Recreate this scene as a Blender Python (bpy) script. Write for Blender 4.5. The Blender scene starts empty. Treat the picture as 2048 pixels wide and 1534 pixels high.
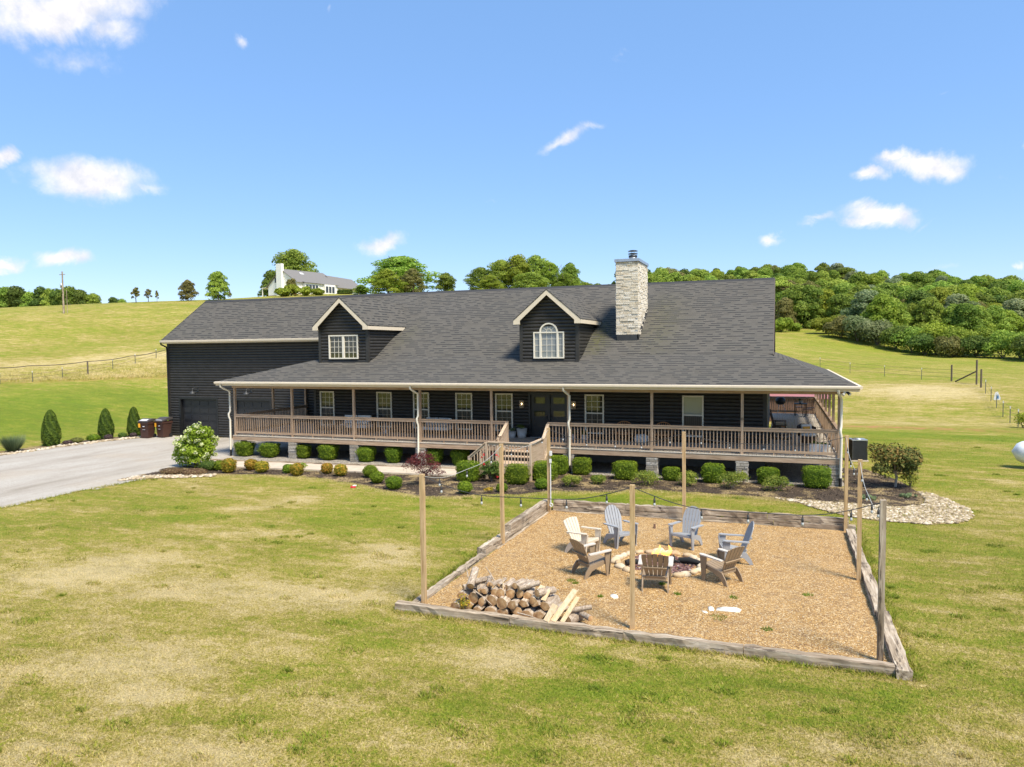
import bpy, math, random
import numpy as np
from mathutils import Vector, Matrix
R = math.radians
rng = np.random.default_rng(7)
random.seed(7)
SC = bpy.context.scene
COL = SC.collection
# ---------------------------------------------------------------- camera
CAM = np.array([-2.1584, -28.7805, 5.2103]); YAW, PITCH, ROLL, FPX = 0.351715, 0.0500106, -0.0112343, 1450.0
cF = np.array([-math.sin(YAW)*math.cos(PITCH), math.cos(YAW)*math.cos(PITCH), -math.sin(PITCH)])
_r0 = np.array([math.cos(YAW), math.sin(YAW), 0.0]); _u0 = np.cross(_r0, cF)
cR = _r0*math.cos(ROLL)+_u0*math.sin(ROLL); cU = -_r0*math.sin(ROLL)+_u0*math.cos(ROLL)
cam = bpy.data.cameras.new('camera'); cam.lens = FPX/2048*36; cam.sensor_width = 36; cam.clip_start = .2; cam.clip_end = 6000
camo = bpy.data.objects.new('camera', cam); COL.objects.link(camo); SC.camera = camo
camo.matrix_world = Matrix(((cR[0], cU[0], -cF[0], CAM[0]), (cR[1], cU[1], -cF[1], CAM[1]), (cR[2], cU[2], -cF[2], CAM[2]), (0, 0, 0, 1)))
def ray(u, v):
    d = cF+cR*(u-1024)/FPX-cU*(v-767)/FPX
    return d/np.linalg.norm(d)
# ---------------------------------------------------------------- light and exposure
SUN_EL, SUN_AZ = 58.0, 124.0     # azimuth measured from +Y towards +X
SC.view_settings.view_transform = 'Standard'; SC.view_settings.look = 'None'; SC.view_settings.gamma = 1; SC.view_settings.exposure = 1.2
SC.view_settings.use_curve_mapping = False
sun = bpy.data.lights.new('sun', 'SUN'); sun.energy = 3.1; sun.angle = R(16); sun.color = (1, .92, .78)
suno = bpy.data.objects.new('sun', sun); COL.objects.link(suno)
sd = Vector((math.sin(R(SUN_AZ))*math.cos(R(SUN_EL)), math.cos(R(SUN_AZ))*math.cos(R(SUN_EL)), math.sin(R(SUN_EL))))
suno.rotation_euler = sd.to_track_quat('Z', 'Y').to_euler(); suno.location = (20, 10, 60)

# ---- node helpers
class NT:
    def __init__(s, nt): s.nt = nt; s.N = nt.nodes; s.L = nt.links
    def n(s, t, **kw):
        nd = s.N.new(t)
        for k, v in kw.items(): setattr(nd, k, v)
        return nd
    def val(s, sock, v):
        if hasattr(v, 'is_linked') or isinstance(v, bpy.types.NodeSocket): s.L.new(v, sock)
        else: sock.default_value = v
    def math(s, op, a, b=0.0, c=0.0, clamp=False):
        nd = s.n('ShaderNodeMath', operation=op, use_clamp=clamp)
        s.val(nd.inputs[0], a); s.val(nd.inputs[1], b)
        if op in ('MULTIPLY_ADD', 'SMOOTH_MIN', 'COMPARE'): s.val(nd.inputs[2], c)
        return nd.outputs[0]
    def vmath(s, op, a, b=(0, 0, 0), scale=None):
        nd = s.n('ShaderNodeVectorMath', operation=op); s.val(nd.inputs[0], a)
        if op not in ('LENGTH', 'NORMALIZE', 'SCALE'): s.val(nd.inputs[1], b)
        if scale is not None: nd.inputs['Scale'].default_value = scale
        return nd.outputs['Value'] if op in ('LENGTH', 'DOT_PRODUCT') else nd.outputs[0]
    def noise(s, vec, scale, detail=4, rough=.55, dist=0.0, out='Fac'):
        nd = s.n('ShaderNodeTexNoise'); s.L.new(vec, nd.inputs['Vector'])
        nd.inputs['Scale'].default_value = scale; nd.inputs['Detail'].default_value = detail
        nd.inputs['Roughness'].default_value = rough; nd.inputs['Distortion'].default_value = dist
        return nd.outputs[out]
    def ramp(s, fac, stops, interp='LINEAR'):
        nd = s.n('ShaderNodeValToRGB'); cr = nd.color_ramp; cr.interpolation = interp
        while len(cr.elements) < len(stops): cr.elements.new(.5)
        for e, (p, c) in zip(cr.elements, stops):
            e.position = p; e.color = (*c, 1) if len(c) == 3 else c
        s.L.new(fac, nd.inputs[0]); return nd.outputs[0]
    def mix(s, f, a, b, mode='MIX'):
        nd = s.n('ShaderNodeMix', data_type='RGBA', blend_type=mode, clamp_factor=True)
        s.val(nd.inputs[0], f)
        for i, x in ((6, a), (7, b)):
            if isinstance(x, (tuple, list)): nd.inputs[i].default_value = (*x, 1) if len(x) == 3 else x
            else: s.L.new(x, nd.inputs[i])
        return nd.outputs[2]
    def mapr(s, v, a, b, c=0.0, d=1.0, smooth=False):
        nd = s.n('ShaderNodeMapRange', interpolation_type='SMOOTHSTEP' if smooth else 'LINEAR')
        s.val(nd.inputs[0], v)
        for i, x in enumerate((a, b, c, d)): nd.inputs[i+1].default_value = x
        return nd.outputs[0]
    def scale(s, vec, sc):
        nd = s.n('ShaderNodeVectorMath', operation='MULTIPLY'); s.L.new(vec, nd.inputs[0]); nd.inputs[1].default_value = sc
        return nd.outputs[0]

# ---------------------------------------------------------------- world: sky and clouds
W = bpy.data.worlds.new("World"); SC.world = W; W.use_nodes = True
w = NT(W.node_tree)
for nd in list(w.N): w.N.remove(nd)
sky = w.n('ShaderNodeTexSky', sky_type='NISHITA'); sky.sun_disc = False
sky.sun_elevation = R(SUN_EL); sky.sun_rotation = R(SUN_AZ); sky.air_density = 1.0; sky.dust_density = .25; sky.ozone_density = 2.2; sky.altitude = 200
tc = w.n('ShaderNodeTexCoord'); dvec = tc.outputs['Generated']
n1 = w.noise(dvec, 13, 7, .62, .5, 'Color'); n2 = w.noise(dvec, 42, 5, .6)
warp = w.vmath('SCALE', w.vmath('SUBTRACT', n1, (.5, .5, .5)), scale=.05)
wd = w.vmath('ADD', dvec, warp)
CLOUDS = [(120,22,150,44,1,-8),(215,62,55,30,.7,0),(150,118,75,22,.33,8),(215,140,20,16,.25,0),(485,73,17,15,.62,0),(662,22,7,13,.25,0),
 (180,362,98,40,1,3),(290,382,40,12,.5,15),(8,318,20,18,.9,0),(124,516,48,17,.9,0),(4,526,30,15,.8,0),(770,490,56,19,.75,-8),(722,494,20,10,.3,0),
 (1128,280,60,15,.62,-28),(1178,254,36,9,.5,-5),(1790,312,26,16,.8,-20),(1855,326,74,24,1,4),(1915,340,24,22,.7,0),(1748,351,32,15,.85,0),(1765,430,66,23,1,0),(1725,442,40,15,.8,0),
 (1640,440,36,9,.45,-15),(1540,472,28,13,.7,0),(1240,115,18,9,.2,20),(1900,187,16,5,.22,0),(1860,452,32,7,.22,-25),(2003,358,12,8,.2,0),
 (2045,290,12,9,.5,0),(975,403,28,4,.2,0),(1895,535,30,8,.22,0),(2045,522,12,9,.6,0),(1455,45,12,4,.15,0),(1525,115,14,5,.15,0)]
dens = None
for (u, v, ru, rv, st, rot) in CLOUDS:
    c = ray(u, v); rt = cR-c*np.dot(cR, c); rt /= np.linalg.norm(rt); up = np.cross(rt, c)
    a = R(rot); ax = rt*math.cos(a)-up*math.sin(a); ay = rt*math.sin(a)+up*math.cos(a)
    k = FPX*1.0
    q = w.vmath('SUBTRACT', wd, tuple(c))
    x = w.math('MULTIPLY', w.vmath('DOT_PRODUCT', q, tuple(ax*k/ru)), 1.0)
    y = w.vmath('DOT_PRODUCT', q, tuple(ay*k/rv))
    r2 = w.math('ADD', w.math('MULTIPLY', x, x), w.math('MULTIPLY', y, y))
    f = w.math('MULTIPLY', w.math('SUBTRACT', 1.25, w.math('SQRT', r2), clamp=True), st*1.5)
    dens = f if dens is None else w.math('MAXIMUM', dens, f)
dd = w.math('ADD', dens, w.math('MULTIPLY', w.math('SUBTRACT', n2, .5), 1.05))
cm = w.math('MULTIPLY', w.mapr(dd, .15, 1.4, 0, 1, True), w.mapr(dens, 0.0, .2, 0, 1))
hsv = w.n('ShaderNodeHueSaturation'); hsv.inputs['Saturation'].default_value = 1.12; hsv.inputs['Value'].default_value = 1.0
w.L.new(sky.outputs[0], hsv.inputs['Color'])
skyb = w.mix(.68, w.mix(1.0, hsv.outputs[0], (.98, .90, .96), 'MULTIPLY'), (.62, 1.25, 2.28))
n3 = w.noise(dvec, 26, 6, .65)
cc = w.mix(w.mapr(n3, .38, .62, 0, 1), (2.5, 2.55, 2.8), (3.5, 3.35, 3.35))
skyc = w.mix(cm, skyb, cc)
bg = w.n('ShaderNodeBackground'); bg.inputs[1].default_value = .15; w.L.new(skyc, bg.inputs[0])
wo = w.n('ShaderNodeOutputWorld'); w.L.new(bg.outputs[0], wo.inputs[0])
SC.cycles.use_denoising = True
SC.cycles.max_bounces = 6; SC.cycles.transparent_max_bounces = 8; SC.cycles.sample_clamp_indirect = 6

# ---------------------------------------------------------------- materials
MATS = {}
def mat(name):
    m = bpy.data.materials.new(name); m.use_nodes = True; MATS[name] = m
    t = NT(m.node_tree); b = t.N['Principled BSDF']
    return m, t, b
def bump(t, b, h, strength=.5, dist=.02):
    nd = t.n('ShaderNodeBump'); nd.inputs['Strength'].default_value = strength; nd.inputs['Distance'].default_value = dist
    t.L.new(h, nd.inputs['Height']); t.L.new(nd.outputs[0], b.inputs['Normal'])
def coords(t, kind='Object'):
    return t.n('ShaderNodeTexCoord').outputs[kind]
def wpos(t): return t.n('ShaderNodeNewGeometry').outputs['Position']
def plain(name, col, rough=.6, metal=0.0, var=.12, vscale=6, spec=.5):
    m, t, b = mat(name)
    n = t.noise(coords(t), vscale, 4)
    c1 = tuple(x*(1-var) for x in col); c2 = tuple(min(1, x*(1+var)) for x in col)
    t.L.new(t.ramp(n, [(.3, c1), (.7, c2)]), b.inputs['Base Color'])
    b.inputs['Roughness'].default_value = rough; b.inputs['Metallic'].default_value = metal; b.inputs['Specular IOR Level'].default_value = spec
    return m
def woodmat(name, c1, c2, c3, axis, rough=.75, fine=28, knots=True, crack=0):
    m, t, b = mat(name)
    s = [1, 1, 1]; s[axis] = .07
    if axis == 3: s = [1, 1, 1]
    p = wpos(t)
    g = t.noise(t.scale(p, tuple(s[:3])), fine, 5, .65, .3)
    l = t.noise(t.scale(p, tuple(x*.4 for x in s[:3])), 4, 3)
    c = t.ramp(g, [(.28, c1), (.5, c2), (.74, c3)])
    c = t.mix(t.mapr(l, .35, .7, 0, .55), c, t.mix(.5, c, c1))
    if knots:
        k = t.noise(p, 3.1, 2); c = t.mix(t.mapr(k, .72, .78, 0, .6), c, tuple(x*.35 for x in c1))
    if crack:
        ck = t.noise(t.scale(p, tuple(.12 if x < .5 else 1.6 for x in s[:3])), 9, 5, .7); pt = t.noise(p, 1.1, 4, .7)
        c = t.mix(t.mapr(ck, .56, .62, 0, .85), c, (.035, .024, .016)); c = t.mix(t.mapr(pt, .56, .68, 0, .6), c, (.06, .042, .028))
    t.L.new(c, b.inputs['Base Color']); b.inputs['Roughness'].default_value = rough; b.inputs['Specular IOR Level'].default_value = .3
    bump(t, b, g, .5, .01); return m
woodmat('deckboard', (.42, .36, .28), (.60, .53, .43), (.74, .67, .57), 1, .8, 22, False)
for ax, nm in ((0, 'x'), (1, 'y'), (2, 'z')):
    woodmat('deckwood_'+nm, (.26, .165, .10), (.43, .30, .195), (.58, .435, .31), ax)
    woodmat('stair_'+nm, (.34, .235, .15), (.53, .40, .275), (.66, .53, .39), ax)
    woodmat('treated_'+nm, (.31, .19, .08), (.50, .345, .175), (.62, .46, .27), ax)
    woodmat('timber_'+nm, (.13, .09, .055), (.36, .285, .20), (.66, .57, .45), ax, .9, 14, True, 1)
woodmat('bark', (.14, .10, .07), (.38, .30, .22), (.64, .56, .46), 1, .95, 40, False)
woodmat('paleboard', (.55, .40, .22), (.68, .52, .32), (.78, .64, .43), 1, .8, 20, False)
m, t, b = mat('cutwood')
p = coords(t); ln = t.noise(p, 9, 4)
t.L.new(t.ramp(ln, [(.3, (.27, .13, .05)), (.55, (.52, .31, .14)), (.75, (.72, .52, .31))]), b.inputs['Base Color']); b.inputs['Roughness'].default_value = .9
# black painted log siding
m, t, b = mat('siding')
n = t.noise(wpos(t), 3.5, 5, .6); n2 = t.noise(t.scale(wpos(t), (1, 1, 6)), 20, 3)
c = t.mix(t.mapr(n, .3, .7, 0, .8), (.023, .021, .0175), (.043, .039, .033))
t.L.new(c, b.inputs['Base Color']); b.inputs['Roughness'].default_value = .52; b.inputs['Specular IOR Level'].default_value = .45
bump(t, b, n2, .25, .006)
# shingles
m, t, b = mat('shingles')
uv = t.n('ShaderNodeUVMap').outputs[0]
br = t.n('ShaderNodeTexBrick'); br.offset = .37; br.squash = 1
t.L.new(uv, br.inputs['Vector'])
br.inputs['Color1'].default_value = (0, 0, 0, 1); br.inputs['Color2'].default_value = (1, 1, 1, 1); br.inputs['Mortar'].default_value = (0, 0, 0, 1)
br.inputs['Scale'].default_value = 1; br.inputs['Mortar Size'].default_value = .004; br.inputs['Brick Width'].default_value = .25; br.inputs['Row Height'].default_value = .21
sepr = t.n('ShaderNodeSeparateXYZ'); t.L.new(uv, sepr.inputs[0])
fy = t.math('FRACT', t.math('DIVIDE', sepr.outputs[1], .21))
tab = t.math('MULTIPLY', t.mapr(fy, 0.34, .44, 1, 0), t.math('GREATER_THAN', br.outputs['Color'], .42))  # dashes below the courses: tab shadows painted into the shingle colour
edge = t.mapr(fy, .0, .10, .4, 0)
dark = t.math('MAXIMUM', t.math('MULTIPLY', tab, .8), edge, clamp=True)
ng = t.noise(uv, 160, 2, .7); nb = t.noise(uv, .45, 4)
base = t.ramp(br.outputs['Color'], [(0, (.075, .068, .055)), (.35, (.098, .088, .072)), (.65, (.086, .082, .069)), (1, (.116, .104, .086))])
base = t.mix(.25, base, t.ramp(ng, [(.3, (.04, .038, .036)), (.7, (.18, .17, .155))]))
base = t.mix(t.mapr(nb, .3, .75, 0, .3), base, (.105, .10, .092))
moss = t.n('ShaderNodeAttribute', attribute_name='moss'); mm = t.math('MULTIPLY', moss.outputs['Fac'], t.mapr(t.noise(uv, 5, 5, .7), .38, .62, .1, 1.0))
base = t.mix(mm, base, (.085, .085, .03))
base = t.mix(dark, base, (.022, .022, .024))
t.L.new(base, b.inputs['Base Color']); b.inputs['Roughness'].default_value = .93; b.inputs['Specular IOR Level'].default_value = .2
bump(t, b, t.math('ADD', t.math('MULTIPLY', fy, -.6), t.math('MULTIPLY', ng, .4)), .5, .012)
plain('trim', (.68, .58, .43), .55, var=.05)
plain('cream', (.74, .68, .55), .5, var=.04)
plain('soffit', (.40, .33, .24), .7)
plain('black_metal', (.015, .015, .016), .45)
plain('door_black', (.014, .0145, .015), .38)
plain('garage_panel', (.020, .020, .021), .4)
plain('galv', (.45, .47, .50), .35, .7)
plain('dark_steel', (.055, .057, .058), .5, .4)
plain('concrete', (.50, .42, .325), .9, var=.12, vscale=3)
plain('block', (.20, .19, .18), .95)
plain('white_paint', (.72, .72, .70), .6, var=.04)
plain('white_pot', (.62, .60, .56), .7)
plain('cushion', (.72, .69, .63), .95)
plain('grey_fabric', (.40, .37, .33), .95)
plain('black_iron', (.02, .02, .02), .5, .3)
plain('rattan', (.42, .20, .08), .8)
plain('darkwood', (.055, .032, .02), .6)
plain('bin_brown', (.060, .026, .018), .5)
plain('bin_lid', (.055, .045, .040), .6)
plain('bin_decal', (.62, .61, .64), .6, var=.25, vscale=25)
plain('yellow', (.78, .36, .02), .6)
plain('chair_grey', (.31, .315, .32), .55, var=.06)
plain('chair_taupe', (.27, .195, .12), .5, var=.06)
plain('chair_beige', (.62, .53, .40), .5, var=.05)
plain('chair_top', (.56, .50, .42), .5)
plain('tank_white', (.74, .77, .80), .3)
plain('tank_blue', (.035, .17, .36), .5)
plain('rope', (.03, .03, .03), .6)
plain('palewire', (.45, .45, .42), .6)
plain('bulbglass', (.48, .49, .47), .12)
plain('rake', (.10, .075, .055), .6)
plain('post_grey', (.12, .095, .07), .9)
plain('tpost', (.10, .11, .09), .7)
plain('charcoal', (.012, .012, .012), .9)
plain('hill_roof', (.17, .16, .15), .9)
plain('hill_wall', (.86, .83, .75), .7)
plain('brick_red', (.22, .07, .045), .9, var=.3, vscale=8)
plain('dark_glass', (.05, .055, .06), .1)
plain('red_roof', (.36, .13, .11), .5)
plain('barn_wood', (.16, .09, .06), .9)
plain('ridgecap', (.035, .035, .037), .9)
plain('flower_red', (.62, .02, .035), .7)
plain('trunk_pale', (.34, .29, .23), .9)
plain('trunk', (.17, .13, .10), .95, var=.3, vscale=12)
plain('soil', (.075, .05, .035), .95, var=.4, vscale=9)
plain('mat_brown', (.24, .13, .06), .95)
plain('white_stone', (.80, .74, .62), .9)
m, t, b = mat('glass')
b.inputs['Base Color'].default_value = (.040, .042, .024, 1); b.inputs['Roughness'].default_value = .04; b.inputs['Specular IOR Level'].default_value = .5; b.inputs['IOR'].default_value = 1.75  # olive base colour stands in for trees mirrored in the panes
m, t, b = mat('glass_screen')
sx = t.n('ShaderNodeSeparateXYZ'); t.L.new(wpos(t), sx.inputs[0])
st = t.math('SINE', t.math('MULTIPLY', sx.outputs[0], 75.0))
t.L.new(t.mix(t.mapr(st, -.2, .9, 0, 1), (.014, .015, .014), (.05, .05, .047)), b.inputs['Base Color']); b.inputs['Roughness'].default_value = .25
m, t, b = mat('glass_blind')
b.inputs['Base Color'].default_value = (.34, .36, .29, 1); b.inputs['Roughness'].default_value = .08; b.inputs['Specular IOR Level'].default_value = .8
m, t, b = mat('glass_pale')
b.inputs['Base Color'].default_value = (.22, .24, .24, 1); b.inputs['Roughness'].default_value = .06; b.inputs['Specular IOR Level'].default_value = .8
m, t, b = mat('lamp_glow')
b.inputs['Base Color'].default_value = (1, .8, .5, 1); b.inputs['Emission Color'].default_value = (1, .72, .38, 1); b.inputs['Emission Strength'].default_value = 6
m, t, b = mat('flame')
b.inputs['Base Color'].default_value = (1, .5, .1, 1); b.inputs['Emission Color'].default_value = (1, .42, .08, 1); b.inputs['Emission Strength'].default_value = 1.1; b.inputs['Alpha'].default_value = .4
m, t, b = mat('lantern_glass')
b.inputs['Base Color'].default_value = (.35, .33, .28, 1); b.inputs['Roughness'].default_value = .15; b.inputs['Alpha'].default_value = .35
# stacked ledger stone
def stonemat(name, c1, c2, c3):
    m, t, b = mat(name)
    uv = t.n('ShaderNodeUVMap').outputs[0]
    wp = t.vmath('ADD', uv, t.vmath('SCALE', t.vmath('SUBTRACT', t.noise(uv, 4, 3, .5, 0, 'Color'), (.5, .5, .5)), scale=.05))
    br = t.n('ShaderNodeTexBrick'); br.offset = .43; br.offset_frequency = 3; br.squash = .6; br.squash_frequency = 3; t.L.new(wp, br.inputs['Vector'])
    br.inputs['Color1'].default_value = (0, 0, 0, 1); br.inputs['Color2'].default_value = (1, 1, 1, 1); br.inputs['Mortar'].default_value = (0, 0, 0, 1)
    br.inputs['Scale'].default_value = 1; br.inputs['Mortar Size'].default_value = .012; br.inputs['Mortar Smooth'].default_value = .4; br.inputs['Brick Width'].default_value = .31; br.inputs['Row Height'].default_value = .082
    n = t.noise(uv, 7, 6, .7); c = t.mix(.5, t.ramp(br.outputs['Color'], [(0, c1), (.5, c2), (1, c3)]), t.ramp(n, [(.3, c1), (.6, c3)]))
    st = t.noise(t.scale(uv, (1.2, .7, 1)), 1.6, 5, .6)
    c = t.mix(t.mapr(st, .56, .74, 0, .55), c, tuple(x*.45 for x in (c2[0]*1.1, c2[1], c2[2]*.8)))
    c = t.mix(br.outputs['Fac'], c, tuple(x*.42 for x in c1))
    t.L.new(c, b.inputs['Base Color']); b.inputs['Roughness'].default_value = .95
    bump(t, b, t.math('ADD', t.math('MULTIPLY', br.outputs['Fac'], -1.0), t.math('ADD', n, t.math('MULTIPLY', br.outputs['Color'], .5))), .9, .035); return m
stonemat('stone_white', (.66, .57, .42), (.80, .72, .57), (.86, .80, .68))
stonemat('stone_grey', (.36, .31, .24), (.52, .46, .37), (.64, .58, .49))
m, t, b = mat('ledge_stone')
at = t.n('ShaderNodeAttribute', attribute_name='tint').outputs['Fac']; n = t.noise(wpos(t), 16, 6, .7); st = t.noise(t.scale(wpos(t), (1, 1, .6)), 1.5, 5, .65)
c = t.ramp(at, [(0, (.60, .51, .37)), (.5, (.78, .70, .56)), (1, (.88, .83, .73))]); c = t.mix(t.mapr(n, .35, .7, .45, 0), c, (.50, .42, .30)); c = t.mix(t.mapr(st, .56, .68, 0, .5), c, (.36, .28, .17))
t.L.new(c, b.inputs['Base Color']); b.inputs['Roughness'].default_value = .95; bump(t, b, n, .7, .03)
m, t, b = mat('ledge_grey')
c = t.ramp(t.n('ShaderNodeAttribute', attribute_name='tint').outputs['Fac'], [(0, (.30, .26, .20)), (.5, (.48, .43, .35)), (1, (.66, .61, .53))]); n = t.noise(wpos(t), 18, 6, .7); c = t.mix(t.mapr(n, .35, .7, .6, 0), c, (.20, .17, .13))
t.L.new(c, b.inputs['Base Color']); b.inputs['Roughness'].default_value = .95; bump(t, b, n, .7, .03)
# round rocks
m, t, b = mat('rock_pale')
at = t.n('ShaderNodeAttribute', attribute_name='tint').outputs['Fac']
c = t.ramp(at, [(0, (.15, .11, .06)), (.3, (.32, .25, .155)), (.65, (.47, .38, .26)), (1, (.64, .57, .46))])
n = t.noise(wpos(t), 22, 4); c = t.mix(t.mapr(n, .35, .75, 0, .35), c, (.30, .22, .13)); t.L.new(c, b.inputs['Base Color']); b.inputs['Roughness'].default_value = .9
m, t, b = mat('ring_stone')
rd = t.n('ShaderNodeObjectInfo').outputs['Random']
c = t.ramp(rd, [(0, (.42, .28, .14)), (.35, (.50, .37, .21)), (.7, (.62, .53, .39)), (1, (.40, .29, .16))])
n = t.noise(coords(t), 7, 5, .7); c = t.mix(t.mapr(n, .45, .75, 0, .5), c, (.62, .55, .43)); t.L.new(c, b.inputs['Base Color']); b.inputs['Roughness'].default_value = .9
bump(t, b, n, .5, .03)
# ground: dry and green grass by the attribute 'dry' and layered noise
def grassmat(name, blade):
    m, t, b = mat(name)
    P = wpos(t); at = t.n('ShaderNodeAttribute', attribute_name='dry').outputs['Fac']
    rp = t.n('ShaderNodeMapping', vector_type='POINT'); t.L.new(P, rp.inputs[0]); rp.inputs['Rotation'].default_value = (0, 0, R(-22)); rp.inputs['Scale'].default_value = (.55, 1.25, 1)
    big = t.noise(rp.outputs[0], .16, 6, .62, .4); mid = t.noise(rp.outputs[0], 1.15, 6, .7, .5); fin = t.noise(P, 15, 4, .7); m5 = t.noise(P, 4.2, 5, .65)
    d = t.math('ADD', at, t.math('MULTIPLY', t.math('SUBTRACT', big, .5), .9)); d = t.math('ADD', d, t.math('MULTIPLY', t.math('SUBTRACT', mid, .5), 1.5))
    d = t.math('ADD', d, t.math('MULTIPLY', t.math('SUBTRACT', fin, .5), 1.3)); d = t.math('ADD', d, t.math('MULTIPLY', t.math('SUBTRACT', m5, .5), .8))
    tn = t.n('ShaderNodeAttribute', attribute_name='tint').outputs['Fac']
    if blade: d = t.math('ADD', d, t.math('MULTIPLY', t.math('SUBTRACT', tn, .5), .5))
    c = t.ramp(d, [(0.0, (.155, .235, .010)), (.22, (.225, .285, .018)), (.42, (.31, .31, .038)), (.58, (.42, .345, .08)), (.76, (.56, .44, .165)), (1.0, (.68, .54, .27))])
    lum = t.math('ADD', t.math('MULTIPLY', t.noise(rp.outputs[0], .7, 5, .7), .9), t.math('ADD', t.math('MULTIPLY', t.noise(P, 3.1, 4, .7), .7), t.math('MULTIPLY', t.noise(P, 10, 3, .7), .5)))
    c = t.mix(t.mapr(lum, .80, 1.12, .45, 0), c, t.mix(.62, c, (.085, .085, .012)))
    hue = t.noise(P, .09, 3); c = t.mix(t.mapr(hue, .4, .7, 0, .28), c, t.mix(.5, c, (.20, .125, .03)))
    if blade:
        c = t.mix(t.mapr(tn, 0, 1, .0, .5), c, t.mix(.6, c, (.44, .44, .16)))
    else:
        v = t.noise(P, 30, 5, .8); c = t.mix(t.mapr(v, .38, .60, .75, 0), c, t.mix(.75, c, (.06, .05, .015)))
    soilat = t.n('ShaderNodeAttribute', attribute_name='soil').outputs['Fac']
    c = t.mix(t.math('MULTIPLY', soilat, t.mapr(t.noise(P, 1.3, 5, .7), .4, .6, 0, 1)), c, (.40, .19, .085))
    t.L.new(c, b.inputs['Base Color']); b.inputs['Roughness'].default_value = .9; b.inputs['Specular IOR Level'].default_value = .15
    if blade:
        tr = t.n('ShaderNodeBsdfTranslucent'); t.L.new(c, tr.inputs[0]); mx = t.n('ShaderNodeMixShader'); mx.inputs[0].default_value = .3
        t.L.new(b.outputs[0], mx.inputs[1]); t.L.new(tr.outputs[0], mx.inputs[2]); t.L.new(mx.outputs[0], t.N['Material Output'].inputs[0])
    else: bump(t, b, t.math('ADD', t.noise(P, 26, 5, .75), t.math('MULTIPLY', mid, 1.5)), .9, .06)
    return m
grassmat('lawn', False); grassmat('blades', True)
m, t, b = mat('pea_gravel')
P = wpos(t); vo = t.n('ShaderNodeTexVoronoi'); t.L.new(P, vo.inputs['Vector']); vo.inputs['Scale'].default_value = 55; vo.inputs['Randomness'].default_value = 1
sp = t.n('ShaderNodeSeparateColor'); t.L.new(vo.outputs['Color'], sp.inputs[0])
c = t.ramp(sp.outputs[0], [(0, (.12, .055, .016)), (.3, (.33, .175, .048)), (.6, (.48, .275, .08)), (.85, (.60, .38, .14)), (1, (.82, .69, .45))])
l = t.noise(P, .8, 5, .65); l2 = t.noise(P, 3.2, 5, .7)
c = t.mix(t.mapr(l, .32, .68, 0, .42), c, t.mix(.5, c, (.62, .44, .24)))
c = t.mix(t.mapr(l2, .51, .68, 0, .75), c, t.mix(.6, c, (.13, .065, .025)))
t.L.new(c, b.inputs['Base Color']); b.inputs['Roughness'].default_value = .9
bump(t, b, t.math('SUBTRACT', t.math('MULTIPLY', l2, .8), t.math('MULTIPLY', vo.outputs['Distance'], 1.0)), .8, .03)
m, t, b = mat('drive_gravel')
P = wpos(t); rp = t.n('ShaderNodeMapping'); t.L.new(P, rp.inputs[0]); rp.inputs['Rotation'].default_value = (0, 0, R(10)); rp.inputs['Scale'].default_value = (.9, .22, 1)
l = t.noise(rp.outputs[0], .55, 6, .68, .4); f = t.noise(P, 30, 4, .8); g = t.noise(P, .35, 5)
c = t.ramp(l, [(.30, (.29, .25, .195)), (.46, (.43, .385, .325)), (.7, (.54, .505, .445))])
c = t.mix(t.mapr(f, .40, .60, .7, 0), c, (.20, .175, .14)); c = t.mix(t.mapr(t.noise(P, 2.2, 5, .75), .55, .7, 0, .4), c, (.24, .20, .15)); c = t.mix(t.mapr(g, .55, .7, 0, .4), c, (.36, .29, .21))
t.L.new(c, b.inputs['Base Color']); b.inputs['Roughness'].default_value = .95; bump(t, b, f, .6, .02)
m, t, b = mat('grey_gravel')
P = wpos(t); vo = t.n('ShaderNodeTexVoronoi'); t.L.new(P, vo.inputs['Vector']); vo.inputs['Scale'].default_value = 22
sp = t.n('ShaderNodeSeparateColor'); t.L.new(vo.outputs['Color'], sp.inputs[0])
t.L.new(t.ramp(sp.outputs[0], [(0, (.12, .105, .085)), (.5, (.25, .22, .18)), (1, (.42, .375, .31))]), b.inputs['Base Color']); b.inputs['Roughness'].default_value = .95; bump(t, b, vo.outputs['Distance'], .6, .03)
m, t, b = mat('mulch')
P = wpos(t); f = t.noise(t.scale(P, (1, 1.5, 1)), 28, 5, .8); l = t.noise(P, 1.1, 4, .6)
c = t.ramp(f, [(.3, (.018, .012, .007)), (.5, (.055, .035, .019)), (.68, (.15, .10, .055))]); c = t.mix(t.mapr(l, .50, .60, 0, .8), c, (.40, .29, .13))
t.L.new(c, b.inputs['Base Color']); b.inputs['Roughness'].default_value = .95; bump(t, b, f, 1, .05)
plain('straw_soil', (.36, .27, .12), .95, var=.45, vscale=14)
m, t, b = mat('chips')
at = t.n('ShaderNodeAttribute', attribute_name='tint').outputs['Fac']
t.L.new(t.ramp(at, [(0, (.012, .009, .007)), (.6, (.07, .045, .03)), (.9, (.16, .11, .075)), (1, (.36, .28, .2))]), b.inputs['Base Color']); b.inputs['Roughness'].default_value = .95
m, t, b = mat('lava')
at = t.n('ShaderNodeAttribute', attribute_name='tint').outputs['Fac']
t.L.new(t.ramp(at, [(0, (.02, .014, .014)), (.5, (.12, .05, .045)), (.85, (.22, .13, .11)), (1, (.4, .33, .28))]), b.inputs['Base Color']); b.inputs['Roughness'].default_value = .95
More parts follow.
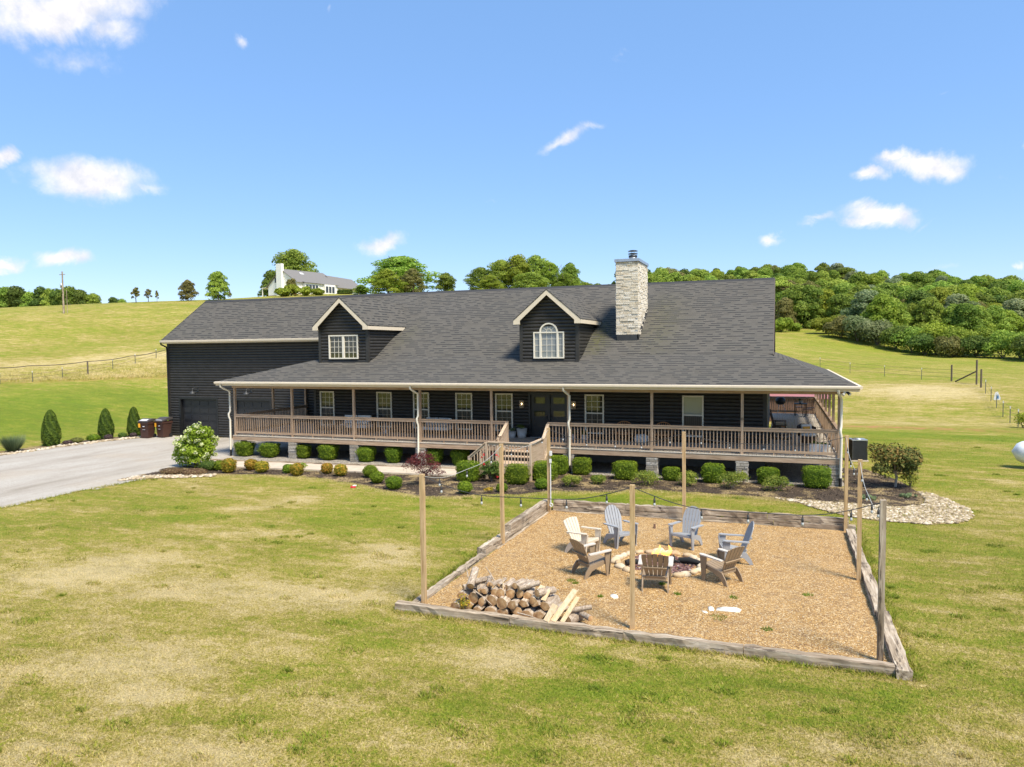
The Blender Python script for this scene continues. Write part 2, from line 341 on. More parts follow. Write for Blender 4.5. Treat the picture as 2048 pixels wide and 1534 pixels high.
def leafmat(name, c1, c2, c3, hv=.03, vv=.35, transl=.42):
    m, t, b = mat(name)
    at = t.n('ShaderNodeAttribute', attribute_name='tint').outputs['Fac']; rd = t.n('ShaderNodeObjectInfo').outputs['Random']
    n = t.noise(coords(t), 1.3, 3); f = t.math('ADD', at, t.math('MULTIPLY', t.math('SUBTRACT', n, .5), .5))
    c = t.ramp(f, [(.1, c1), (.5, c2), (.9, c3)])
    h = t.n('ShaderNodeHueSaturation'); t.L.new(c, h.inputs['Color']); t.L.new(t.mapr(rd, 0, 1, .5-hv, .5+hv), h.inputs['Hue'])
    r2 = t.math('FRACT', t.math('MULTIPLY', rd, 7.31)); t.L.new(t.mapr(r2, 0, 1, 1-vv, 1+vv), h.inputs['Value'])
    c = h.outputs[0]; t.L.new(c, b.inputs['Base Color']); b.inputs['Roughness'].default_value = .7; b.inputs['Specular IOR Level'].default_value = .25
    tr = t.n('ShaderNodeBsdfTranslucent'); t.L.new(c, tr.inputs[0]); mx = t.n('ShaderNodeMixShader'); mx.inputs[0].default_value = transl
    t.L.new(b.outputs[0], mx.inputs[1]); t.L.new(tr.outputs[0], mx.inputs[2]); t.L.new(mx.outputs[0], t.N['Material Output'].inputs[0])
    return m
leafmat('leaf_box', (0.10, 0.165, 0.012), (0.20, 0.29, 0.018), (0.33, 0.42, 0.035), .012, .12)
leafmat('leaf_far', (0.12, 0.19, 0.024), (0.23, 0.32, 0.042), (0.38, 0.46, 0.08), .016, .3)
leafmat('leaf_bright', (0.13, 0.19, 0.015), (0.25, 0.31, 0.03), (0.40, 0.44, 0.06), .02, .2)
leafmat('leaf_deep', (0.06, 0.11, 0.018), (0.13, 0.19, 0.032), (0.22, 0.28, 0.05), .02, .2)
leafmat('leaf_grey', (0.10, 0.15, 0.05), (0.20, 0.25, 0.10), (0.34, 0.38, 0.20), .02, .1)
leafmat('leaf_olive', (0.131, 0.131, 0.029), (0.217, 0.210, 0.058), (0.319, 0.290, 0.102), .02, .1)
leafmat('leaf_arb', (0.028, 0.055, 0.006), (0.065, 0.115, 0.010), (0.13, 0.19, 0.018), .01, .1, .15)
leafmat('leaf_gold', (0.189, 0.217, 0.022), (0.435, 0.334, 0.036), (0.725, 0.392, 0.058), .02, .1)
leafmat('leaf_maple', (0.057, 0.009, 0.014), (0.149, 0.032, 0.034), (0.276, 0.086, 0.069), .01, .1)
leafmat('leaf_magnolia', (0.05, 0.07, 0.014), (0.11, 0.13, 0.025), (0.30, 0.18, 0.05), .01, .1, .15)
leafmat('leaf_hyd', (0.14, 0.22, 0.016), (0.27, 0.37, 0.028), (0.42, 0.50, 0.05), .01, .1)
leafmat('petal_lime', (.55, .60, .22), (.68, .70, .35), (.78, .76, .52), .01, .05, .3)
leafmat('leaf_juniper', (0.126, 0.191, 0.029), (0.250, 0.303, 0.045), (0.446, 0.431, 0.079), .015, .15)
leafmat('leaf_blue', (0.116, 0.174, 0.072), (0.217, 0.290, 0.131), (0.348, 0.392, 0.203), .01, .1)
leafmat('leaf_brown', (0.145, 0.080, 0.043), (0.290, 0.189, 0.102), (0.392, 0.319, 0.145), .01, .1)
leafmat('leaf_plum', (0.058, 0.036, 0.043), (0.131, 0.087, 0.087), (0.203, 0.174, 0.131), .01, .1)
# ---------------------------------------------------------------- mesh helpers
def V(*a): return np.array(a, float)
class MB:
    def __init__(s): s.v = []; s.f = []; s.m = []; s.sm = []
    def face(s, pts, mi=0, smooth=False):
        i = len(s.v); s.v += [tuple(map(float, q)) for q in pts]; s.f.append(tuple(range(i, i+len(pts)))); s.m.append(mi); s.sm.append(smooth)
    def mesh(s, vs, fs, mi=0, smooth=False):
        i = len(s.v); s.v += [tuple(map(float, q)) for q in vs]
        for f in fs: s.f.append(tuple(i+k for k in f)); s.m.append(mi); s.sm.append(smooth)
    def box(s, x0, x1, y0, y1, z0, z1, mi=0):
        s.mesh([(x0, y0, z0), (x1, y0, z0), (x1, y1, z0), (x0, y1, z0), (x0, y0, z1), (x1, y0, z1), (x1, y1, z1), (x0, y1, z1)],
               [(0, 3, 2, 1), (4, 5, 6, 7), (0, 1, 5, 4), (1, 2, 6, 5), (2, 3, 7, 6), (3, 0, 4, 7)], mi)
    def beam(s, a, b, w, h, mi=0, up=(0, 0, 1), jit=0.0, segs=1):
        a = V(*a); b = V(*b); d = b-a; d /= np.linalg.norm(d); up = V(*up)
        if abs(d@up) > .99: up = V(0, 1, 0)
        r = np.cross(d, up); r /= np.linalg.norm(r); u = np.cross(r, d); vs = []
        for i in range(segs+1):
            c = a+(b-a)*i/segs
            for sx, sz in ((-1, -1), (1, -1), (1, 1), (-1, 1)):
                j = rng.normal(0, jit, 2) if jit else (0, 0)
                vs.append(c+r*(sx*w/2+j[0])+u*(sz*h/2+j[1]))
        fs = [(0, 1, 2, 3)[::-1], tuple(4*segs+k for k in range(4))]
        for i in range(segs):
            for k in range(4): fs.append((4*i+k, 4*i+(k+1) % 4, 4*i+4+(k+1) % 4, 4*i+4+k))
        s.mesh(vs, [f[::-1] for f in fs], mi)
    def tube(s, pts, rad, n=8, mi=0, caps=True, capm=None):
        pts = [V(*q) for q in pts]; rads = rad if isinstance(rad, (list, tuple)) else [rad]*len(pts); vs = []; pr = None
        for i, q in enumerate(pts):
            d = pts[min(i+1, len(pts)-1)]-pts[max(i-1, 0)]; d /= (np.linalg.norm(d)+1e-9)
            if pr is None: pr = V(1, 0, 0) if abs(d[0]) < .9 else V(0, 1, 0)
            r = pr-d*(pr@d); r /= np.linalg.norm(r); pr = r; u = np.cross(d, r)
            for k in range(n):
                a = 2*math.pi*k/n; vs.append(q+rads[i]*(r*math.cos(a)+u*math.sin(a)))
        fs = []
        for i in range(len(pts)-1):
            for k in range(n): fs.append((i*n+k, i*n+(k+1) % n, (i+1)*n+(k+1) % n, (i+1)*n+k))
        s.mesh(vs, fs, mi, True)
        if caps:
            s.face([vs[k] for k in range(n)][::-1], mi if capm is None else capm); s.face([vs[(len(pts)-1)*n+k] for k in range(n)], mi if capm is None else capm)
    def lathe(s, prof, n=16, mi=0, c=(0, 0, 0), smooth=True):
        vs = []
        for r, z in prof:
            for k in range(n): a = 2*math.pi*k/n; vs.append((c[0]+r*math.cos(a), c[1]+r*math.sin(a), c[2]+z))
        fs = [(i*n+k, i*n+(k+1) % n, (i+1)*n+(k+1) % n, (i+1)*n+k) for i in range(len(prof)-1) for k in range(n)]
        s.mesh(vs, fs, mi, smooth)
    def prism(s, poly, ax, a0, a1, mi=0):
        # polygon in the plane normal to axis ax, extruded from a0 to a1
        def P(q, a):
            return (a, q[0], q[1]) if ax == 0 else ((q[0], a, q[1]) if ax == 1 else (q[0], q[1], a))
        n = len(poly); s.face([P(q, a0) for q in poly], mi); s.face([P(q, a1) for q in poly][::-1], mi)
        for i in range(n): s.face([P(poly[i], a0), P(poly[i], a1), P(poly[(i+1) % n], a1), P(poly[(i+1) % n], a0)], mi)
    def slab(s, poly, th, mi=0, mside=None):
        n = len(poly); ms = mi if mside is None else mside; lo = [(q[0], q[1], q[2]-th) for q in poly]
        s.face(poly, mi); s.face(lo[::-1], ms)
        for i in range(n): s.face([poly[i], lo[i], lo[(i+1) % n], poly[(i+1) % n]], ms)
    def build(s, name, mats, parent=None, loc=None, attrs=None, rotz=0):
        me = bpy.data.meshes.new(name)
        if isinstance(mats, str): mats = [mats]
        me.from_pydata(s.v, [], s.f)
        for k in mats: me.materials.append(MATS[k])
        me.polygons.foreach_set('material_index', s.m); me.polygons.foreach_set('use_smooth', s.sm)
        autouv(me)
        if attrs:
            for k, a in attrs.items():
                at = me.attributes.new(k, 'FLOAT', 'POINT'); at.data.foreach_set('value', np.asarray(a, np.float32))
        o = bpy.data.objects.new(name, me); COL.objects.link(o)
        if parent is not None: o.parent = parent
        if loc is not None: o.location = loc
        if rotz: o.rotation_euler = (0, 0, rotz)
        return o
def autouv(me):
    nl = len(me.loops)
    if nl == 0: return
    co = np.empty(len(me.vertices)*3); me.vertices.foreach_get('co', co); co = co.reshape(-1, 3)
    vi = np.empty(nl, int); me.loops.foreach_get('vertex_index', vi)
    nr = np.empty(len(me.polygons)*3); me.polygons.foreach_get('normal', nr); nr = nr.reshape(-1, 3)
    tot = np.empty(len(me.polygons), int); me.polygons.foreach_get('loop_total', tot)
    N = np.repeat(nr, tot, axis=0); T = np.cross(np.tile([0, 0, 1.], (nl, 1)), N); L = np.linalg.norm(T, axis=1)
    flat = L < 1e-3; T[flat] = (1, 0, 0); L[flat] = 1; T /= L[:, None]
    # one sense for opposite faces, so rows line up
    T[T[:, 0] < -1e-6] *= -1
    B = np.cross(N, T); B[B[:, 2] < 0] *= -1; B[flat] = (0, 1, 0)
    P = co[vi]; uv = np.stack([(P*T).sum(1), (P*B).sum(1)], 1)
    l = me.uv_layers.new(name='UVMap'); l.data.foreach_set('uv', uv.ravel())
def tag(o, label=None, cat=None, group=None, kind=None):
    if label: o['label'] = label
    if cat: o['category'] = cat
    if group: o['group'] = group
    if kind: o['kind'] = kind
    return o
def thing(name, label, cat, loc=(0, 0, 0), rotz=0, group=None):
    o = bpy.data.objects.new(name, None); COL.objects.link(o); o.location = loc; o.rotation_euler = (0, 0, rotz); o.empty_display_size = .2
    return tag(o, label, cat, group)
def dup(root, loc=None, rotz=None, label=None, scale=None, group=None):
    def cp(o, par):
        c = o.copy(); COL.objects.link(c)
        if par is not None: c.parent = par
        for ch in o.children: cp(ch, c)
        return c
    r = cp(root, None)
    if loc is not None: r.location = loc
    if rotz is not None: r.rotation_euler = (0, 0, rotz)
    if scale is not None: r.scale = scale if isinstance(scale, (tuple, list)) else (scale,)*3
    if label: r['label'] = label
    if group: r['group'] = group
    return r
def sstep(x, a, b):
    t = np.clip((x-a)/(b-a), 0, 1); return t*t*(3-2*t)
def rawmesh(name, verts, nper, mats, attrs=None, smooth=False):
    """verts (n*nper,3): separate faces of nper corners"""
    n = len(verts)//nper; me = bpy.data.meshes.new(name)
    me.vertices.add(len(verts)); me.vertices.foreach_set('co', verts.astype(np.float32).ravel())
    me.loops.add(n*nper); me.loops.foreach_set('vertex_index', np.arange(n*nper, dtype=np.int32))
    me.polygons.add(n); me.polygons.foreach_set('loop_start', np.arange(0, n*nper, nper, dtype=np.int32)); me.polygons.foreach_set('loop_total', np.full(n, nper, np.int32))
    for k in ([mats] if isinstance(mats, str) else mats): me.materials.append(MATS[k])
    if attrs:
        for k, a in attrs.items():
            at = me.attributes.new(k, 'FLOAT', 'POINT'); at.data.foreach_set('value', np.asarray(a, np.float32))
    me.update(); me.validate(); return me
def leafquads(P, N, size, g, asp=.6):
    """leaf quads at points P with normals about N"""
    n = len(P); N = N+g.normal(0, .45, (n, 3)); N /= np.linalg.norm(N, axis=1)[:, None]
    A = np.cross(N, g.normal(0, 1, (n, 3))); A /= np.linalg.norm(A, axis=1)[:, None]; B = np.cross(N, A)
    s = size*g.uniform(.6, 1.4, n)[:, None]; A = A*s; B = B*s*asp
    q = np.stack([P-A, P-B*.9+A*.1, P+A, P+B*.9+A*.1], 1)
    return q.reshape(-1, 3)
def cloudpts(blobs, n, g, shell=.35):
    b = np.array(blobs); r = b[:, 3]; wt = r**2; wt = wt/wt.sum(); k = g.choice(len(b), n, p=wt)
    d = g.normal(0, 1, (n, 3)); d[:, 2] = np.where(g.random(n) < .75, np.abs(d[:, 2])*.9, d[:, 2]); d /= np.linalg.norm(d, axis=1)[:, None]
    rad = r[k]*(1-shell*g.random(n)**1.7); zs = b[k, 4] if b.shape[1] > 4 else 1.0
    P = b[k, :3]+d*rad[:, None]*np.stack([np.ones(n), np.ones(n), np.ones(n)*zs], 1)
    tint = np.clip(.5+g.normal(0, .17, n)+(g.random(len(b))[k]-.5)*.35, 0, 1)
    return P, d, tint
def leafmesh(name, blobs, n, size, mats, seed=0, shell=.35, asp=.6):
    g = np.random.default_rng(seed); P, d, tint = cloudpts(blobs, n, g, shell)
    return rawmesh(name, leafquads(P, d, size, g, asp), 4, mats, {'tint': np.repeat(tint, 4)})
def obj(name, me, parent=None, loc=None):
    o = bpy.data.objects.new(name, me); COL.objects.link(o)
    if parent is not None: o.parent = parent
    if loc is not None: o.location = loc
    return o
# ---------------------------------------------------------------- terrain
CP = np.array([(-72.7,19.9,2.5),(-69.2,26.5,2.9),(-67.2,34.7,4.1),(-48.5,3,.35),(-57.5,9.3,1.2),(-54.8,15.7,1.2),(-102.9,41,6.3),(-94.4,49.5,6.9),(-93.5,60.6,9.3),
 (-153.3,76.2,14.5),(-133.9,83.4,15.1),(-114.5,90.5,15.6),(-121.9,114.6,17.5),(-127.8,144.6,20.8),(-113.1,144.6,20.4),(-264,153,14),(-230,165,14),
 (-44.8,94.7,14.4),(-80.5,113.7,16.8),(1.7,116.7,7.2),(16.5,103.9,4),(31.3,95.4,3.1),(5.1,115.8,7),(12.5,26.4,-.5),(14.7,46.5,1.4),(11.1,51.6,1.6),(5.1,56.9,2),
 (-33.6,291.6,29.2),(-51.8,220.5,21),(-13.9,309.6,30.8),(11.4,329.4,29.7),(37,338.6,25.5),(69,339.5,21.2),(93.3,326.9,17.8),(29.4,196.4,11.5),(4.1,208.7,15.5),
 (-48,-10,.3),(-60,-30,.5),(-45,20,.6),(-40,35,1.6),(-20,35,1.5),(-30,60,6.5),(-10,60,3.6),(0,35,.3),(30,30,-.6),(30,0,-.8),(30,-40,-.8),(0,-60,0),(-40,-60,0),(0,0,0),(-20,0,0),(-30,0,0),(-10,-25,0),
 (60,60,0),(80,110,2),(80,0,-2),(150,200,5),(-200,40,12),(-110,-30,2),(-200,300,8),(-100,420,8),(50,480,8),(600,600,0),(-600,600,0),(-600,0,0),(600,0,-5),(600,-400,-5),(-600,-400,0),(0,-400,-3),(0,900,0),(-150,-90,0)], float)
_c2 = 12.0**2
def _k(A, B): return -np.sqrt(((A[:, None, :2]-B[None, :, :2])**2).sum(2)+_c2)
_n = len(CP); _A = np.zeros((_n+3, _n+3)); _A[:_n, :_n] = _k(CP, CP)+np.eye(_n)*-.02; _A[:_n, _n] = 1; _A[:_n, _n+1:] = CP[:, :2]/100; _A[_n, :_n] = 1; _A[_n+1:, :_n] = CP[:, :2].T/100
_w = np.linalg.solve(_A, np.concatenate([CP[:, 2], [0, 0, 0]]))
def H(x, y):
    x = np.atleast_1d(np.asarray(x, float)).ravel(); y = np.atleast_1d(np.asarray(y, float)).ravel(); out = np.empty(len(x))
    for i in range(0, len(x), 20000):
        q = np.stack([x[i:i+20000], y[i:i+20000]], 1); out[i:i+20000] = _k(q, CP)@_w[:_n]+_w[_n]+q/100@_w[_n+1:]
    dx = np.maximum(np.maximum(-40.5-x, x-11), 0); dy = np.maximum(np.maximum(-60-y, y-20), 0)
    return out*sstep(np.hypot(dx, dy), 0, 13)
def h1(x, y): return float(H([x], [y])[0])
def gpt(u, v, z=0.0):
    d = cF+cR*(u-1024)/FPX-cU*(v-767)/FPX; t = (z-CAM[2])/d[2]; return CAM+d*t
# patches (x, y, radius along, radius across, amount): straw where positive, fresh where negative
def patches():
    L = []
    for (u, v, ru, rv, a) in [(770,1110,95,26,.5),(640,1195,210,26,.5),(480,1165,110,20,.45),(150,1150,120,18,.55),(300,1120,90,9,.4),(330,1185,80,14,.4),(560,1065,100,11,.3),(590,1000,50,7,.35),
      (190,1335,130,20,.5),(250,1400,110,16,.45),(420,1510,190,26,.5),(90,1500,90,20,.35),(880,1480,120,24,.4),(500,1290,130,18,.3),(960,1300,110,20,.3),(1010,1330,90,18,.3),(500,1015,60,8,.3),(640,1430,80,15,.25),
      (1500,1510,70,14,.4),(1660,1515,60,14,.4),(1880,1500,90,18,.45),(1980,1180,60,30,.3),(1930,1130,60,22,.25),(2020,965,40,9,.45),(1960,1070,60,14,.2),
      (700,1040,110,13,-.3),(1190,1000,150,9,-.55),(1560,1018,80,6,-.25),(660,1100,60,9,-.3),(500,1120,70,9,-.25),(20,1300,50,22,-.4),(930,1400,60,20,-.2),(1300,1370,260,26,-.3),(1750,1420,150,34,-.3),(930,1440,90,14,-.3),(330,1040,90,10,-.3),(80,1080,120,16,-.25),
      (1830,1240,60,60,-.28),(1800,1080,60,18,-.2),(1760,880,60,9,-.45),(1900,905,150,22,-.1),(2020,1330,50,40,-.1),(760,1280,120,20,-.25),(880,1060,60,14,-.15),(600,1500,80,14,-.2)]:
        c = gpt(u, v); e = gpt(u+ru, v); f = gpt(u, v-rv); f2 = gpt(u, v+rv)
        L.append((c[0], c[1], np.hypot(*(e-c)[:2]), max(.5*np.hypot(*(f-f2)[:2]), .5), math.atan2(e[1]-c[1], e[0]-c[0]), a))
    L += [(9, 44, 6, 4, .0, .55), (6, 36, 8, 2.5, .3, .1), (12, 40, 5, 2, .2, .3), (4, 17.5, 14, 1.2, -.15, -.75), (16, 15.5, 8, 1.1, -.1, -.6), (4, 25, 8, 2.5, 0, .25), (10, 30, 6, 2, 0, .2)]
    L += [(-52, 8, 16, 10, .5, -.4), (-60, 2, 14, 8, .5, -.25), (-52, 20, 14, 5, .4, -.35), (-43, 2, 4, 8, 0, -.1), (-80, 30, 14, 8, .5, .2), (-70, 38, 12, 4, .5, .15), (-100, 60, 40, 20, .5, .02)]
    return L
PA = patches()
def dry(x, y):
    d = .50+.075*np.exp(-((x+12)/14)**2-((y+19)/7)**2)-.03*(x > 0)
    for cx, cy, a, b, th, am in PA:
        X = (x-cx)*math.cos(th)+(y-cy)*math.sin(th); Y = -(x-cx)*math.sin(th)+(y-cy)*math.cos(th)
        d += am*(.95 if am > 0 else .75)*np.exp(-1.1*((X/a)**2+(Y/b)**2))
    # meadow on the left rise is greener-yellow, far right field too
    bey = (-(x+73)*.62+(y-19)*.78 > .5)&(x < -40); d += np.where(bey, -.05+.15*np.exp(-((-(x+73)*.62+(y-19)*.78)/14)**2), 0)+np.where((x < -41)&~bey, -.10*sstep(-x, 41, 60), 0)-.10*sstep(y, 50, 75)*(x > -20)
    return np.clip(d, 0.02, 1)
def soil(x, y):
    s = np.zeros(len(x))
    for cx, cy, a, b, th, am in [(4.5, 21.5, 4.5, .8, .02, 1.1), (9, 20.5, 5, .7, -.1, .6)]:
        X = (x-cx)*math.cos(th)+(y-cy)*math.sin(th); Y = -(x-cx)*math.sin(th)+(y-cy)*math.cos(th); s += am*np.exp(-((X/a)**2+(Y/b)**2))
    # bare strip along the left fence line
    t = (x+72.7)*.94+(y-19.9)*.34*0; q = (x+73)*(-.62)+(y-19)*.78
    s += .6*np.exp(-(q/1.1)**2)*(x < -50)*(x > -110)*(y > -15)*(y < 45)
    return np.clip(s, 0, 1)
def grid_lines(a0, a1, step, far, k=1.13):
    L = list(np.arange(a0, a1+1e-6, step)); s = step; x = a1
    while x < far: s *= k; x += s; L.append(x)
    s = step; x = a0; M = []
    while x > -far: s *= k; x -= s; M.append(x)
    return np.array(M[::-1]+L)
gx = grid_lines(-46, 16, .5, 1500, 1.09); gy = grid_lines(-28, 24, .5, 1500, 1.07)
X, Y = np.meshgrid(gx, gy); xs = X.ravel(); ys = Y.ravel(); zs = H(xs, ys)
me = bpy.data.meshes.new('ground'); nx, ny = len(gx), len(gy)
me.vertices.add(nx*ny); me.vertices.foreach_set('co', np.stack([xs, ys, zs], 1).astype(np.float32).ravel())
I = (np.arange(ny-1)[:, None]*nx+np.arange(nx-1)[None]).ravel(); F4 = np.stack([I, I+1, I+1+nx, I+nx], 1).astype(np.int32)
me.loops.add(F4.size); me.loops.foreach_set('vertex_index', F4.ravel()); me.polygons.add(len(F4))
me.polygons.foreach_set('loop_start', np.arange(0, F4.size, 4, dtype=np.int32)); me.polygons.foreach_set('loop_total', np.full(len(F4), 4, np.int32)); me.polygons.foreach_set('use_smooth', np.ones(len(F4), bool))
for k, a in (('dry', dry(xs, ys)), ('soil', soil(xs, ys))):
    at = me.attributes.new(k, 'FLOAT', 'POINT'); at.data.foreach_set('value', a.astype(np.float32))
me.materials.append(MATS['lawn']); me.update(); me.validate()
tag(obj('ground', me), kind='structure')
# flat sheets on the level yard
def inpoly(x, y, poly):
    r = np.zeros(len(x), bool); n = len(poly)
    for i in range(n):
        x0, y0 = poly[i]; x1, y1 = poly[(i+1) % n]
        if y0 == y1: continue
        r ^= ((y0 > y) != (y1 > y)) & (x < (x1-x0)*(y-y0)/(y1-y0)+x0)
    return r
def wob(poly, amp, step=.5, seed=1):
    g = np.random.default_rng(seed); out = []
    for i in range(len(poly)):
        a = np.array(poly[i]); b = np.array(poly[(i+1) % len(poly)]); n = max(1, int(np.linalg.norm(b-a)/step))
        for k in range(n): out.append(tuple(a+(b-a)*k/n+g.normal(0, amp, 2)))
    return out
def sheet(name, poly, z, m, amp=0.0, kind='structure', seed=1, step=.5):
    if amp: poly = wob(poly, amp, step, seed)
    b = MB(); b.face([(q[0], q[1], z) for q in poly]); return tag(b.build(name, m), kind=kind)
DRIVE = [(-62, -14), (-42, -10), (-39.35, -6), (-39.25, .2), (-39.0, 2.3), (-38.2, 4.3), (-37.8, 5.8), (-24.8, 5.8), (-24.8, 2.9), (-27.1, 2.9), (-27.1, -1.6), (-26.4, -3.2), (-26.2, -4.6), (-26.35, -6.6), (-26.7, -9.2), (-26.6, -12), (-29, -15), (-38, -22), (-60, -30)]
sheet('driveway', DRIVE, .006, 'drive_gravel', .11, step=.35)
PIT = [(-8.93, -16.12), (-.36, -16.12), (-.36, -6.93), (-8.93, -6.93)]
sheet('gravel_pit', PIT, .018, 'pea_gravel')
UNDER = [(-27.09, -1.72), (-20, -1.05), (-14.2, -.45), (-14.2, .05), (-10.5, -.3), (-6, -.25), (0.0, -.25), (.25, .3), (.1, 6), (.1, 16), (-2.6, 16), (-2.6, 2.95), (-27.09, 2.95)]
sheet('gravel_bed', UNDER, .010, 'grey_gravel')
b = MB(); b.slab([(-27.2, -3.28, .07), (-13.6, -2.15, .07), (-13.6, -.62, .07), (-27.2, -1.75, .07)], .09)
tag(b.build('path', 'concrete'), kind='structure')
BED = [(-27.3, -3.35), (-13.7, -2.2), (-13.0, -.6), (-10.8, -.5), (-10.4, -.3), (.2, -.3), (.35, 4.2), (1.3, 4.2), (2.15, 2.0), (2.45, -.4), (2.5, -1.6), (2.3, -2.6), (1.5, -3.3), (0, -3.25), (-1.2, -3.1), (-2.1, -2.95), (-3.1, -2.75), (-4.7, -2.8), (-6.5, -2.6), (-8.1, -3.45), (-9.8, -3.95), (-10.7, -4.9), (-12, -5.3), (-12.9, -5.9), (-13.9, -6.15), (-15.6, -5.6), (-17.2, -4.8), (-19, -4.25), (-20.6, -3.95), (-22.4, -4.15), (-24.2, -4.65), (-25.4, -5.3), (-27.3, -5.7)]
sheet('mulch_bed', BED, .014, 'mulch', .08)
LBED = [(-39.4, -6), (-39.35, .2), (-39.1, 2.3), (-38.3, 4.3), (-38.2, 5.5), (-39.5, 5.6), (-40.4, 3.5), (-40.7, 0), (-40.8, -6)]
sheet('soil_strip', LBED, .016, 'mulch', .06)
# ---------------------------------------------------------------- grass blades, chips and pebbles (nobody could count them)
def halfplane_view(x, y, m=1.12):
    q = np.stack([x-CAM[0], y-CAM[1]], 1); f = q@cF[:2]; r = q@cR[:2]; return (f > 6) & (np.abs(r) < f*.706*m+1)
def blades(name, n, dfun, ln, wd, label, seed, region=None, dryadd=0.0, zfun=None):
    g = np.random.default_rng(seed); x, y = dfun(g, n)
    keep = ~(inpoly(x, y, PIT) | inpoly(x, y, DRIVE) | inpoly(x, y, BED) | inpoly(x, y, UNDER))
    if region is not None: keep &= region(x, y)
    x = x[keep]; y = y[keep]; n = len(x); z = H(x, y) if zfun is None else zfun(x, y)
    a = g.uniform(0, 2*math.pi, n); dr = np.clip(dry(x, y)+dryadd, 0, 1); l = ln*g.uniform(.5, 1.3, n)*(1.1-.35*dr); w = wd*g.uniform(.6, 1.3, n)
    lean = g.normal(0, .75, (n, 2))*l[:, None]; dx = np.cos(a)*w; dy = np.sin(a)*w
    P = np.stack([np.stack([x-dx, y-dy, z-.005], 1), np.stack([x+dx, y+dy, z-.005], 1), np.stack([x+lean[:, 0], y+lean[:, 1], z+l], 1)], 1).reshape(-1, 3)
    me = rawmesh(name, P, 3, 'blades', {'dry': np.repeat(dr, 3), 'tint': np.repeat(g.random(n), 3)})
    return tag(obj(name, me), label, 'grass', kind='stuff')
def fan(d0, d1, pw=1.0):
    def f(g, n):
        t = g.random(n)**pw; d = d0*(d1/d0)**t; s = g.uniform(-1, 1, n)*(d*.80+.6)
        fx = cF[0]/math.hypot(cF[0], cF[1]); fy = cF[1]/math.hypot(cF[0], cF[1])
        return CAM[0]+fx*d+cR[0]*s, CAM[1]+fy*d+cR[1]*s
    return f
blades('lawn_grass', 430000, fan(7.5, 40), .036, .0075, 'short mown lawn grass, green and straw in patches', 3)
def scat(poly, n, g):
    P = np.array(poly); x = g.uniform(P[:, 0].min(), P[:, 0].max(), n*3); y = g.uniform(P[:, 1].min(), P[:, 1].max(), n*3); k = inpoly(x, y, poly); return x[k][:n], y[k][:n]
RB = [(-2.3, -2.95), (-1.2, -3.05), (0, -3.2), (1.5, -3.25), (2.3, -2.6), (2.5, -1.6), (2.45, -.5), (2.75, -.5), (3.15, -1.6), (3.45, -3.0), (3.35, -4.1), (2.75, -5.0), (1.9, -5.45), (.7, -5.35), (-.1, -5.05), (-.9, -4.3), (-1.5, -3.4)]
gw = np.random.default_rng(91)
def clumps(g, n):
    m = 230; d = 8.5*(38/8.5)**g.random(m); s_ = g.uniform(-1, 1, m)*d*.75; cx = CAM[0]+cF[0]*d+cR[0]*s_; cy = CAM[1]+cF[1]*d+cR[1]*s_; r = g.uniform(.05, .22, m); k = g.integers(0, m, n); a = g.uniform(0, 6.28, n); q = r[k]*np.sqrt(g.random(n)); return cx[k]+q*np.cos(a)*1.6, cy[k]+q*np.sin(a)
blades('lawn_weeds', 26000, clumps, .062, .010, 'darker clover and weed clumps scattered over the lawn', 92, dryadd=-.28)
blades('rock_grass', 5200, lambda g, n: scat(RB, n, g), .11, .010, 'straw grass growing up between the pale river rocks', 93, dryadd=.35)
tufts = []
def edge_pts(poly, lo, hi, n, g, wd):
    P = np.array(poly[lo:hi]); i = g.integers(0, len(P)-1, n); t = g.random(n)[:, None]; q = P[i]*(1-t)+P[i+1]*t+g.normal(0, wd, (n, 2)); return q[:, 0], q[:, 1]
blades('verge_grass', 9000, lambda g, n: edge_pts([(-26.5, -4.6), (-26.5, -6.6), (-26.85, -9.2), (-26.75, -12), (-28, -13.6)], 0, 5, n, g, .14), .10, .011, 'ragged longer grass along the near edge of the driveway', 9, dryadd=-.05)
blades('dead_grass', 34000, lambda g, n: edge_pts(BED, 12, 33, n, g, .27), .06, .008, 'dead straw coloured grass along the mulch bed edge', 5, dryadd=.5)
def pitedge(g, n):
    k = g.integers(0, 4, n); t = g.random(n); o = np.abs(g.normal(0, .08, n))
    x = np.where(k == 0, -9.25+(9.2)*t, np.where(k == 1, -.12+o, np.where(k == 2, -9.25+9.2*t, -9.22-o))); y = np.where(k == 0, -16.28-o, np.where(k == 1, -16.3+9.6*t, np.where(k == 2, -6.72+o, -16.3+9.6*t)))
    return x, y
blades('edge_grass', 16000, pitedge, .075, .009, 'longer unmown grass against the outside of the pit timbers', 6, dryadd=-.12)
g = np.random.default_rng(31)
def meadow(g, n):
    t = g.uniform(-1.2, .9, n); o = np.abs(g.normal(0, 4.5, n)); x = -73+28*t-o*.62+.9; y = 19+22*t+o*.9
    return x, y
blades('meadow_grass', 26000, meadow, .26, .02, 'tall rough meadow grass behind the left wire fence', 8, dryadd=.22)
x, y = scat(BED, 16000, g); k = ~inpoly(x, y, UNDER); x = x[k]; y = y[k]; n = len(x)
me = rawmesh('bark_mulch', leafquads(np.stack([x, y, .018+g.random(n)*.03], 1), np.tile([0, 0, 1.], (n, 1)), .032, g, .4), 4, 'chips', {'tint': np.repeat(g.random(n)**1.3, 4)})
tag(obj('bark_mulch', me), 'dark shredded bark mulch in the planting bed by the porch', 'mulch', kind='stuff')
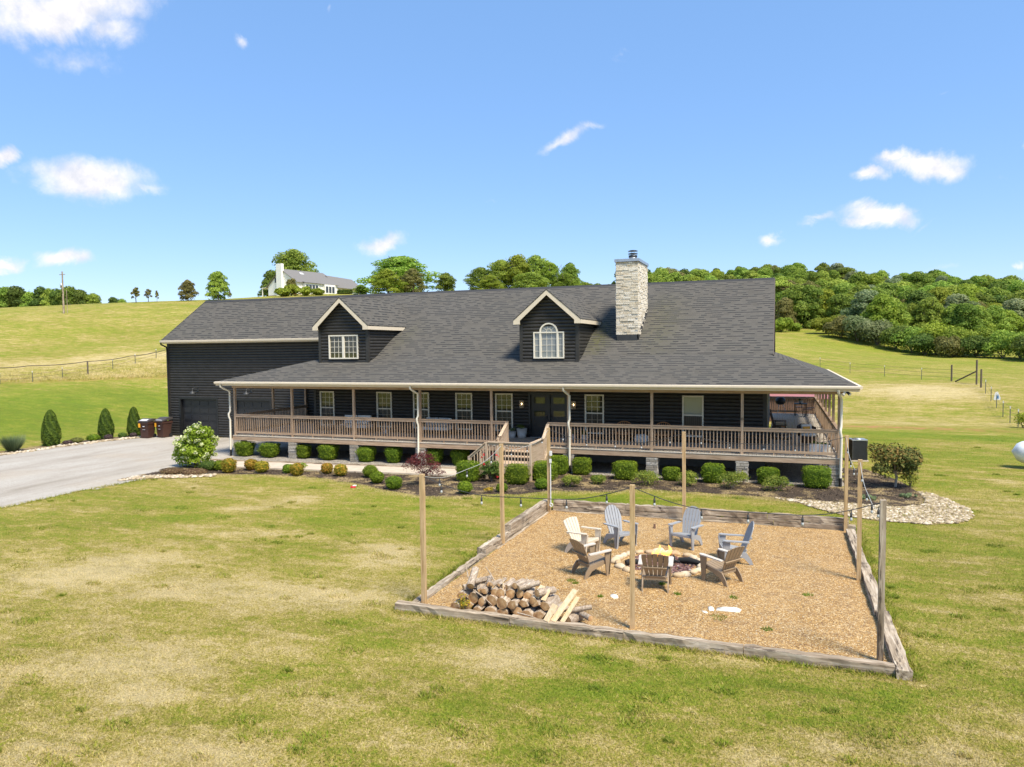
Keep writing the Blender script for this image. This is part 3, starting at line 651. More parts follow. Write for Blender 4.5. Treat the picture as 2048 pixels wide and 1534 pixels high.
# rounded rocks: a low sphere per rock, all of one bank in one mesh
_ph = [(0, 0, 1)]+[(math.cos(a)*.8, math.sin(a)*.8, .55) for a in np.arange(6)*math.pi/3]+[(math.cos(a), math.sin(a), -.05) for a in (np.arange(6)+.5)*math.pi/3]
_pf = [(0, i+1, (i+1) % 6+1) for i in range(6)]+[(i+1, i+7, (i+1) % 6+1) for i in range(6)]+[((i+1) % 6+1, i+7, (i+1) % 6+7) for i in range(6)]
def pebbles(name, x, y, z, rad, m, label, cat, seed, flat=.6):
    g = np.random.default_rng(seed); n = len(x); B = np.array(_ph); s = rad*g.uniform(.55, 1.5, n); a = g.uniform(0, 6.28, n)
    sx = s*g.uniform(.8, 1.5, n); sy = s*g.uniform(.6, 1, n); Q = B[None]*(1+g.normal(0, .12, (n, 13, 3)))
    X = Q[:, :, 0]*sx[:, None]; Yy = Q[:, :, 1]*sy[:, None]
    P = np.stack([x[:, None]+X*np.cos(a)[:, None]-Yy*np.sin(a)[:, None], y[:, None]+X*np.sin(a)[:, None]+Yy*np.cos(a)[:, None], z+Q[:, :, 2]*(s*flat)[:, None]], 2).reshape(-1, 3)
    Fa = (np.array(_pf)[None]+(np.arange(n)*13)[:, None, None]).reshape(-1, 3).astype(np.int32)
    me = bpy.data.meshes.new(name); me.vertices.add(len(P)); me.vertices.foreach_set('co', P.astype(np.float32).ravel()); me.loops.add(Fa.size); me.loops.foreach_set('vertex_index', Fa.ravel())
    me.polygons.add(len(Fa)); me.polygons.foreach_set('loop_start', np.arange(0, Fa.size, 3, dtype=np.int32)); me.polygons.foreach_set('loop_total', np.full(len(Fa), 3, np.int32)); me.polygons.foreach_set('use_smooth', np.ones(len(Fa), bool))
    at = me.attributes.new('tint', 'FLOAT', 'POINT'); at.data.foreach_set('value', np.repeat(g.random(n), 13).astype(np.float32)); me.materials.append(MATS[m]); me.update(); me.validate()
    return tag(obj(name, me), label, cat, kind='stuff')
x, y = scat(RB, 3000, g); pebbles('river_rocks', x, y, .025, .05, 'rock_pale', 'pale river rocks banked round the mulch bed below the magnolia', 'rocks', 1)
sheet('rock_bank', RB, .012, 'straw_soil', .05)
RL = [(-27.6, -3.6), (-26.6, -4.2), (-25.6, -5.2), (-24.2, -4.75), (-24.2, -5.2), (-25.3, -5.95), (-26.6, -6.6), (-27.4, -7.4)]
RL = [(-26.5, -5.6), (-25.4, -5.2), (-24.3, -4.75), (-24.0, -5.15), (-25.3, -5.9), (-26.5, -6.4), (-27.1, -7.2), (-27.2, -6.2)]
x, y = scat(RL, 420, g); pebbles('river_rocks', x, y, .03, .07, 'rock_pale', 'small patch of pale river rocks beneath the hydrangea', 'rocks', 2)
x = np.concatenate([-39.35+g.normal(0, .16, 420), np.interp(g.uniform(1, 5.4, 300), [1, 2.3, 4.3, 5.4], [-39.2, -39.1, -38.4, -38.1])+g.normal(0, .15, 300)]); y = np.concatenate([g.uniform(-9, 1, 420), g.uniform(1, 5.4, 300)]); x[420:] = np.interp(y[420:], [1, 2.3, 4.3, 5.4], [-39.3, -39.15, -38.45, -38.1])+g.normal(0, .15, 300)
pebbles('river_rocks', x, y, .02, .085, 'rock_pale', 'line of buff rocks along the far edge of the driveway', 'rocks', 3)
x = g.uniform(-8.9, -.4, 2600); y = g.uniform(-16, -7, 2600)
pebbles('loose_pebbles', x[:900], y[:900], .016, .013, 'rock_pale', 'loose pebbles lying on the tan gravel of the fire pit', 'pebbles', 4)
x, y = scat([(-4.77+.82*math.cos(a), -11.6+.76*math.sin(a)) for a in np.arange(16)*math.pi/8], 900, g)
pebbles('lava_rock', x, y, .02, .035, 'lava', 'dark red lava rock and ash inside the stone fire ring', 'lava rock', 5)
g = np.random.default_rng(77)
for k, (u, v, r) in enumerate([(1438, 1237, .16), (1325, 1000+170, .08), (1143, 1163, .1), (1152, 1168, .08), (1615, 1192, .1), (1533, 1261, .1), (1467, 1197, .09), (1200, 1140+55, .06), (1355, 1190, .08)]):
    c = gpt(u, v); n = 90; a = g.uniform(0, 6.28, n); q = r*np.sqrt(g.random(n)); l = .05
    x = c[0]+q*np.cos(a); y = c[1]+q*np.sin(a); le = g.normal(0, .03, (n, 2))
    P = np.stack([np.stack([x-.006, y, x*0+.018], 1), np.stack([x+.006, y, x*0+.018], 1), np.stack([x+le[:, 0], y+le[:, 1], x*0+.018+l*g.random(n)], 1)], 1).reshape(-1, 3)
    o = obj('weed_tuft', rawmesh('weed_tuft', P, 3, 'leaf_box', {'tint': np.repeat(g.random(n)*.5, 3)})); tufts.append(o)
_tl = ['largest green weed tuft in the gravel near the front timber', 'small weed behind the brown chair in the gravel', 'low weed right of the wood pile by the brown chair', 'weed tuft touching the firewood side of the gravel', 'weed patch in the open right part of the gravel', 'weed tuft close to the front timber, right part', 'thin weed in the gravel right of the fire ring', 'tiny weed between the firewood and the fire ring', 'tiny weed in front of the central brown chair']
for o, l in zip(tufts, _tl): tag(o, l, 'weed', 'weeds growing in the pit gravel')
# ---------------------------------------------------------------- the log house
CH = .155; PROF = [(0, 0), (.08, .022), (.25, .040), (.5, .047), (.75, .040), (.92, .022), (1.0, 0)]
def siding(mb, P0, d, nrm, z0, z1, rng_fn, holes=(), ch=CH):
    P0 = V(*P0); d = V(*d); nrm = V(*nrm); nrow = int(math.ceil((z1-z0)/ch))
    flip = np.cross(d, nrm)[0:2] if len(d) == 3 else None
    cz = (d[0]*nrm[1]-d[1]*nrm[0])
    for r in range(nrow):
        for i in range(len(PROF)-1):
            za = z0+(r+PROF[i][0])*ch; zb = z0+(r+PROF[i+1][0])*ch
            if za >= z1-1e-4: break
            zb = min(zb, z1); ra = rng_fn(za); rb = rng_fn(zb)
            if ra is None or rb is None or (ra[1]-ra[0] < .01 and rb[1]-rb[0] < .01): continue
            zm = (za+zb)/2; cuts = sorted([(h[0], h[1]) for h in holes if h[2] < zm < h[3]])
            segs = []; a = None
            la, lb = ra[0], rb[0]
            for (h0, h1_) in cuts: segs.append((la, lb, h0, h0)); la = lb = h1_
            segs.append((la, lb, ra[1], rb[1]))
            for (a0, b0, a1, b1) in segs:
                if a1-a0 < .003 and b1-b0 < .003: continue
                def Q(s, z, o): q = P0[:2]+d[:2]*s+nrm[:2]*o; return (q[0], q[1], z)
                oa, ob = PROF[i][1], PROF[i+1][1]
                q = [Q(a0, za, oa), Q(a1, za, oa), Q(b1, zb, ob), Q(b0, zb, ob)]
                if cz > 0: q = q[::-1]
                mb.face(q, 0)
HOUSE = thing('log_house', 'long black log-sided house with grey shingle roof and a wraparound timber porch', 'house', (-15, 6, 0))
HL = V(-15, 6, 0)
def hb(mb, name, mats, parent=None):
    o = mb.build(name, mats); o.parent = HOUSE if parent is None else parent
    o.matrix_parent_inverse = Matrix.Translation(-Vector(HL)) if parent is None else Matrix.Identity(4)
    return o
DK = 1.04; WY = 2.92; XL, XR = -24.67, -2.62
WINS = [(-24.32, -23.52, 2.33, 3.05)]
W1 = [(-24.32, -23.50), (-20.98, -20.16), (-18.93, -18.10), (-16.65, -15.82), (-14.60, -13.77), (-10.28, -9.44)]
W7 = (-5.98, -5.13); WZ = (1.31, 3.04)
holes = [(a-XL, b_-XL, WZ[0], WZ[1]) for a, b_ in W1+[W7]]+[(-12.92-XL, -11.06-XL, 0, 3.08)]
mb = MB(); siding(mb, (XL, WY), (1, 0), (0, -1), .93, 3.72, lambda z: (0, XR-XL), holes)
hb(mb, 'wall', 'siding')
def roofz_main(y): return 4.82+.545*(y-2.55) if y <= 9.2 else 4.82+.545*(6.65-(y-9.2))
def yrange(z):
    if z < 4.95: return (0, 15.5-WY)
    y = 2.55+(z+.12-4.82)/.545; return (y-WY, 18.4-y-WY) if y < 9.2 else None
mb = MB(); siding(mb, (XR, WY), (0, 1), (1, 0), .93, 8.3, yrange); hb(mb, 'wall', 'siding')
mb = MB(); siding(mb, (XL, WY), (0, 1), (-1, 0), .93, 4.0, lambda z: (0, 5.85-WY)); hb(mb, 'wall', 'siding')
def yr2(z):
    y = max(2.55+(z+.1-4.82)/.545, 2.6); return (y-2.6, 9.0-2.6) if y < 9 else None
mb = MB(); siding(mb, (-23.42, 2.6), (0, 1), (-1, 0), 4.7, 8.2, yr2); hb(mb, 'wall', 'siding')
mb = MB(); mb.box(XL, XR, 15.35, 15.5, .2, 4.9); hb(mb, 'wall', 'siding')
mb = MB(); mb.box(XL, XR, WY+.02, WY+.18, 0, 1.0); mb.box(XR-.2, XR-.02, WY+.18, 15.5, 0, 1.0); hb(mb, 'foundation', 'block')
# corner boards
mb = MB(); mb.box(XR-.10, XR+.052, WY-.055, WY+.10, .93, 4.2); hb(mb, 'corner_board', 'siding'); mb = MB(); mb.box(XL-.052, XL+.10, WY-.055, WY+.10, .93, 3.9); hb(mb, 'corner_board', 'siding')
# garage block
GX0, GX1, GY = -37.35, XL-.0, 5.85
GD = [(-36.48, -33.74, 2.27), (-32.42, -29.85, 2.25)]
mb = MB(); siding(mb, (GX0, GY), (1, 0), (0, -1), .0, 5.78, lambda z: (0, -23.45-GX0), [(a-GX0, c-GX0, -1, z) for a, c, z in GD]); hb(mb, 'wall', 'siding')
def yg(z):
    if z < 5.75: return (0, 12.55-GY)
    y = 5.4+(z+.1-5.86)/.679; return (y-GY, 18.4-y-GY) if y < 9.2 else None
mb = MB(); siding(mb, (GX0, GY), (0, 1), (-1, 0), .0, 8.35, yg); hb(mb, 'wall', 'siding')
mb = MB(); mb.box(GX0, XL, 12.4, 12.55, 0, 5.9); hb(mb, 'wall', 'siding'); mb = MB(); mb.box(GX0-.05, GX0+.10, GY-.06, GY+.1, .0, 5.8); hb(mb, 'corner_board', 'siding')
for a, c, z in GD:
    mb = MB(); mb.box(a, c, GY+.16, GY+.20, 0, z)
    nr = 5; nc = 4; hh = (z-.02)/nr
    for r in range(nr):
        mb.box(a+.02, c-.02, GY+.135, GY+.16, r*hh+.012, (r+1)*hh-.012)
        for k in range(nc):
            ww = (c-a-.1)/nc; mb.box(a+.05+k*ww+.07, a+.05+(k+1)*ww-.07, GY+.118, GY+.135, r*hh+.09, (r+1)*hh-.09)
    d = hb(mb, 'garage_door', 'garage_panel')
    mb = MB(); mb.box(a-.12, a, GY-.055, GY+.2, 0, z+.12); mb.box(c, c+.12, GY-.055, GY+.2, 0, z+.12); mb.box(a, c, GY-.055, GY+.2, z, z+.12); hb(mb, 'door_frame', 'door_black', d)
    lx = (a+c)/2+.02
    mb = MB(); mb.tube([(lx, GY-.03, 2.86), (lx, GY-.25, 3.0), (lx, GY-.48, 2.95), (lx, GY-.52, 2.80)], .018, 6); mb.lathe([(.03, .1), (.05, .05), (.17, -.03), (.20, -.08), (.185, -.08), (.04, .03)], 14, 0, (lx, GY-.52, 2.72)); mb.box(lx-.06, lx+.06, GY-.07, GY-.03, 2.78, 2.92); hb(mb, 'gooseneck_lamp', 'dark_steel')
# roofs
def roofpart(name, polys, th=.14, moss=None):
    mb = MB()
    for q in polys: mb.slab(q, th)
    o = hb(mb, name, ['shingles']); return o
Z0 = 3.70
o = roofpart('porch_roof', [[(-27.9, -.56, Z0), (.54, -.56, Z0), (-2.53, 2.55, 4.82), (-23.5, 2.55, 4.82)], [(.54, -.56, Z0), (.54, 18.1, Z0), (-2.53, 18.1, 4.82), (-2.53, 2.55, 4.82)], [(-27.9, 5.84, Z0), (-27.9, -.56, Z0), (-23.5, 2.55, 4.82), (-23.5, 5.84, 4.82)]], .06)
# main roof front slope as a grid so that the moss can be mapped to its vertices
def gridslope(mb, x0, x1, y0, y1, z0, z1, nx=40, ny=14):
    vs = []; fs = []
    for j in range(ny+1):
        for i in range(nx+1): t = j/ny; vs.append((x0+(x1-x0)*i/nx, y0+(y1-y0)*t, z0+(z1-z0)*t))
    for j in range(ny):
        for i in range(nx): a = j*(nx+1)+i; fs.append((a, a+1, a+nx+2, a+nx+1))
    mb.mesh(vs, fs)
RX0, RX1 = -23.5, -2.33; RZ = 8.444
mb = MB(); gridslope(mb, RX0, RX1, 2.552, 9.2, 4.822, RZ, 84, 26)
mb.slab([(RX0, 2.55, 4.80), (RX1, 2.55, 4.80), (RX1, 9.2, RZ-.02), (RX0, 9.2, RZ-.02)], .16); mb.slab([(RX1, 15.85, 4.82), (RX0, 15.85, 4.82), (RX0, 9.2, RZ), (RX1, 9.2, RZ)], .16)
vv = np.array(mb.v); ms = np.exp(-((vv[:, 0]+9.85-.0*(vv[:, 1]-3))/.45)**2-((vv[:, 1]-4.1)/1.5)**2)*1.1+np.exp(-((vv[:, 0]+7.2)/.9)**2-((vv[:, 1]-4.6)/2.2)**2)*.38+np.exp(-((vv[:, 0]+20.1)/.5)**2-((vv[:, 1]-4.3)/1.2)**2)*.3+np.exp(-((vv[:, 0]+7.3)/.7)**2-((vv[:, 1]-6.8)/1.2)**2)*.2
o = mb.build('roof', 'shingles', attrs={'moss': ms}); o.parent = HOUSE; o.matrix_parent_inverse = Matrix.Translation(-Vector(HL))
mainroof = o
mb = MB(); gx0 = -37.45
mb.slab([(gx0, 5.4, 5.86), (RX0, 5.4, 5.86), (RX0, 9.2, RZ-.004), (gx0, 9.2, RZ-.004)], .14); mb.slab([(RX0, 13.0, 5.86), (gx0, 13.0, 5.86), (gx0, 9.2, RZ-.004), (RX0, 9.2, RZ-.004)], .14)
groof = hb(mb, 'roof', 'shingles')
mb = MB(); mb.prism([(9.02, RZ-.10), (9.2, RZ+.035), (9.38, RZ-.10), (9.38, RZ-.13), (9.2, RZ+.0), (9.02, RZ-.13)], 0, gx0, RX1); hb(mb, 'ridge_cap', 'ridgecap')
# rake boards, fascia, gutters
mb = MB(); mb.beam((RX1+.012, 2.55, 4.70), (RX1+.012, 9.2, RZ-.11), .03, .20); mb.beam((RX1+.012, 9.2, RZ-.11), (RX1+.012, 15.85, 4.70), .03, .2); hb(mb, 'rake_board', 'rake')
mb = MB(); mb.beam((gx0-.012, 5.4, 5.74), (gx0-.012, 9.2, RZ-.11), .03, .20); hb(mb, 'rake_board', 'black_metal')
mb = MB(); mb.prism([(5.39, 5.855), (5.28, 5.84), (5.29, 5.74), (5.39, 5.72), (5.39, 5.68), (5.42, 5.68), (5.42, 5.80)], 0, gx0, -23.46); mb.box(gx0+.1, -23.46, 5.42, 5.84, 5.66, 5.69); hb(mb, 'gutter', 'trim')
mb = MB(); mb.prism([(-.565, 3.70), (-.69, 3.685), (-.69, 3.62), (-.66, 3.575), (-.57, 3.565), (-.565, 3.5), (-.53, 3.5), (-.53, 3.64)], 0, -27.93, .57); hb(mb, 'gutter', 'trim')
mb = MB(); mb.prism([(.545, 3.70), (.67, 3.685), (.67, 3.60), (.62, 3.565), (.545, 3.56)], 1, -.5, 18.1); hb(mb, 'gutter', 'trim')
mb = MB(); mb.box(-27.8, .5, -.53, 2.9, 3.60, 3.635); mb.box(-2.6, .5, 2.9, 18, 3.60, 3.635); mb.box(-27.8, XL-.06, 2.9, 5.8, 3.60, 3.635); hb(mb, 'porch_ceiling', 'soffit')
mb = MB(); mb.box(-27.40, .08, -.06, .06, 3.36, 3.597); mb.box(-.06, .06, .07, 17.9, 3.36, 3.597); mb.box(-27.38, -27.27, .07, 5.8, 3.36, 3.597); hb(mb, 'porch_beam', 'deckwood_x')
# downspouts
def down(x, top=3.56, wall=-.14, bot=.33):
    mb = MB(); mb.tube([(x, -.62, top), (x, -.62, top-.10), (x+.06, -.42, top-.22), (x+.13, wall, top-.36), (x+.13, wall, 2.22), (x+.105, wall-.08, 2.10), (x+.105, wall-.08, 1.98), (x+.14, wall-.03, 1.8), (x+.12, wall-.03, bot)], .048, 6)
    mb.tube([(x+.12, wall-.03, bot), (x+.12, wall-.03, .02)], .055, 8, 1); hb(mb, 'downspout', ['cream', 'black_metal'])
for x in (-27.60, -17.25, -10.30, -.12): down(x)
mb = MB(); mb.tube([(GX0-.02, 5.3, 5.72), (GX0-.02, 5.3, 5.62), (GX0+.0, 5.7, 5.45), (GX0+.0, 5.74, 5.3), (GX0, 5.74, .1)], .045, 6); hb(mb, 'downspout', 'black_metal')
# deck
mb = MB()
for i in range(188):
    x = -27.38+i*.1457; 
    if x > .02: break
    y1 = 2.86 if XL-.1 < x+.14 and x < XR+.05 else (5.8 if x < XL else 17.8)
    mb.box(x, x+.138, -.10, y1, DK-.035+(i % 3)*.0008, DK+(i % 3)*.0008)
deck = hb(mb, 'deck', 'deckboard')
mb = MB(); mb.box(-27.42, .045, -.085, -.045, .80, 1.0); mb.box(.005, .045, -.04, 17.8, .80, 1.0); mb.box(-27.42, -27.38, -.04, 5.8, .8, 1.0)
for i in range(9): mb.box((i-8)*3.416-.09, (i-8)*3.416+.05, -.04, .04, .78, 1.0)
hb(mb, 'rim_beam', 'deckwood_x')
mb = MB()
for i in range(26): mb.box(-27.2+i*1.09, -27.16+i*1.09, -.04, 2.85, .80, .995)
hb(mb, 'joists', 'deckwood_y')
def ledge(mb, T, x0, x1, y0, y1, z0, z1, g, gp=.005):
    z = z0
    while z < z1-.02:
        h_ = min(g.choice([.055, .085, .085, .12]), z1-z)
        for side in range(4):
            a0, a1 = (x0, x1) if side in (0, 2) else (y0, y1); a = a0
            while a < a1-1e-3:
                w_ = g.uniform(.14, .42); b_ = min(a+w_, a1); b_ = a1 if a1-b_ < .08 else b_; o = g.uniform(.0, .028); n0 = len(mb.v)
                if side == 0: mb.box(a+gp, b_-gp, y0-o, y0+.05, z+gp, z+h_-gp)
                elif side == 2: mb.box(a+gp, b_-gp, y1-.05, y1+o, z+gp, z+h_-gp)
                elif side == 1: mb.box(x1-.05, x1+o, a+gp, b_-gp, z+gp, z+h_-gp)
                else: mb.box(x0-o, x0+.05, a+gp, b_-gp, z+gp, z+h_-gp)
                T += [g.random()]*(len(mb.v)-n0); a = b_
        z += h_
    n0 = len(mb.v); mb.box(x0+.012, x1-.012, y0+.012, y1-.012, z0, z1-.004); T += [0.0]*(len(mb.v)-n0)
# piers
def pier(x, y, w=.44):
    mb = MB(); T = []; ledge(mb, T, x-w/2, x+w/2, y-.08, y-.08+w, -.03, .79, np.random.default_rng(int(abs(x*7+y*3))+5), .010); q = mb.build('pier', 'ledge_grey', HOUSE, attrs={'tint': T}); q.matrix_parent_inverse = Matrix.Translation(-Vector(HL))
for i in (0, 1, 2, 3, 5, 6, 7, 8): pier((i-8)*3.416+(.16 if i == 0 else (-.16 if i == 8 else 0)), 0)
for y in (3.2, 6.5, 9.8, 13.1, 16.4): pier(-.2, y)
for x in (-27.1, -23.9): pier(x, 4.8)
# posts
def post(x, y): mb = MB(); mb.box(x-.05, x+.05, y-.05, y+.05, DK, 3.37); hb(mb, 'post', 'deckwood_z')
PX = [(i-8)*3.416 for i in range(9)]; PX[0] += .05; PX[8] -= .05
for i, x in enumerate(PX): post(x, 0)
SIDEY = [2.9, 5.3, 7.7, 10.2, 12.7, 15.2, 17.7]
for y in SIDEY: post(-.05, y)
for y in (2.9, 5.72): post(-27.30, y)
# railings
def railing(a, b, wood='deckwood_x', top=DK+1.03, base=DK, sp=.128):
    a = V(*a); b = V(*b); d = b-a; L = np.linalg.norm(d[:2]); n = max(1, int(L/sp)); mb = MB()
    for k in range(n):
        t = (k+.5)/n; q = a+d*t; mb.box(q[0]-.017, q[0]+.017, q[1]-.017, q[1]+.017, q[2]+.10, q[2]+top-base-.06)
    o = hb(mb, 'railing', 'deckwood_z')
    mb = MB(); up = (0, 0, 1)
    mb.beam(a+V(0, 0, top-base-.018), b+V(0, 0, top-base-.018), .14, .036); hb(mb, 'handrail', wood, o)
    off = V(-d[1], d[0], 0)/L*-.035
    mb = MB(); mb.beam(a+off+V(0, 0, top-base-.09), b+off+V(0, 0, top-base-.09), .035, .10); hb(mb, 'top_rail', wood, o)
    mb = MB(); mb.beam(a+off+V(0, 0, .145), b+off+V(0, 0, .145), .035, .10)
    for k in range(1, 3): q = a+d*k/3.0; mb.box(q[0]-.02, q[0]+.02, q[1]-.05, q[1]-.01, q[2]+.002, q[2]+.095)
    hb(mb, 'bottom_rail', wood, o); return o
for i in range(8):
    x0, x1 = PX[i]+.052, PX[i+1]-.052
    if i == 4: railing((x0, 0, DK), (-12.90, 0, DK)); railing((-11.15, 0, DK), (x1, 0, DK))
    else: railing((x0, 0, DK), (x1, 0, DK))
ys = [0]+SIDEY
for i in range(len(ys)-1): railing((-.05, ys[i]+.052, DK), (-.05, ys[i+1]-.052, DK), 'deckwood_y')
for a, c in ((.05, 2.85), (2.95, 5.66)): railing((-27.30, a, DK), (-27.30, c, DK), 'deckwood_y')
for a, c in ((-.1, -2.7), (-2.8, -5.4), (-5.5, -8.1)): railing((c, 17.7, DK), (a, 17.7, DK))
mb = MB(); mb.box(-8.1, XR+.06, 15.52, 17.8, 1.0, 1.035); hb(mb, 'deck', 'deckwood_y')
# steps: two treads down to a landing, then down to the left
LX0, LX1, LZ = -12.95, -11.12, .50
mb = MB()
for k, z in enumerate((.86, .68)):
    y = -.105-.29*k; mb.box(LX0+.03, LX1-.03, y-.29, y, z-.04, z)
mb.box(LX0, LX1, -2.38, -.70, LZ-.04, LZ); mb.box(LX0, LX1, -2.42, -2.382, LZ-.24, LZ-.03); mb.box(LX1, LX1+.04, -2.42, -.2, LZ-.24, LZ-.03)
for k, z in enumerate((.34, .17)): mb.box(LX0-.29*(k+1), LX0-.29*k, -2.36, -1.2, z-.04, z)
mb.beam((LX0-.62, -2.40, .10), (LX0, -2.40, .48), .04, .2); mb.beam((LX0-.62, -1.17, .10), (LX0, -1.17, .48), .04, .2); mb.beam((LX1+.02, -.7, .45), (LX1+.02, -.06, .88), .04, .2)
st = hb(mb, 'steps', 'stair_x')
def rl(pa, pb, base0, base1, ax='stair_x'):
    pa = V(*pa); pb = V(*pb); mb = MB(); L = np.linalg.norm((pb-pa)[:2]); n = int(L/.125); d = pb-pa
    for k in range(n):
        t = (k+.5)/n; q = pa+d*t; bz = base0+(base1-base0)*t; mb.box(q[0]-.017, q[0]+.017, q[1]-.017, q[1]+.017, bz+.07, q[2]-.05)
    mb.beam(pa+V(0, 0, -.018), pb+V(0, 0, -.018), .13, .036); mb.beam(pa+V(0, 0, -.08), pb+V(0, 0, -.08), .035, .09)
    mb.beam((pa[0], pa[1], base0+.10), (pb[0], pb[1], base1+.10), .035, .09); hb(mb, 'stair_railing', ax)
rl((LX1, -.06, 2.02), (LX1, -.72, 1.5), 1.04, .52, 'stair_y'); rl((LX1, -.78, 1.5), (LX1, -2.30, 1.5), .5, .5, 'stair_y')
rl((LX1-.06, -2.36, 1.5), (LX0+.06, -2.36, 1.5), .5, .5); rl((LX0-.06, -2.36, 1.47), (LX0-.74, -2.36, .90), .42, .02); rl((LX0+.0, -1.16, 1.47), (LX0-.74, -1.16, .90), .5, .02)
rl((LX0, -.06, 2.02), (LX0, -.92, 1.55), 1.04, .6, 'stair_y')
for (x, y, z0, z1) in ((LX1, -2.36, 0, 1.48), (LX0, -2.36, 0, 1.48), (LX0-.76, -2.36, 0, .88), (LX0-.76, -1.16, 0, .88), (LX0, -1.12, 0, 1.5), (LX1, -.75, 0, 1.47), (LX0, -.02, 1.04, 2.02), (LX1, -.02, 1.04, 2.02)):
    mb = MB(); mb.box(x-.046, x+.046, y-.046, y+.046, z0, z1); hb(mb, 'newel_post', 'stair_z')
# windows
def frame(mb, x0, x1, z0, z1, yo, yi, w, mi=0):
    mb.box(x0, x0+w, yo, yi, z0, z1, mi); mb.box(x1-w, x1, yo, yi, z0, z1, mi); mb.box(x0+w, x1-w, yo, yi, z1-w, z1, mi); mb.box(x0+w, x1-w, yo, yi, z0, z0+w, mi)
def window(x0, x1, z0, z1, wy, grid, top='glass', low='glass_screen', parent=None):
    mb = MB(); yo = wy-.075; yi = wy+.05; frame(mb, x0-.02, x1+.02, z0-.02, z1+.02, yo, yi, .065)
    zm = z0+(z1-z0)*.525; mb.box(x0+.045, x1-.045, yo+.02, yi-.02, zm-.028, zm+.028)
    o = hb(mb, 'window', 'cream', parent)
    for (a, c, mt, yy) in ((zm+.028, z1-.045, top, wy-.012), (z0+.045, zm-.028, low, wy+.012)):
        mb = MB(); mb.box(x0+.045, x1-.045, yy, yy+.01, a, c); hb(mb, 'pane', mt, o)
        if grid:
            mb = MB(); n, r = grid
            for k in range(1, n): x = x0+.045+(x1-x0-.09)*k/n; mb.box(x-.008, x+.008, yy-.008, yy+.003, a, c)
            for k in range(1, r): z = a+(c-a)*k/r; mb.box(x0+.045, x1-.045, yy-.010, yy+.003, z-.008, z+.008)
            hb(mb, 'glazing_bars', 'cream' if mt == top else 'soffit', o)
    return o
for a, c in W1: window(a, c, WZ[0], WZ[1], WY, (3, 3))
window(W7[0], W7[1], WZ[0], WZ[1], WY, None, 'glass_blind', 'glass_screen')
# front double door
mb = MB(); frame(mb, -12.97, -11.01, 1.0, 3.12, WY-.07, WY+.08, .09); mb.box(-12.04, -11.94, WY-.05, WY+.08, 1.09, 3.03); hb(mb, 'door_frame', 'door_black')
for (x0, x1) in ((-12.87, -12.045), (-11.935, -11.11)):
    mb = MB(); mb.box(x0, x1, WY+.02, WY+.07, 1.06, 3.02)
    for (a, c) in ((1.20, 1.55), (1.68, 1.98)): frame(mb, x0+.12, x1-.12, a, c, WY+.005, WY+.02, .03)
    d = hb(mb, 'door', 'door_black')
    for (a, c) in ((2.61, 2.89), (2.0+.02, 2.27)):
        mb = MB(); mb.box(x0+.15, x1-.15, WY+.008, WY+.018, a, c); hb(mb, 'pane', 'glass', d)
    mb = MB(); hx = x1-.06 if x0 < -12.5 else x0+.06; mb.tube([(hx, WY-.04, 1.85), (hx, WY-.04, 2.1)], .012, 6); mb.box(hx-.02, hx+.02, WY-.05, WY+.018, 1.95, 1.99); hb(mb, 'door_handle', 'black_metal', d)
mb = MB(); mb.box(-12.9, -11.08, WY-.12, WY+.06, 1.045, 1.062); hb(mb, 'door_sill', 'galv')
for x in (-13.28, -10.80):
    mb = MB(); y = WY-.13
    for sx in (-1, 1):
        for sy in (-1, 1): mb.box(x+sx*.075-.008, x+sx*.075+.008, y+sy*.07-.008, y+sy*.07+.008, 2.42, 2.72)
    mb.box(x-.09, x+.09, y-.085, y+.085, 2.72, 2.745); mb.box(x-.09, x+.09, y-.085, y+.085, 2.40, 2.42); mb.box(x-.03, x+.03, y+.085, WY-.04, 2.5, 2.7)
    l = hb(mb, 'wall_lantern', 'soffit'); mb = MB(); mb.box(x-.068, x+.068, y-.063, y+.063, 2.43, 2.71); hb(mb, 'lantern_glass', 'lantern_glass', l)
    mb = MB(); mb.lathe([(.0, .05), (.018, .03), (.022, 0), (.012, -.03), (.0, -.035)], 10, 0, (x, y, 2.58)); hb(mb, 'bulb', 'lamp_glow', l)
mb = MB(); mb.lathe([(0, 0), (.06, 0), (.065, -.05), (.03, -.07), (0, -.07)], 12, 0, (.12, -.45, 3.50)); mb.tube([(.10, -.50, 3.47), (.02, -.60, 3.38)], [.045, .06], 8, 1, True, 1); mb.tube([(.17, -.50, 3.47), (.26, -.58, 3.40)], [.045, .06], 8, 0, True, 1); hb(mb, 'flood_light', ['black_metal', 'cream'])
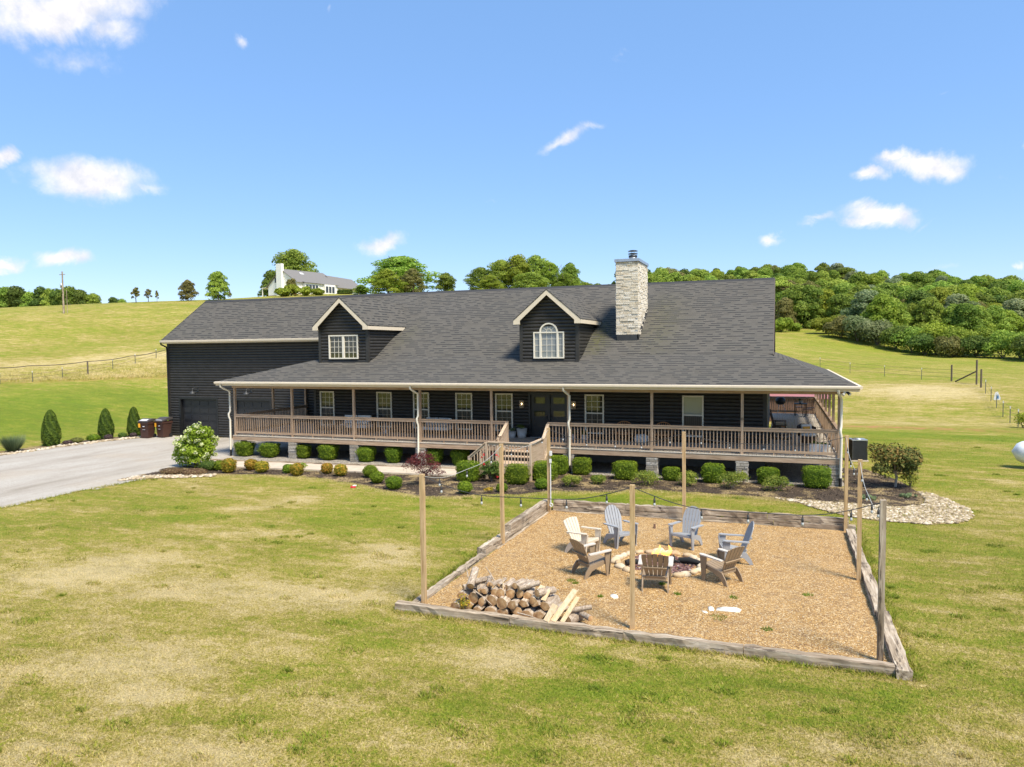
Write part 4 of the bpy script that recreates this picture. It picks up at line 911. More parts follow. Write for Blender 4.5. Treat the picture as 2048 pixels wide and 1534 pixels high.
# dormers
def dormer(x0, x1, xc, ez, az, over, style):
    yf = 1.85; yo = yf-.34; hw = (x1-x0)/2; sl = (az-ez)/(hw+over); rt = az
    mb = MB(); base = 3.70+.36*(yf+.56)
    zt = az-sl*0-.13
    def fr(z):
        if z < ez+sl*over-.1: return (0, x1-x0)
        k = (az-.11-z)/sl; return (hw+(xc-(x0+x1)/2)-k, hw+(xc-(x0+x1)/2)+k) if k > 0.02 else None
    if style == 0: hl = [(-22.98-x0, -21.34-x0, 4.74, 5.89)]
    else: hl = [(-12.32-x0, -10.95-x0, 4.71, 5.86), (-11.98-x0, -11.25-x0, 5.8, 6.12)]
    siding(mb, (x0, yf), (1, 0), (0, -1), base-.05, az-.15, fr, hl)
    def yrf(z):
        y = (-.56+(z-3.7)/.36) if z < 4.82 else 2.55+(z-4.82)/.545
        return (0, max(.02, y-yf+.05))
    siding(mb, (x1, yf), (0, 1), (1, 0), base-.05, ez+sl*over-.05, yrf); siding(mb, (x0, yf), (0, 1), (-1, 0), base-.05, ez+sl*over-.05, yrf)
    mb.box(x1-.09, x1+.055, yf-.06, yf+.09, base-.04, ez+sl*over-.1); mb.box(x0-.055, x0+.09, yf-.06, yf+.09, base-.04, ez+sl*over-.1)
    mb.box(x0+.0, x1-.0, yf+.10, yf+.14, base, ez)
    D = hb(mb, 'dormer', 'siding')
    yb = lambda z: 2.55+(z-4.82)/.545
    ex0, ex1 = xc-(hw+over), xc+(hw+over); mb = MB()
    mb.slab([(ex0, yo, ez), (xc, yo, az), (xc, yb(az)+.02, az), (ex0, yb(ez)+.05, ez)][::-1], .05); mb.slab([(ex1, yo, ez), (xc, yo, az), (xc, yb(az)+.02, az), (ex1, yb(ez)+.05, ez)], .05)
    hb(mb, 'dormer_roof', 'shingles', D)
    mb = MB(); t = .05
    for sg, ex in ((1, ex0), (-1, ex1)):
        mb.prism([(ex, ez-t-.002), (xc, az-t-.002), (xc, az-.27), (ex+sg*.30, ez-.27+sl*.25), (ex+sg*.30, ez-.22), (ex, ez-.22)], 1, yo+.01, yo+.045)
        yb_ = yb(ez-.1); mb.box(min(ex+sg*.0, ex+sg*.03), max(ex+sg*.0, ex+sg*.03), yo+.05, yb_, ez-.22, ez-t-.005)
        mb.box(min(ex+sg*.03, ex+sg*(over-.0)), max(ex+sg*.03, ex+sg*over), yo+.046, yf+.3, ez-.215, ez-.19)
    hb(mb, 'dormer_trim', 'trim', D)
    mb = MB()
    for sg, ex in ((1, ex0), (-1, ex1)):
        mb.face([(ex+sg*.03, yo+.046, ez-t-.02), (xc, yo+.046, az-t-.03), (xc, yf, az-t-.03), (ex+sg*.03, yf, ez-t-.02)])
    hb(mb, 'dormer_soffit', 'trim', D); return D
D1 = dormer(-23.54, -20.81, -22.17, 6.36, 7.74, .21, 0)
D2 = dormer(-12.94, -10.33, -11.64, 6.43, 7.74, .24, 1)
yw = 1.82
mb = MB(); frame(mb, -22.99, -21.33, 4.73, 5.90, yw-.06, yw+.06, .06); mb.box(-22.22, -22.10, yw-.055, yw+.06, 4.79, 5.84); o = hb(mb, 'dormer_window', 'cream', D1)
for a, c in ((-22.93, -22.22), (-22.10, -21.39)):
    mb = MB(); mb.box(a, c, yw+.01, yw+.02, 4.79, 5.84); hb(mb, 'pane', 'glass', o)
    mb = MB()
    for k in range(1, 3): x = a+(c-a)*k/3; mb.box(x-.009, x+.009, yw-.002, yw+.012, 4.79, 5.84)
    for k in range(1, 4): z = 4.79+1.05*k/4; mb.box(a, c, yw-.004, yw+.012, z-.009, z+.009)
    hb(mb, 'glazing_bars', 'cream', o)
mb = MB(); frame(mb, -12.34, -10.93, 4.70, 5.87, yw-.06, yw+.06, .055)
for x in (-12.06, -11.27): mb.box(x, x+.09, yw-.055, yw+.06, 4.755, 5.815)
xc = -11.635; n = 14
for k in range(n):
    a0 = math.pi*k/n; a1 = math.pi*(k+1)/n; ro, ri = .42, .355
    q = lambda r, a: (xc+r*math.cos(a), 5.872+r*.93*math.sin(a)); P4 = [q(ri, a0), q(ro, a0), q(ro, a1), q(ri, a1)]; mb.prism(P4, 1, yw-.06, yw+.06)
o = hb(mb, 'dormer_window', 'cream', D2)
for a, c in ((-12.285, -12.06), (-11.97, -11.27), (-11.18, -10.985)):
    mb = MB(); mb.box(a, c, yw+.01, yw+.02, 4.755, 5.815); hb(mb, 'pane', 'glass_pale', o); mb = MB(); nn = 3 if c-a > .5 else 1
    for k in range(1, nn): x = a+(c-a)*k/nn; mb.box(x-.009, x+.009, yw-.002, yw+.012, 4.755, 5.815)
    for k in range(1, 4): z = 4.755+1.06*k/4; mb.box(a, c, yw-.004, yw+.012, z-.009, z+.009)
    hb(mb, 'glazing_bars', 'cream', o)
mb = MB(); mb.prism([(xc+.355*math.cos(math.pi*k/n), 5.875+.355*.93*math.sin(math.pi*k/n)) for k in range(n+1)], 1, yw+.01, yw+.02); hb(mb, 'fanlight', 'glass_pale', o)
mb = MB()
for k in range(1, 5): a = math.pi*k/5; mb.beam((xc+.1*math.cos(a), yw, 5.875+.1*math.sin(a)), (xc+.35*math.cos(a), yw, 5.875+.33*math.sin(a)), .016, .016)
for k in range(6): a0 = math.pi*k/6; a1 = math.pi*(k+1)/6; mb.beam((xc+.12*math.cos(a0), yw, 5.875+.12*math.sin(a0)), (xc+.12*math.cos(a1), yw, 5.875+.12*math.sin(a1)), .016, .016)
hb(mb, 'glazing_bars', 'cream', o)
# chimney
mb = MB(); T = []; ledge(mb, T, -9.04, -8.04, 3.74, 6.15, 5.72, 8.98, np.random.default_rng(71))
c = mb.build('chimney', 'ledge_stone', HOUSE, attrs={'tint': T}); c.matrix_parent_inverse = Matrix.Translation(-Vector(HL))
mb = MB(); mb.box(-9.0, -8.08, 3.70, 6.1, 5.36, 5.72); mb.beam((-8.03, 3.72, 5.60), (-8.03, 6.2, 6.95), .02, .24); hb(mb, 'flashing', 'dark_steel', c)
mb = MB(); mb.box(-9.10, -7.98, 3.67, 6.21, 8.985, 9.11); hb(mb, 'chimney_cap', 'galv', c)
mb = MB(); cx, cy = -8.46, 4.75; mb.lathe([(.17, 9.11), (.17, 9.27), (.19, 9.28)], 18, 0, (cx, cy, 0)); mb.lathe([(.19, 9.27), (.20, 9.30), (.20, 9.36), (.14, 9.38)], 18, 1, (cx, cy, 0))
for z in (9.43, 9.56): mb.lathe([(0, z+.05), (.12, z+.045), (.225, z+.012), (.225, z), (.0, z)], 18, 1, (cx, cy, 0))
for a in range(4): mb.tube([(cx+.2*math.cos(a*1.57+.6), cy+.2*math.sin(a*1.57+.6), 9.3), (cx+.2*math.cos(a*1.57+.6), cy+.2*math.sin(a*1.57+.6), 9.58)], .008, 4, 0)
hb(mb, 'flue', ['galv', 'black_metal'], c)
# ---------------------------------------------------------------- far hill house
def place(u, v, depth, zoff=0.0):
    d = cF+cR*(u-1024)/FPX-cU*(v-767)/FPX; q = CAM+d*depth; return V(q[0], q[1], h1(q[0], q[1])+zoff)
fR = cR*V(1, 1, 0); fR /= np.linalg.norm(fR); fF = cF*V(1, 1, 0); fF /= np.linalg.norm(fF)
o = place(594, 586, 200); ang = R(33)
e1 = fR*math.cos(ang)-fF*math.sin(ang); rz = math.atan2(e1[1], e1[0])
HH = thing('hill_house', 'white house with grey roof and wide white chimney on the hilltop', 'house', (o[0], o[1], o[2]-.3), rz)
# local: x along the gable end (0 = near corner, negative = left), y along the ridge away
mb = MB(); mb.prism([(-12, 0), (0, 0), (0, 4.0), (-6.2, 7.6), (-12, 3.2)], 1, 0, 15); mb.box(-7, -1.0, 15, 25, 0, 3.2)
mb.box(0, 1.1, 2.0, 7.0, .5, 3.6); mb.box(0, .8, 9.5, 13.5, .5, 3.6); wl = mb.build('wall', 'hill_wall', HH)
mb = MB(); mb.slab([(.5, -.4, 3.75), (.5, 15.3, 3.75), (-6.2, 15.3, 7.75), (-6.2, -.4, 7.75)], .15); mb.slab([(-12.5, 15.3, 2.95), (-12.5, -.4, 2.95), (-6.2, -.4, 7.75), (-6.2, 15.3, 7.75)], .15)
mb.slab([(1.5, 1.7, 3.7), (1.5, 7.3, 3.7), (.3, 7.3, 4.0), (.3, 1.7, 4.0)], .1); mb.build('roof', 'hill_roof', HH)
mb = MB(); mb.slab([(-.2, 14.8, 3.2), (.6, 25.4, 3.0), (-4.2, 25.0, 6.4), (-4.2, 14.4, 6.9)], .15); mb.slab([(-8, 25.4, 3.0), (-8, 14.8, 3.2), (-4.2, 14.4, 6.9), (-4.2, 25.0, 6.4)], .15); mb.build('wing_roof', 'hill_roof', HH)
mb = MB(); mb.prism([(-7.7, 3.0), (-.4, 3.0), (-4.2, 6.6)], 1, 14.85, 15.6); mb.build('wing_gable', 'hill_wall', HH)
mb = MB(); mb.box(-7.4, -5.2, -.9, 0, -.2, 9.1); mb.build('chimney', 'hill_wall', HH)
mb = MB(); mb.box(-12, 0, -.05, 0, -.6, .5); mb.box(0, .06, 0, 15, -.8, .4); mb.build('foundation', 'brick_red', HH)
mb = MB()
for k in range(4): mb.box(1.1, 1.16, 2.3+k*1.15, 3.2+k*1.15, 1.4, 3.1)
for k in range(3): mb.box(.8, .86, 9.8+k*1.2, 10.7+k*1.2, 1.3, 3.1)
mb.box(-1, -.94, 16.5, 17.3, 1.5, 2.7); mb.box(-1, -.94, 19, 20, .4, 2.4); mb.box(-9.1, -8.2, -.06, 0, 4, 5.4)
mb.build('window', 'dark_glass', HH)
mb = MB(); mb.slab([(-4.0, 5, 6.55), (-4.0, 6.2, 6.55), (-4.8, 6.2, 7.0), (-4.8, 5, 7.0)], .05); mb.build('skylight', 'white_paint', HH)
mb = MB(); mb.box(-15, -12, 0, 12, -.5, .1); mb.box(-14.9, -14.7, .1, .3, .1, 2.9); mb.box(-14.9, -14.7, 6, 6.2, .1, 2.9); mb.slab([(-12, 0, 3.1), (-12, 12, 3.1), (-15.2, 12, 2.7), (-15.2, 0, 2.7)], .1); mb.build('porch', 'hill_wall', HH)
# utility pole
q = place(127, 610, 130); t = thing('utility_pole', 'tall grey wooden utility pole with transformer at the far left', 'utility pole', tuple(q))
mb = MB(); mb.tube([(0, 0, -.3), (0, 0, 7.5)], [.17, .11], 8); mb.build('pole', 'timber_z', t)
mb = MB(); mb.box(-.7, .7, -.05, .05, 6.9, 7.0); mb.build('crossarm', 'timber_x', t)
mb = MB(); mb.lathe([(0, 0), (.2, 0), (.2, .7), (0, .75)], 10, 0, (-.35, 0, 4.6)); mb.build('transformer', 'galv', t)
mb = MB(); mb.tube([(.55, .3, -.3), (.5, .3, 4.2)], .05, 5); mb.build('brace_pole', 'timber_z', t)
# ---------------------------------------------------------------- trees and shrubs
def crownblobs(h, r, g, base=.3, n=16, top=1.0, rr=.42, irregular=.12):
    B = []
    for k in range(n):
        t = (k+.5)/n; z = h*(base+(top-base)*t**.85); prof = math.sin(math.pi*min(1, (.12+.80*(z/h-base)/(1-base+.001)+.12)))**.6
        a = k*2.4+g.uniform(-.4, .4); d = r*prof*g.uniform(.3, .78)
        B.append((d*math.cos(a), d*math.sin(a), z-r*rr*.5, r*rr*g.uniform(.75, 1.25), g.uniform(.7, .95)))
    B.append((0, 0, h*(base+.42*(1-base)), r*.62, 1.0)); return B
def trunkmesh(name, h, r0, g, br=5, m='trunk', spread=.35, start=.25):
    mb = MB(); lean = g.normal(0, .03, 2)*h; mb.tube([(0, 0, -.25), (lean[0]*.3, lean[1]*.3, h*.3), (lean[0], lean[1], h*.72)], [r0, r0*.75, r0*.25], 7)
    for k in range(br):
        z = h*(start+(.68-start)*k/max(1, br)); a = k*2.4+g.uniform(0, 1); q = V(lean[0]*z/h, lean[1]*z/h, z); e = q+V(math.cos(a)*h*spread*.5, math.sin(a)*h*spread*.5, h*.16); e2 = e+V(math.cos(a)*h*spread*.25, math.sin(a)*h*spread*.25, h*.16)
        mb.tube([q, e, e2], [r0*.5, r0*.3, r0*.1], 5)
    o = mb.build(name, m); me = o.data; bpy.data.objects.remove(o); return me
def make_tree(kind, h, r, n, leaf, size, seed, base=.22, nb=18, rr=.42, br=5, tr=.028, shell=.4):
    g = np.random.default_rng(seed)
    return leafmesh('crown', crownblobs(h, r, g, base, nb, .98, rr), n, size, leaf, seed, shell), trunkmesh('trunk', h, h*tr, g, br)
def put_tree(proto, name, label, cat, loc, sc=1.0, rz=None, group=None, sxy=None):
    t = thing(name, label, cat, tuple(loc), random.uniform(0, 6.28) if rz is None else rz, group)
    s = sxy or 1.0; t.scale = (sc*s, sc*s, sc); obj('crown', proto[0], t); obj('trunk', proto[1], t); return t
FT = [make_tree('a', 10, 4.6, 8000, lf, .25, 40+i, .12, nb, .40, 5, .02) for i, (lf, nb) in enumerate([('leaf_far', 20), ('leaf_far', 15), ('leaf_far', 24), ('leaf_deep', 18), ('leaf_bright', 18), ('leaf_olive', 16), ('leaf_grey', 16)])]
g = np.random.default_rng(101)
TL = ['broad green tree in the dense wood on the right hill', 'dark green tree in the dense wood on the right hill', 'yellow green tree in the dense wood on the right hill', 'olive green tree in the dense wood on the right hill']
GW = 'trees of the dense wood on the right hill'
rows = [(318, 1385, 2060, 26, 8.5), (292, 1350, 2060, 30, 9), (262, 1310, 2060, 32, 9.5), (235, 1275, 2060, 34, 9.5), (208, 1250, 2070, 36, 9.5), (184, 1240, 2080, 34, 9.0), (163, 1540, 2080, 24, 9.0), (146, 1560, 2080, 20, 8.0), (131, 1730, 2090, 15, 7.5)]
for ri, (dep, u0, u1, n, hh) in enumerate(rows):
    for k in range(n):
        u = u0+(u1-u0)*(k+g.uniform(.1, .9))/n; d = dep*g.uniform(.96, 1.04); q = place(u, 650, d)
        c = g.choice(7, p=[.25, .20, .20, .09, .15, .08, .03]); s = hh/10*g.uniform(.78, 1.22)
        if u < 1556:      # keep only those whose tops show above the roof
            dv = q+V(0, 0, s*10)-CAM; vt = 767-FPX*(dv@cU)/(dv@cF)
            if vt > 557+(1548-u)*.0375-1 or dep < 200: continue
        band = 'on the crest' if ri < 3 else ('high up' if ri < 5 else ('halfway up' if ri < 7 else 'at the foot')); side = 'over the roof ridge' if u < 1556 else ('nearest the roof' if u < 1700 else ('central' if u < 1880 else 'near the frame edge'))
        put_tree(FT[c], 'woodland_tree', '%s tree %s in the hill wood, %s' % (['broad green', 'tall green', 'rounded green', 'dark green', 'yellow green', 'olive', 'silvery'][int(c)], band, side), 'tree', q-V(0, 0, .3), s, None, GW, g.uniform(.85, 1.3))
# skyline band behind the ridge, centre
for k, (u, d, s) in enumerate([(1150, 190, .72), (1172, 200, .62), (1195, 205, .6), (1218, 210, .6), (1243, 215, .6), (1305, 220, .66), (1335, 225, .62), (1365, 225, .68), (1290, 215, .6), (1268, 212, .6)]):
    put_tree(FT[[0, 4, 2, 1][k % 4]], 'woodland_tree', 'low green tree top in the band showing above the roof ridge', 'tree', place(u, 600, d)-V(0, 0, .6), s*1.0, None, 'tree tops showing above the roof ridge', 1.2)
# named trees: top row v, crown centre u, half width in px
BIG = [make_tree('b', 10, 5.2, 12000, 'leaf_far', .19, 60, .06, 44, .25, 7, .025, .6), make_tree('b', 10, 4.8, 12000, 'leaf_bright', .18, 61, .04, 42, .25, 7, .025, .6), make_tree('b', 10, 4.6, 8000, 'leaf_olive', .19, 62, .10, 34, .26, 7, .025, .6)]
def fit(proto, name, label, cat, u, vtop, vb, depth, hw, group=None, rr=5.0):
    q = place(u, vb, depth); zt = CAM[2]+0; d = cF+cR*(u-1024)/FPX-cU*(vtop-767)/FPX; zt = (CAM+d*depth)[2]; h = max(1.0, zt-q[2]); s = h/10.0; w = 1.36*hw*depth/FPX
    return put_tree(proto, name, label, cat, q, s, None, group, w/(rr*s))
fit(BIG[0], 'oak_tree', 'large round dark tree behind the white hilltop house', 'tree', 588, 499, 585, 225, 44)
fit(FT[3], 'oak_tree', 'small dark tree left of the white hilltop house', 'tree', 540, 540, 585, 222, 20)
fit(BIG[0], 'oak_tree', 'biggest round tree on the skyline above the left dormer', 'tree', 800, 513, 585, 172, 68)
fit(BIG[1], 'oak_tree', 'lighter tree in front of the biggest skyline tree', 'tree', 776, 538, 586, 150, 34)
fit(BIG[2], 'oak_tree', 'brownish olive tree in front of the biggest skyline tree', 'tree', 826, 537, 586, 152, 26)
fit(FT[1], 'young_tree', 'small round tree right of the clipped hedge above the ridge', 'tree', 722, 569, 590, 170, 14)
fit(FT[1], 'young_tree', 'lone pointed tree left of the leafy cluster above the ridge', 'tree', 892, 545, 592, 160, 21)
for (u, vt, d, hw, pr, lb) in [(962, 535, 150, 30, 0, 'leftmost loose green tree of the cluster above the ridge'), (1002, 520, 148, 32, 0, 'second tree from the left in the cluster above the ridge'), (1035, 509, 146, 36, 1, 'tallest bright tree of the cluster above the ridge'), (1072, 511, 146, 32, 0, 'tall tree right of the tallest in the ridge cluster'), (1102, 524, 142, 30, 1, 'bright yellow green tree at the right of the cluster'), (1140, 526, 170, 24, 0, 'dark high tree at the right end of the cluster'), (1130, 545, 138, 28, 1, 'low yellow green tree at the right end of the cluster'), (980, 550, 135, 26, 1, 'low bright tree at the front left of the cluster'), (1060, 545, 134, 36, 0, 'low broad tree at the front middle of the cluster')]:
    fit(BIG[pr], 'oak_tree', lb, 'tree', u, vt, 592, d, hw, 'leafy trees above the roof ridge')
fit(FT[0], 'young_tree', 'medium green tree standing alone on the left skyline', 'tree', 437, 542, 600, 150, 22)
fit(FT[5], 'young_tree', 'brown leaved young tree on the left skyline', 'tree', 376, 559, 600, 150, 15)
sap = make_tree('s', 10, 3.2, 900, 'leaf_olive', .5, 66, .35, 8, .4, 7, .03, .8)
for (u, vt, hw, lb) in [(272, 575, 12, 'thin crooked sapling at the left of the skyline saplings'), (297, 578, 9, 'round little sapling second on the left skyline'), (314, 581, 5, 'narrow little sapling third on the left skyline'), (363, 583, 4, 'tiny sapling just left of the brown leaved tree'), (460, 582, 3, 'tiny sapling right of the lone skyline tree')]:
    fit(sap, 'sapling', lb, 'tree', u, vt, 601, 150, hw*.62, 'saplings on the left skyline', 3.2)
for i, (u, vt, hw) in enumerate([(-10, 578, 26), (15, 574, 26), (38, 573, 26), (60, 584, 20), (84, 574, 20), (100, 577, 18), (118, 578, 18), (140, 573, 24), (165, 580, 20), (188, 587, 18), (228, 595, 14), (245, 598, 10)]):
    fit(FT[[3, 0, 3, 2][i % 4]], 'distant_tree', ['dark', 'green', 'dark', 'broad'][i % 4]+' tree beyond the left hill crest, '+('left of' if u < 120 else 'right of')+' the utility pole', 'tree', u, vt-1, 625, 236, hw, 'row of trees beyond the left crest', 4.6)
def shrub(name, label, u, v, depth, w, h, leaf, n=3500, size=.2, group=None, seed=None, cat='shrub', squash=1.0, loc=None, nb=12, rough=.34):
    sd = int(u*3+v) if seed is None else seed; g = np.random.default_rng(sd); q = place(u, v, depth) if loc is None else V(*loc); B = []
    for k in range(nb):
        a = g.uniform(0, 6.28); d = math.sqrt(g.random())*w*.34; zz = h*g.uniform(.35, .80); B.append((d*math.cos(a), d*math.sin(a), zz*(1-.25*(d/(w*.34))**2), min(w, h)*rough*g.uniform(.7, 1.2), g.uniform(.8, 1.1)))
    B.append((0, 0, h*.45, min(w*.42, h*.5), 1.0)); t = thing(name, label, cat, tuple(q), 0, group)
    obj('foliage', leafmesh('foliage', B, n, size, leaf, sd), t)
    mb = MB()
    for k in range(5): a = g.uniform(0, 6.28); mb.tube([(0, 0, -.05), (math.cos(a)*w*.12, math.sin(a)*w*.12, h*.35), (math.cos(a)*w*.25, math.sin(a)*w*.25, h*.7)], [h*.02+.004, h*.014+.003, .003], 5)
    mb.build('stem', 'trunk', t); return t
# thicket along the right field edge
LT = [(1652, 668, 133, 5.5, 3.2, 'leaf_bright', 'leftmost yellowish shrub of the field edge thicket'), (1682, 672, 128, 6, 3.6, 'leaf_olive', 'reddish olive shrub left of the silvery one'), (1715, 678, 125, 6, 4.6, 'leaf_grey', 'silvery grey shrub, tallest of the left thicket'), (1755, 684, 122, 6.5, 4.4, 'leaf_grey', 'second silvery shrub right of the tallest silvery one'),
      (1790, 690, 118, 6, 4.2, 'leaf_deep', 'dark shrub right of the two silvery ones'), (1825, 696, 115, 6, 3.9, 'leaf_far', 'mid green shrub in the middle of the thicket'), (1872, 700, 112, 5, 4.9, 'leaf_bright', 'tall bright yellow green shrub with a pointed top'), (1850, 700, 110, 5, 3.3, 'leaf_deep', 'low dark shrub below the bright pointed one'), (1915, 704, 109, 5, 4.7, 'leaf_bright', 'second bright shrub with a forked top'),
      (1905, 706, 106, 6, 3.1, 'leaf_olive', 'low olive shrub below the forked bright one'), (1950, 708, 105, 6, 3.4, 'leaf_deep', 'dark broad shrub near the right frame edge'), (1978, 709, 108, 5, 4.4, 'leaf_bright', 'third bright shrub near the right frame edge'), (2005, 712, 102, 6, 3.6, 'leaf_far', 'green shrub second from the right frame edge'), (2040, 715, 100, 6.5, 3.9, 'leaf_far', 'rightmost green shrub of the field edge thicket'), (1590, 655, 140, 3.5, 1.6, 'leaf_bright', 'small bright shrub beside the rake edge of the roof'), (1562, 655, 138, 4, 2.8, 'leaf_bright', 'bright shrub hidden partly by the roof edge'), (2075, 722, 96, 6, 3.8, 'leaf_deep', 'dark shrub cut by the right frame edge')]
for (u, v, d, wd, hh, lf, lb) in LT: shrub('thicket_shrub', lb, u, v, d, wd, hh, lf, 5200, .17, 'shrubs of the thicket along the right field')
shrub('roadside_shrub', 'bright green bush by the end of the right wire fence', 2046, 872, 45, 1.2, 1.0, 'leaf_bright', 900, .06)
for (u, v, d, wd, hh, lf, lb) in [(566, 594, 185, 4.2, 2.2, 'leaf_bright', 'left bright bush in front of the hilltop house'), (583, 594, 188, 4.2, 2.9, 'leaf_bright', 'taller bright bush in front of the hilltop house'), (612, 593, 186, 5.5, 2.5, 'leaf_bright', 'right bright bush in front of the hilltop house'), (583, 588, 196, 2.0, 5.5, 'leaf_olive', 'thin tall shrub before the hilltop house windows'), (637, 589, 186, 3, 1.6, 'leaf_bright', 'lowest bright bush before the hilltop house')]:
    shrub('garden_bush', lb, u, v, d, wd, hh, lf, 1500, .35, 'bushes before the hilltop house')
# clipped hedges: a rounded box with small leaves over a dense core
def boxhedge_mesh(w, d, h, n, leaf, seed, flare=.12, size=.028, pw=5.0, rough=.07):
    g = np.random.default_rng(seed); U = g.normal(0, 1, (n, 3)); U /= np.linalg.norm(U, axis=1)[:, None]
    L = (np.abs(U)**pw).sum(1)**(1/pw); Q = U/L[:, None]; nn = np.sign(Q)*np.abs(Q)**(pw-1); nn /= np.linalg.norm(nn, axis=1)[:, None]
    ph = g.uniform(0, 6.28, 3); wv = 1+.06*np.sin(Q[:, 0]*4+ph[0])*np.sin(Q[:, 1]*4+ph[1])+.05*np.sin(Q[:, 2]*5+ph[2])+.035*np.sin(Q[:, 0]*13+Q[:, 2]*11+ph[1]); ins = 1+rough*.4-np.abs(g.normal(0, rough, n))+np.where(g.random(n) < .06, rough, 0)
    fl = 1-flare*(1-(Q[:, 2]+1)/2)*1.3
    P = np.stack([Q[:, 0]*w/2*fl, Q[:, 1]*d/2*fl, (Q[:, 2]+1)*h/2+.02], 1); P[:, :2] *= (wv*ins)[:, None]; P[:, 2] = P[:, 2]*(1-.03*g.random(n))+g.normal(0, .008, n)
    tint = np.clip(.45+g.normal(0, .2, n)+.16*np.sin(Q[:, 0]*7+ph[2])*np.sin(Q[:, 2]*6+Q[:, 1]*5+ph[0]), 0, 1)
    A = leafquads(P, nn, size, g, .6); core = MB(); N = 12; rings = []
    for j in range(-4, 5):
        t = j/4.0; zz = np.sign(t)*abs(t)**.6; rr = (max(0.0, 1-abs(zz)**pw))**(1/pw)
        f2 = 1-flare*(1-(zz*.93+1)/2)*1.3
        for k in range(16):
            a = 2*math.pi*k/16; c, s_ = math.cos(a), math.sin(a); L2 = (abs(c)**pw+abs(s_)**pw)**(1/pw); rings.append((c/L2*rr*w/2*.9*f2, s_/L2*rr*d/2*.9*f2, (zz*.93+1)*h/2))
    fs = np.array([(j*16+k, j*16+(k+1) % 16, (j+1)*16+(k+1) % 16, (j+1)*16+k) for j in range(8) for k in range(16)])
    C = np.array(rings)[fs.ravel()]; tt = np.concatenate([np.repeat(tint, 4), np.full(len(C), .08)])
    return rawmesh('foliage', np.concatenate([A, C]), 4, leaf, {'tint': tt})
def hedge(name, label, x, y, w, h, leaf, group, seed, n=2300, flare=.12, pw=5.0, dd=None, size=.026, cat='hedge', rough=.07):
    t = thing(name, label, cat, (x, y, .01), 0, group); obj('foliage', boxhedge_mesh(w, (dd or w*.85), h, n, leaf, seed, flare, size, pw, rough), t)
    mb = MB(); mb.tube([(0, 0, -.03), (0, 0, h*.4)], [.03, .02], 6); mb.build('stem', 'trunk', t); return t
HB = [(-26.77,.02,.97,.70),(-25.25,-.03,.97,.68),(-23.43,.15,.73,.64),(-22.01,.12,.93,.70),(-19.97,.14,.93,.67),(-18.57,.19,.77,.69),(-16.59,.30,.86,.68),(-15.36,.42,.84,.68),(-13.51,-2.96,.91,.76),(-11.45,-2.99,.88,.73),(-10.67,-2.0,.92,.73),(-10.55,-.55,.79,.74),(-9.62,-.3,.75,.66),(-7.72,-.89,.92,.69),(-5.99,-.58,.65,.48),(-4.43,-.58,.84,.69),(-2.47,-.35,.76,.60),(-.8,-.56,.95,.76)]
HLb = ['clipped box hedge nearest the left corner downspout', 'second clipped hedge from the left porch corner', 'small clipped hedge just right of the second stone pier', 'fourth clipped hedge from the left porch corner', 'clipped hedge just right of the third stone pier', 'narrow clipped hedge below the second window', 'clipped hedge behind the red japanese maple', 'clipped hedge under the porch left of the steps', 'tall dark clipped hedge left of the red roses', 'large clipped hedge in front of the porch landing', 'clipped hedge right of the landing, nearest the steps', 'clipped hedge against the porch left of the middle downspout', 'clipped hedge just right of the middle downspout', 'large clipped hedge behind the spreading yew left of the sixth pier', 'low small clipped hedge right of the sixth pier', 'clipped hedge under the blinds window', 'clipped hedge half hidden by the rightmost spreading shrub', 'square clipped hedge nearest the right corner pier']
for i, (x, y, wd, hh) in enumerate(HB):
    hedge('box_hedge', HLb[i], x, y, wd, hh, 'leaf_box', 'clipped box hedges along the porch', 200+i, 2600, .24 if i < 8 else .05, 5.0)
for i, ((x, y, wd, hh), lb) in enumerate(zip([(-10.23,-3.75,.49,.36),(-12.61,-5.31,.50,.40),(-11.45,-4.63,.39,.27),(-17.62,-3.41,.60,.44),(-16.68,-4.48,.52,.42),(-15.47,-5.31,.60,.43)],
     ['little round bush in front of the hedge right of the landing', 'little round bush below the tall hedge left of the roses', 'smallest round bush behind the left pit post', 'round bush nearest the concrete path', 'round bush in the middle of the three left of the maple', 'round bush nearest the lawn left of the maple'])):
    hedge('round_bush', lb, x, y, wd*1.06, hh*1.08, 'leaf_box', 'small round box bushes in the mulch', 240+i, 1700, .05, 2.2, wd, .024, 'bush', .11)
for i, ((x, y, wd, hh), lb) in enumerate(zip([(-24.85,-3.87,.42,.42),(-24.05,-4.2,.60,.60),(-23.6,-3.35,.53,.45),(-22.72,-3.73,.59,.46),(-21.51,-3.54,.46,.35),(-20.75,-3.97,.53,.50),(-19.83,-3.2,.48,.42),(-18.98,-3.49,.53,.46)],
     ['small green gold shrub touching the largest gold one', 'largest gold tipped shrub at the left end of the mulch bed', 'gold tipped shrub nearest the path at the left end', 'gold tipped shrub fourth from the left in the bed', 'greenest low shrub beside the spindly weed', 'orange tipped shrub right of the spindly weed', 'gold tipped shrub second from the right in the row', 'orange tipped shrub at the right end of the row'])):
    t = hedge('gold_shrub', lb, x, y, wd, hh, 'leaf_gold' if i not in (0, 4) else 'leaf_box', 'gold tipped shrubs along the path', 260+i, 1500, .12, 2.4, wd, .034, 'shrub', .17)
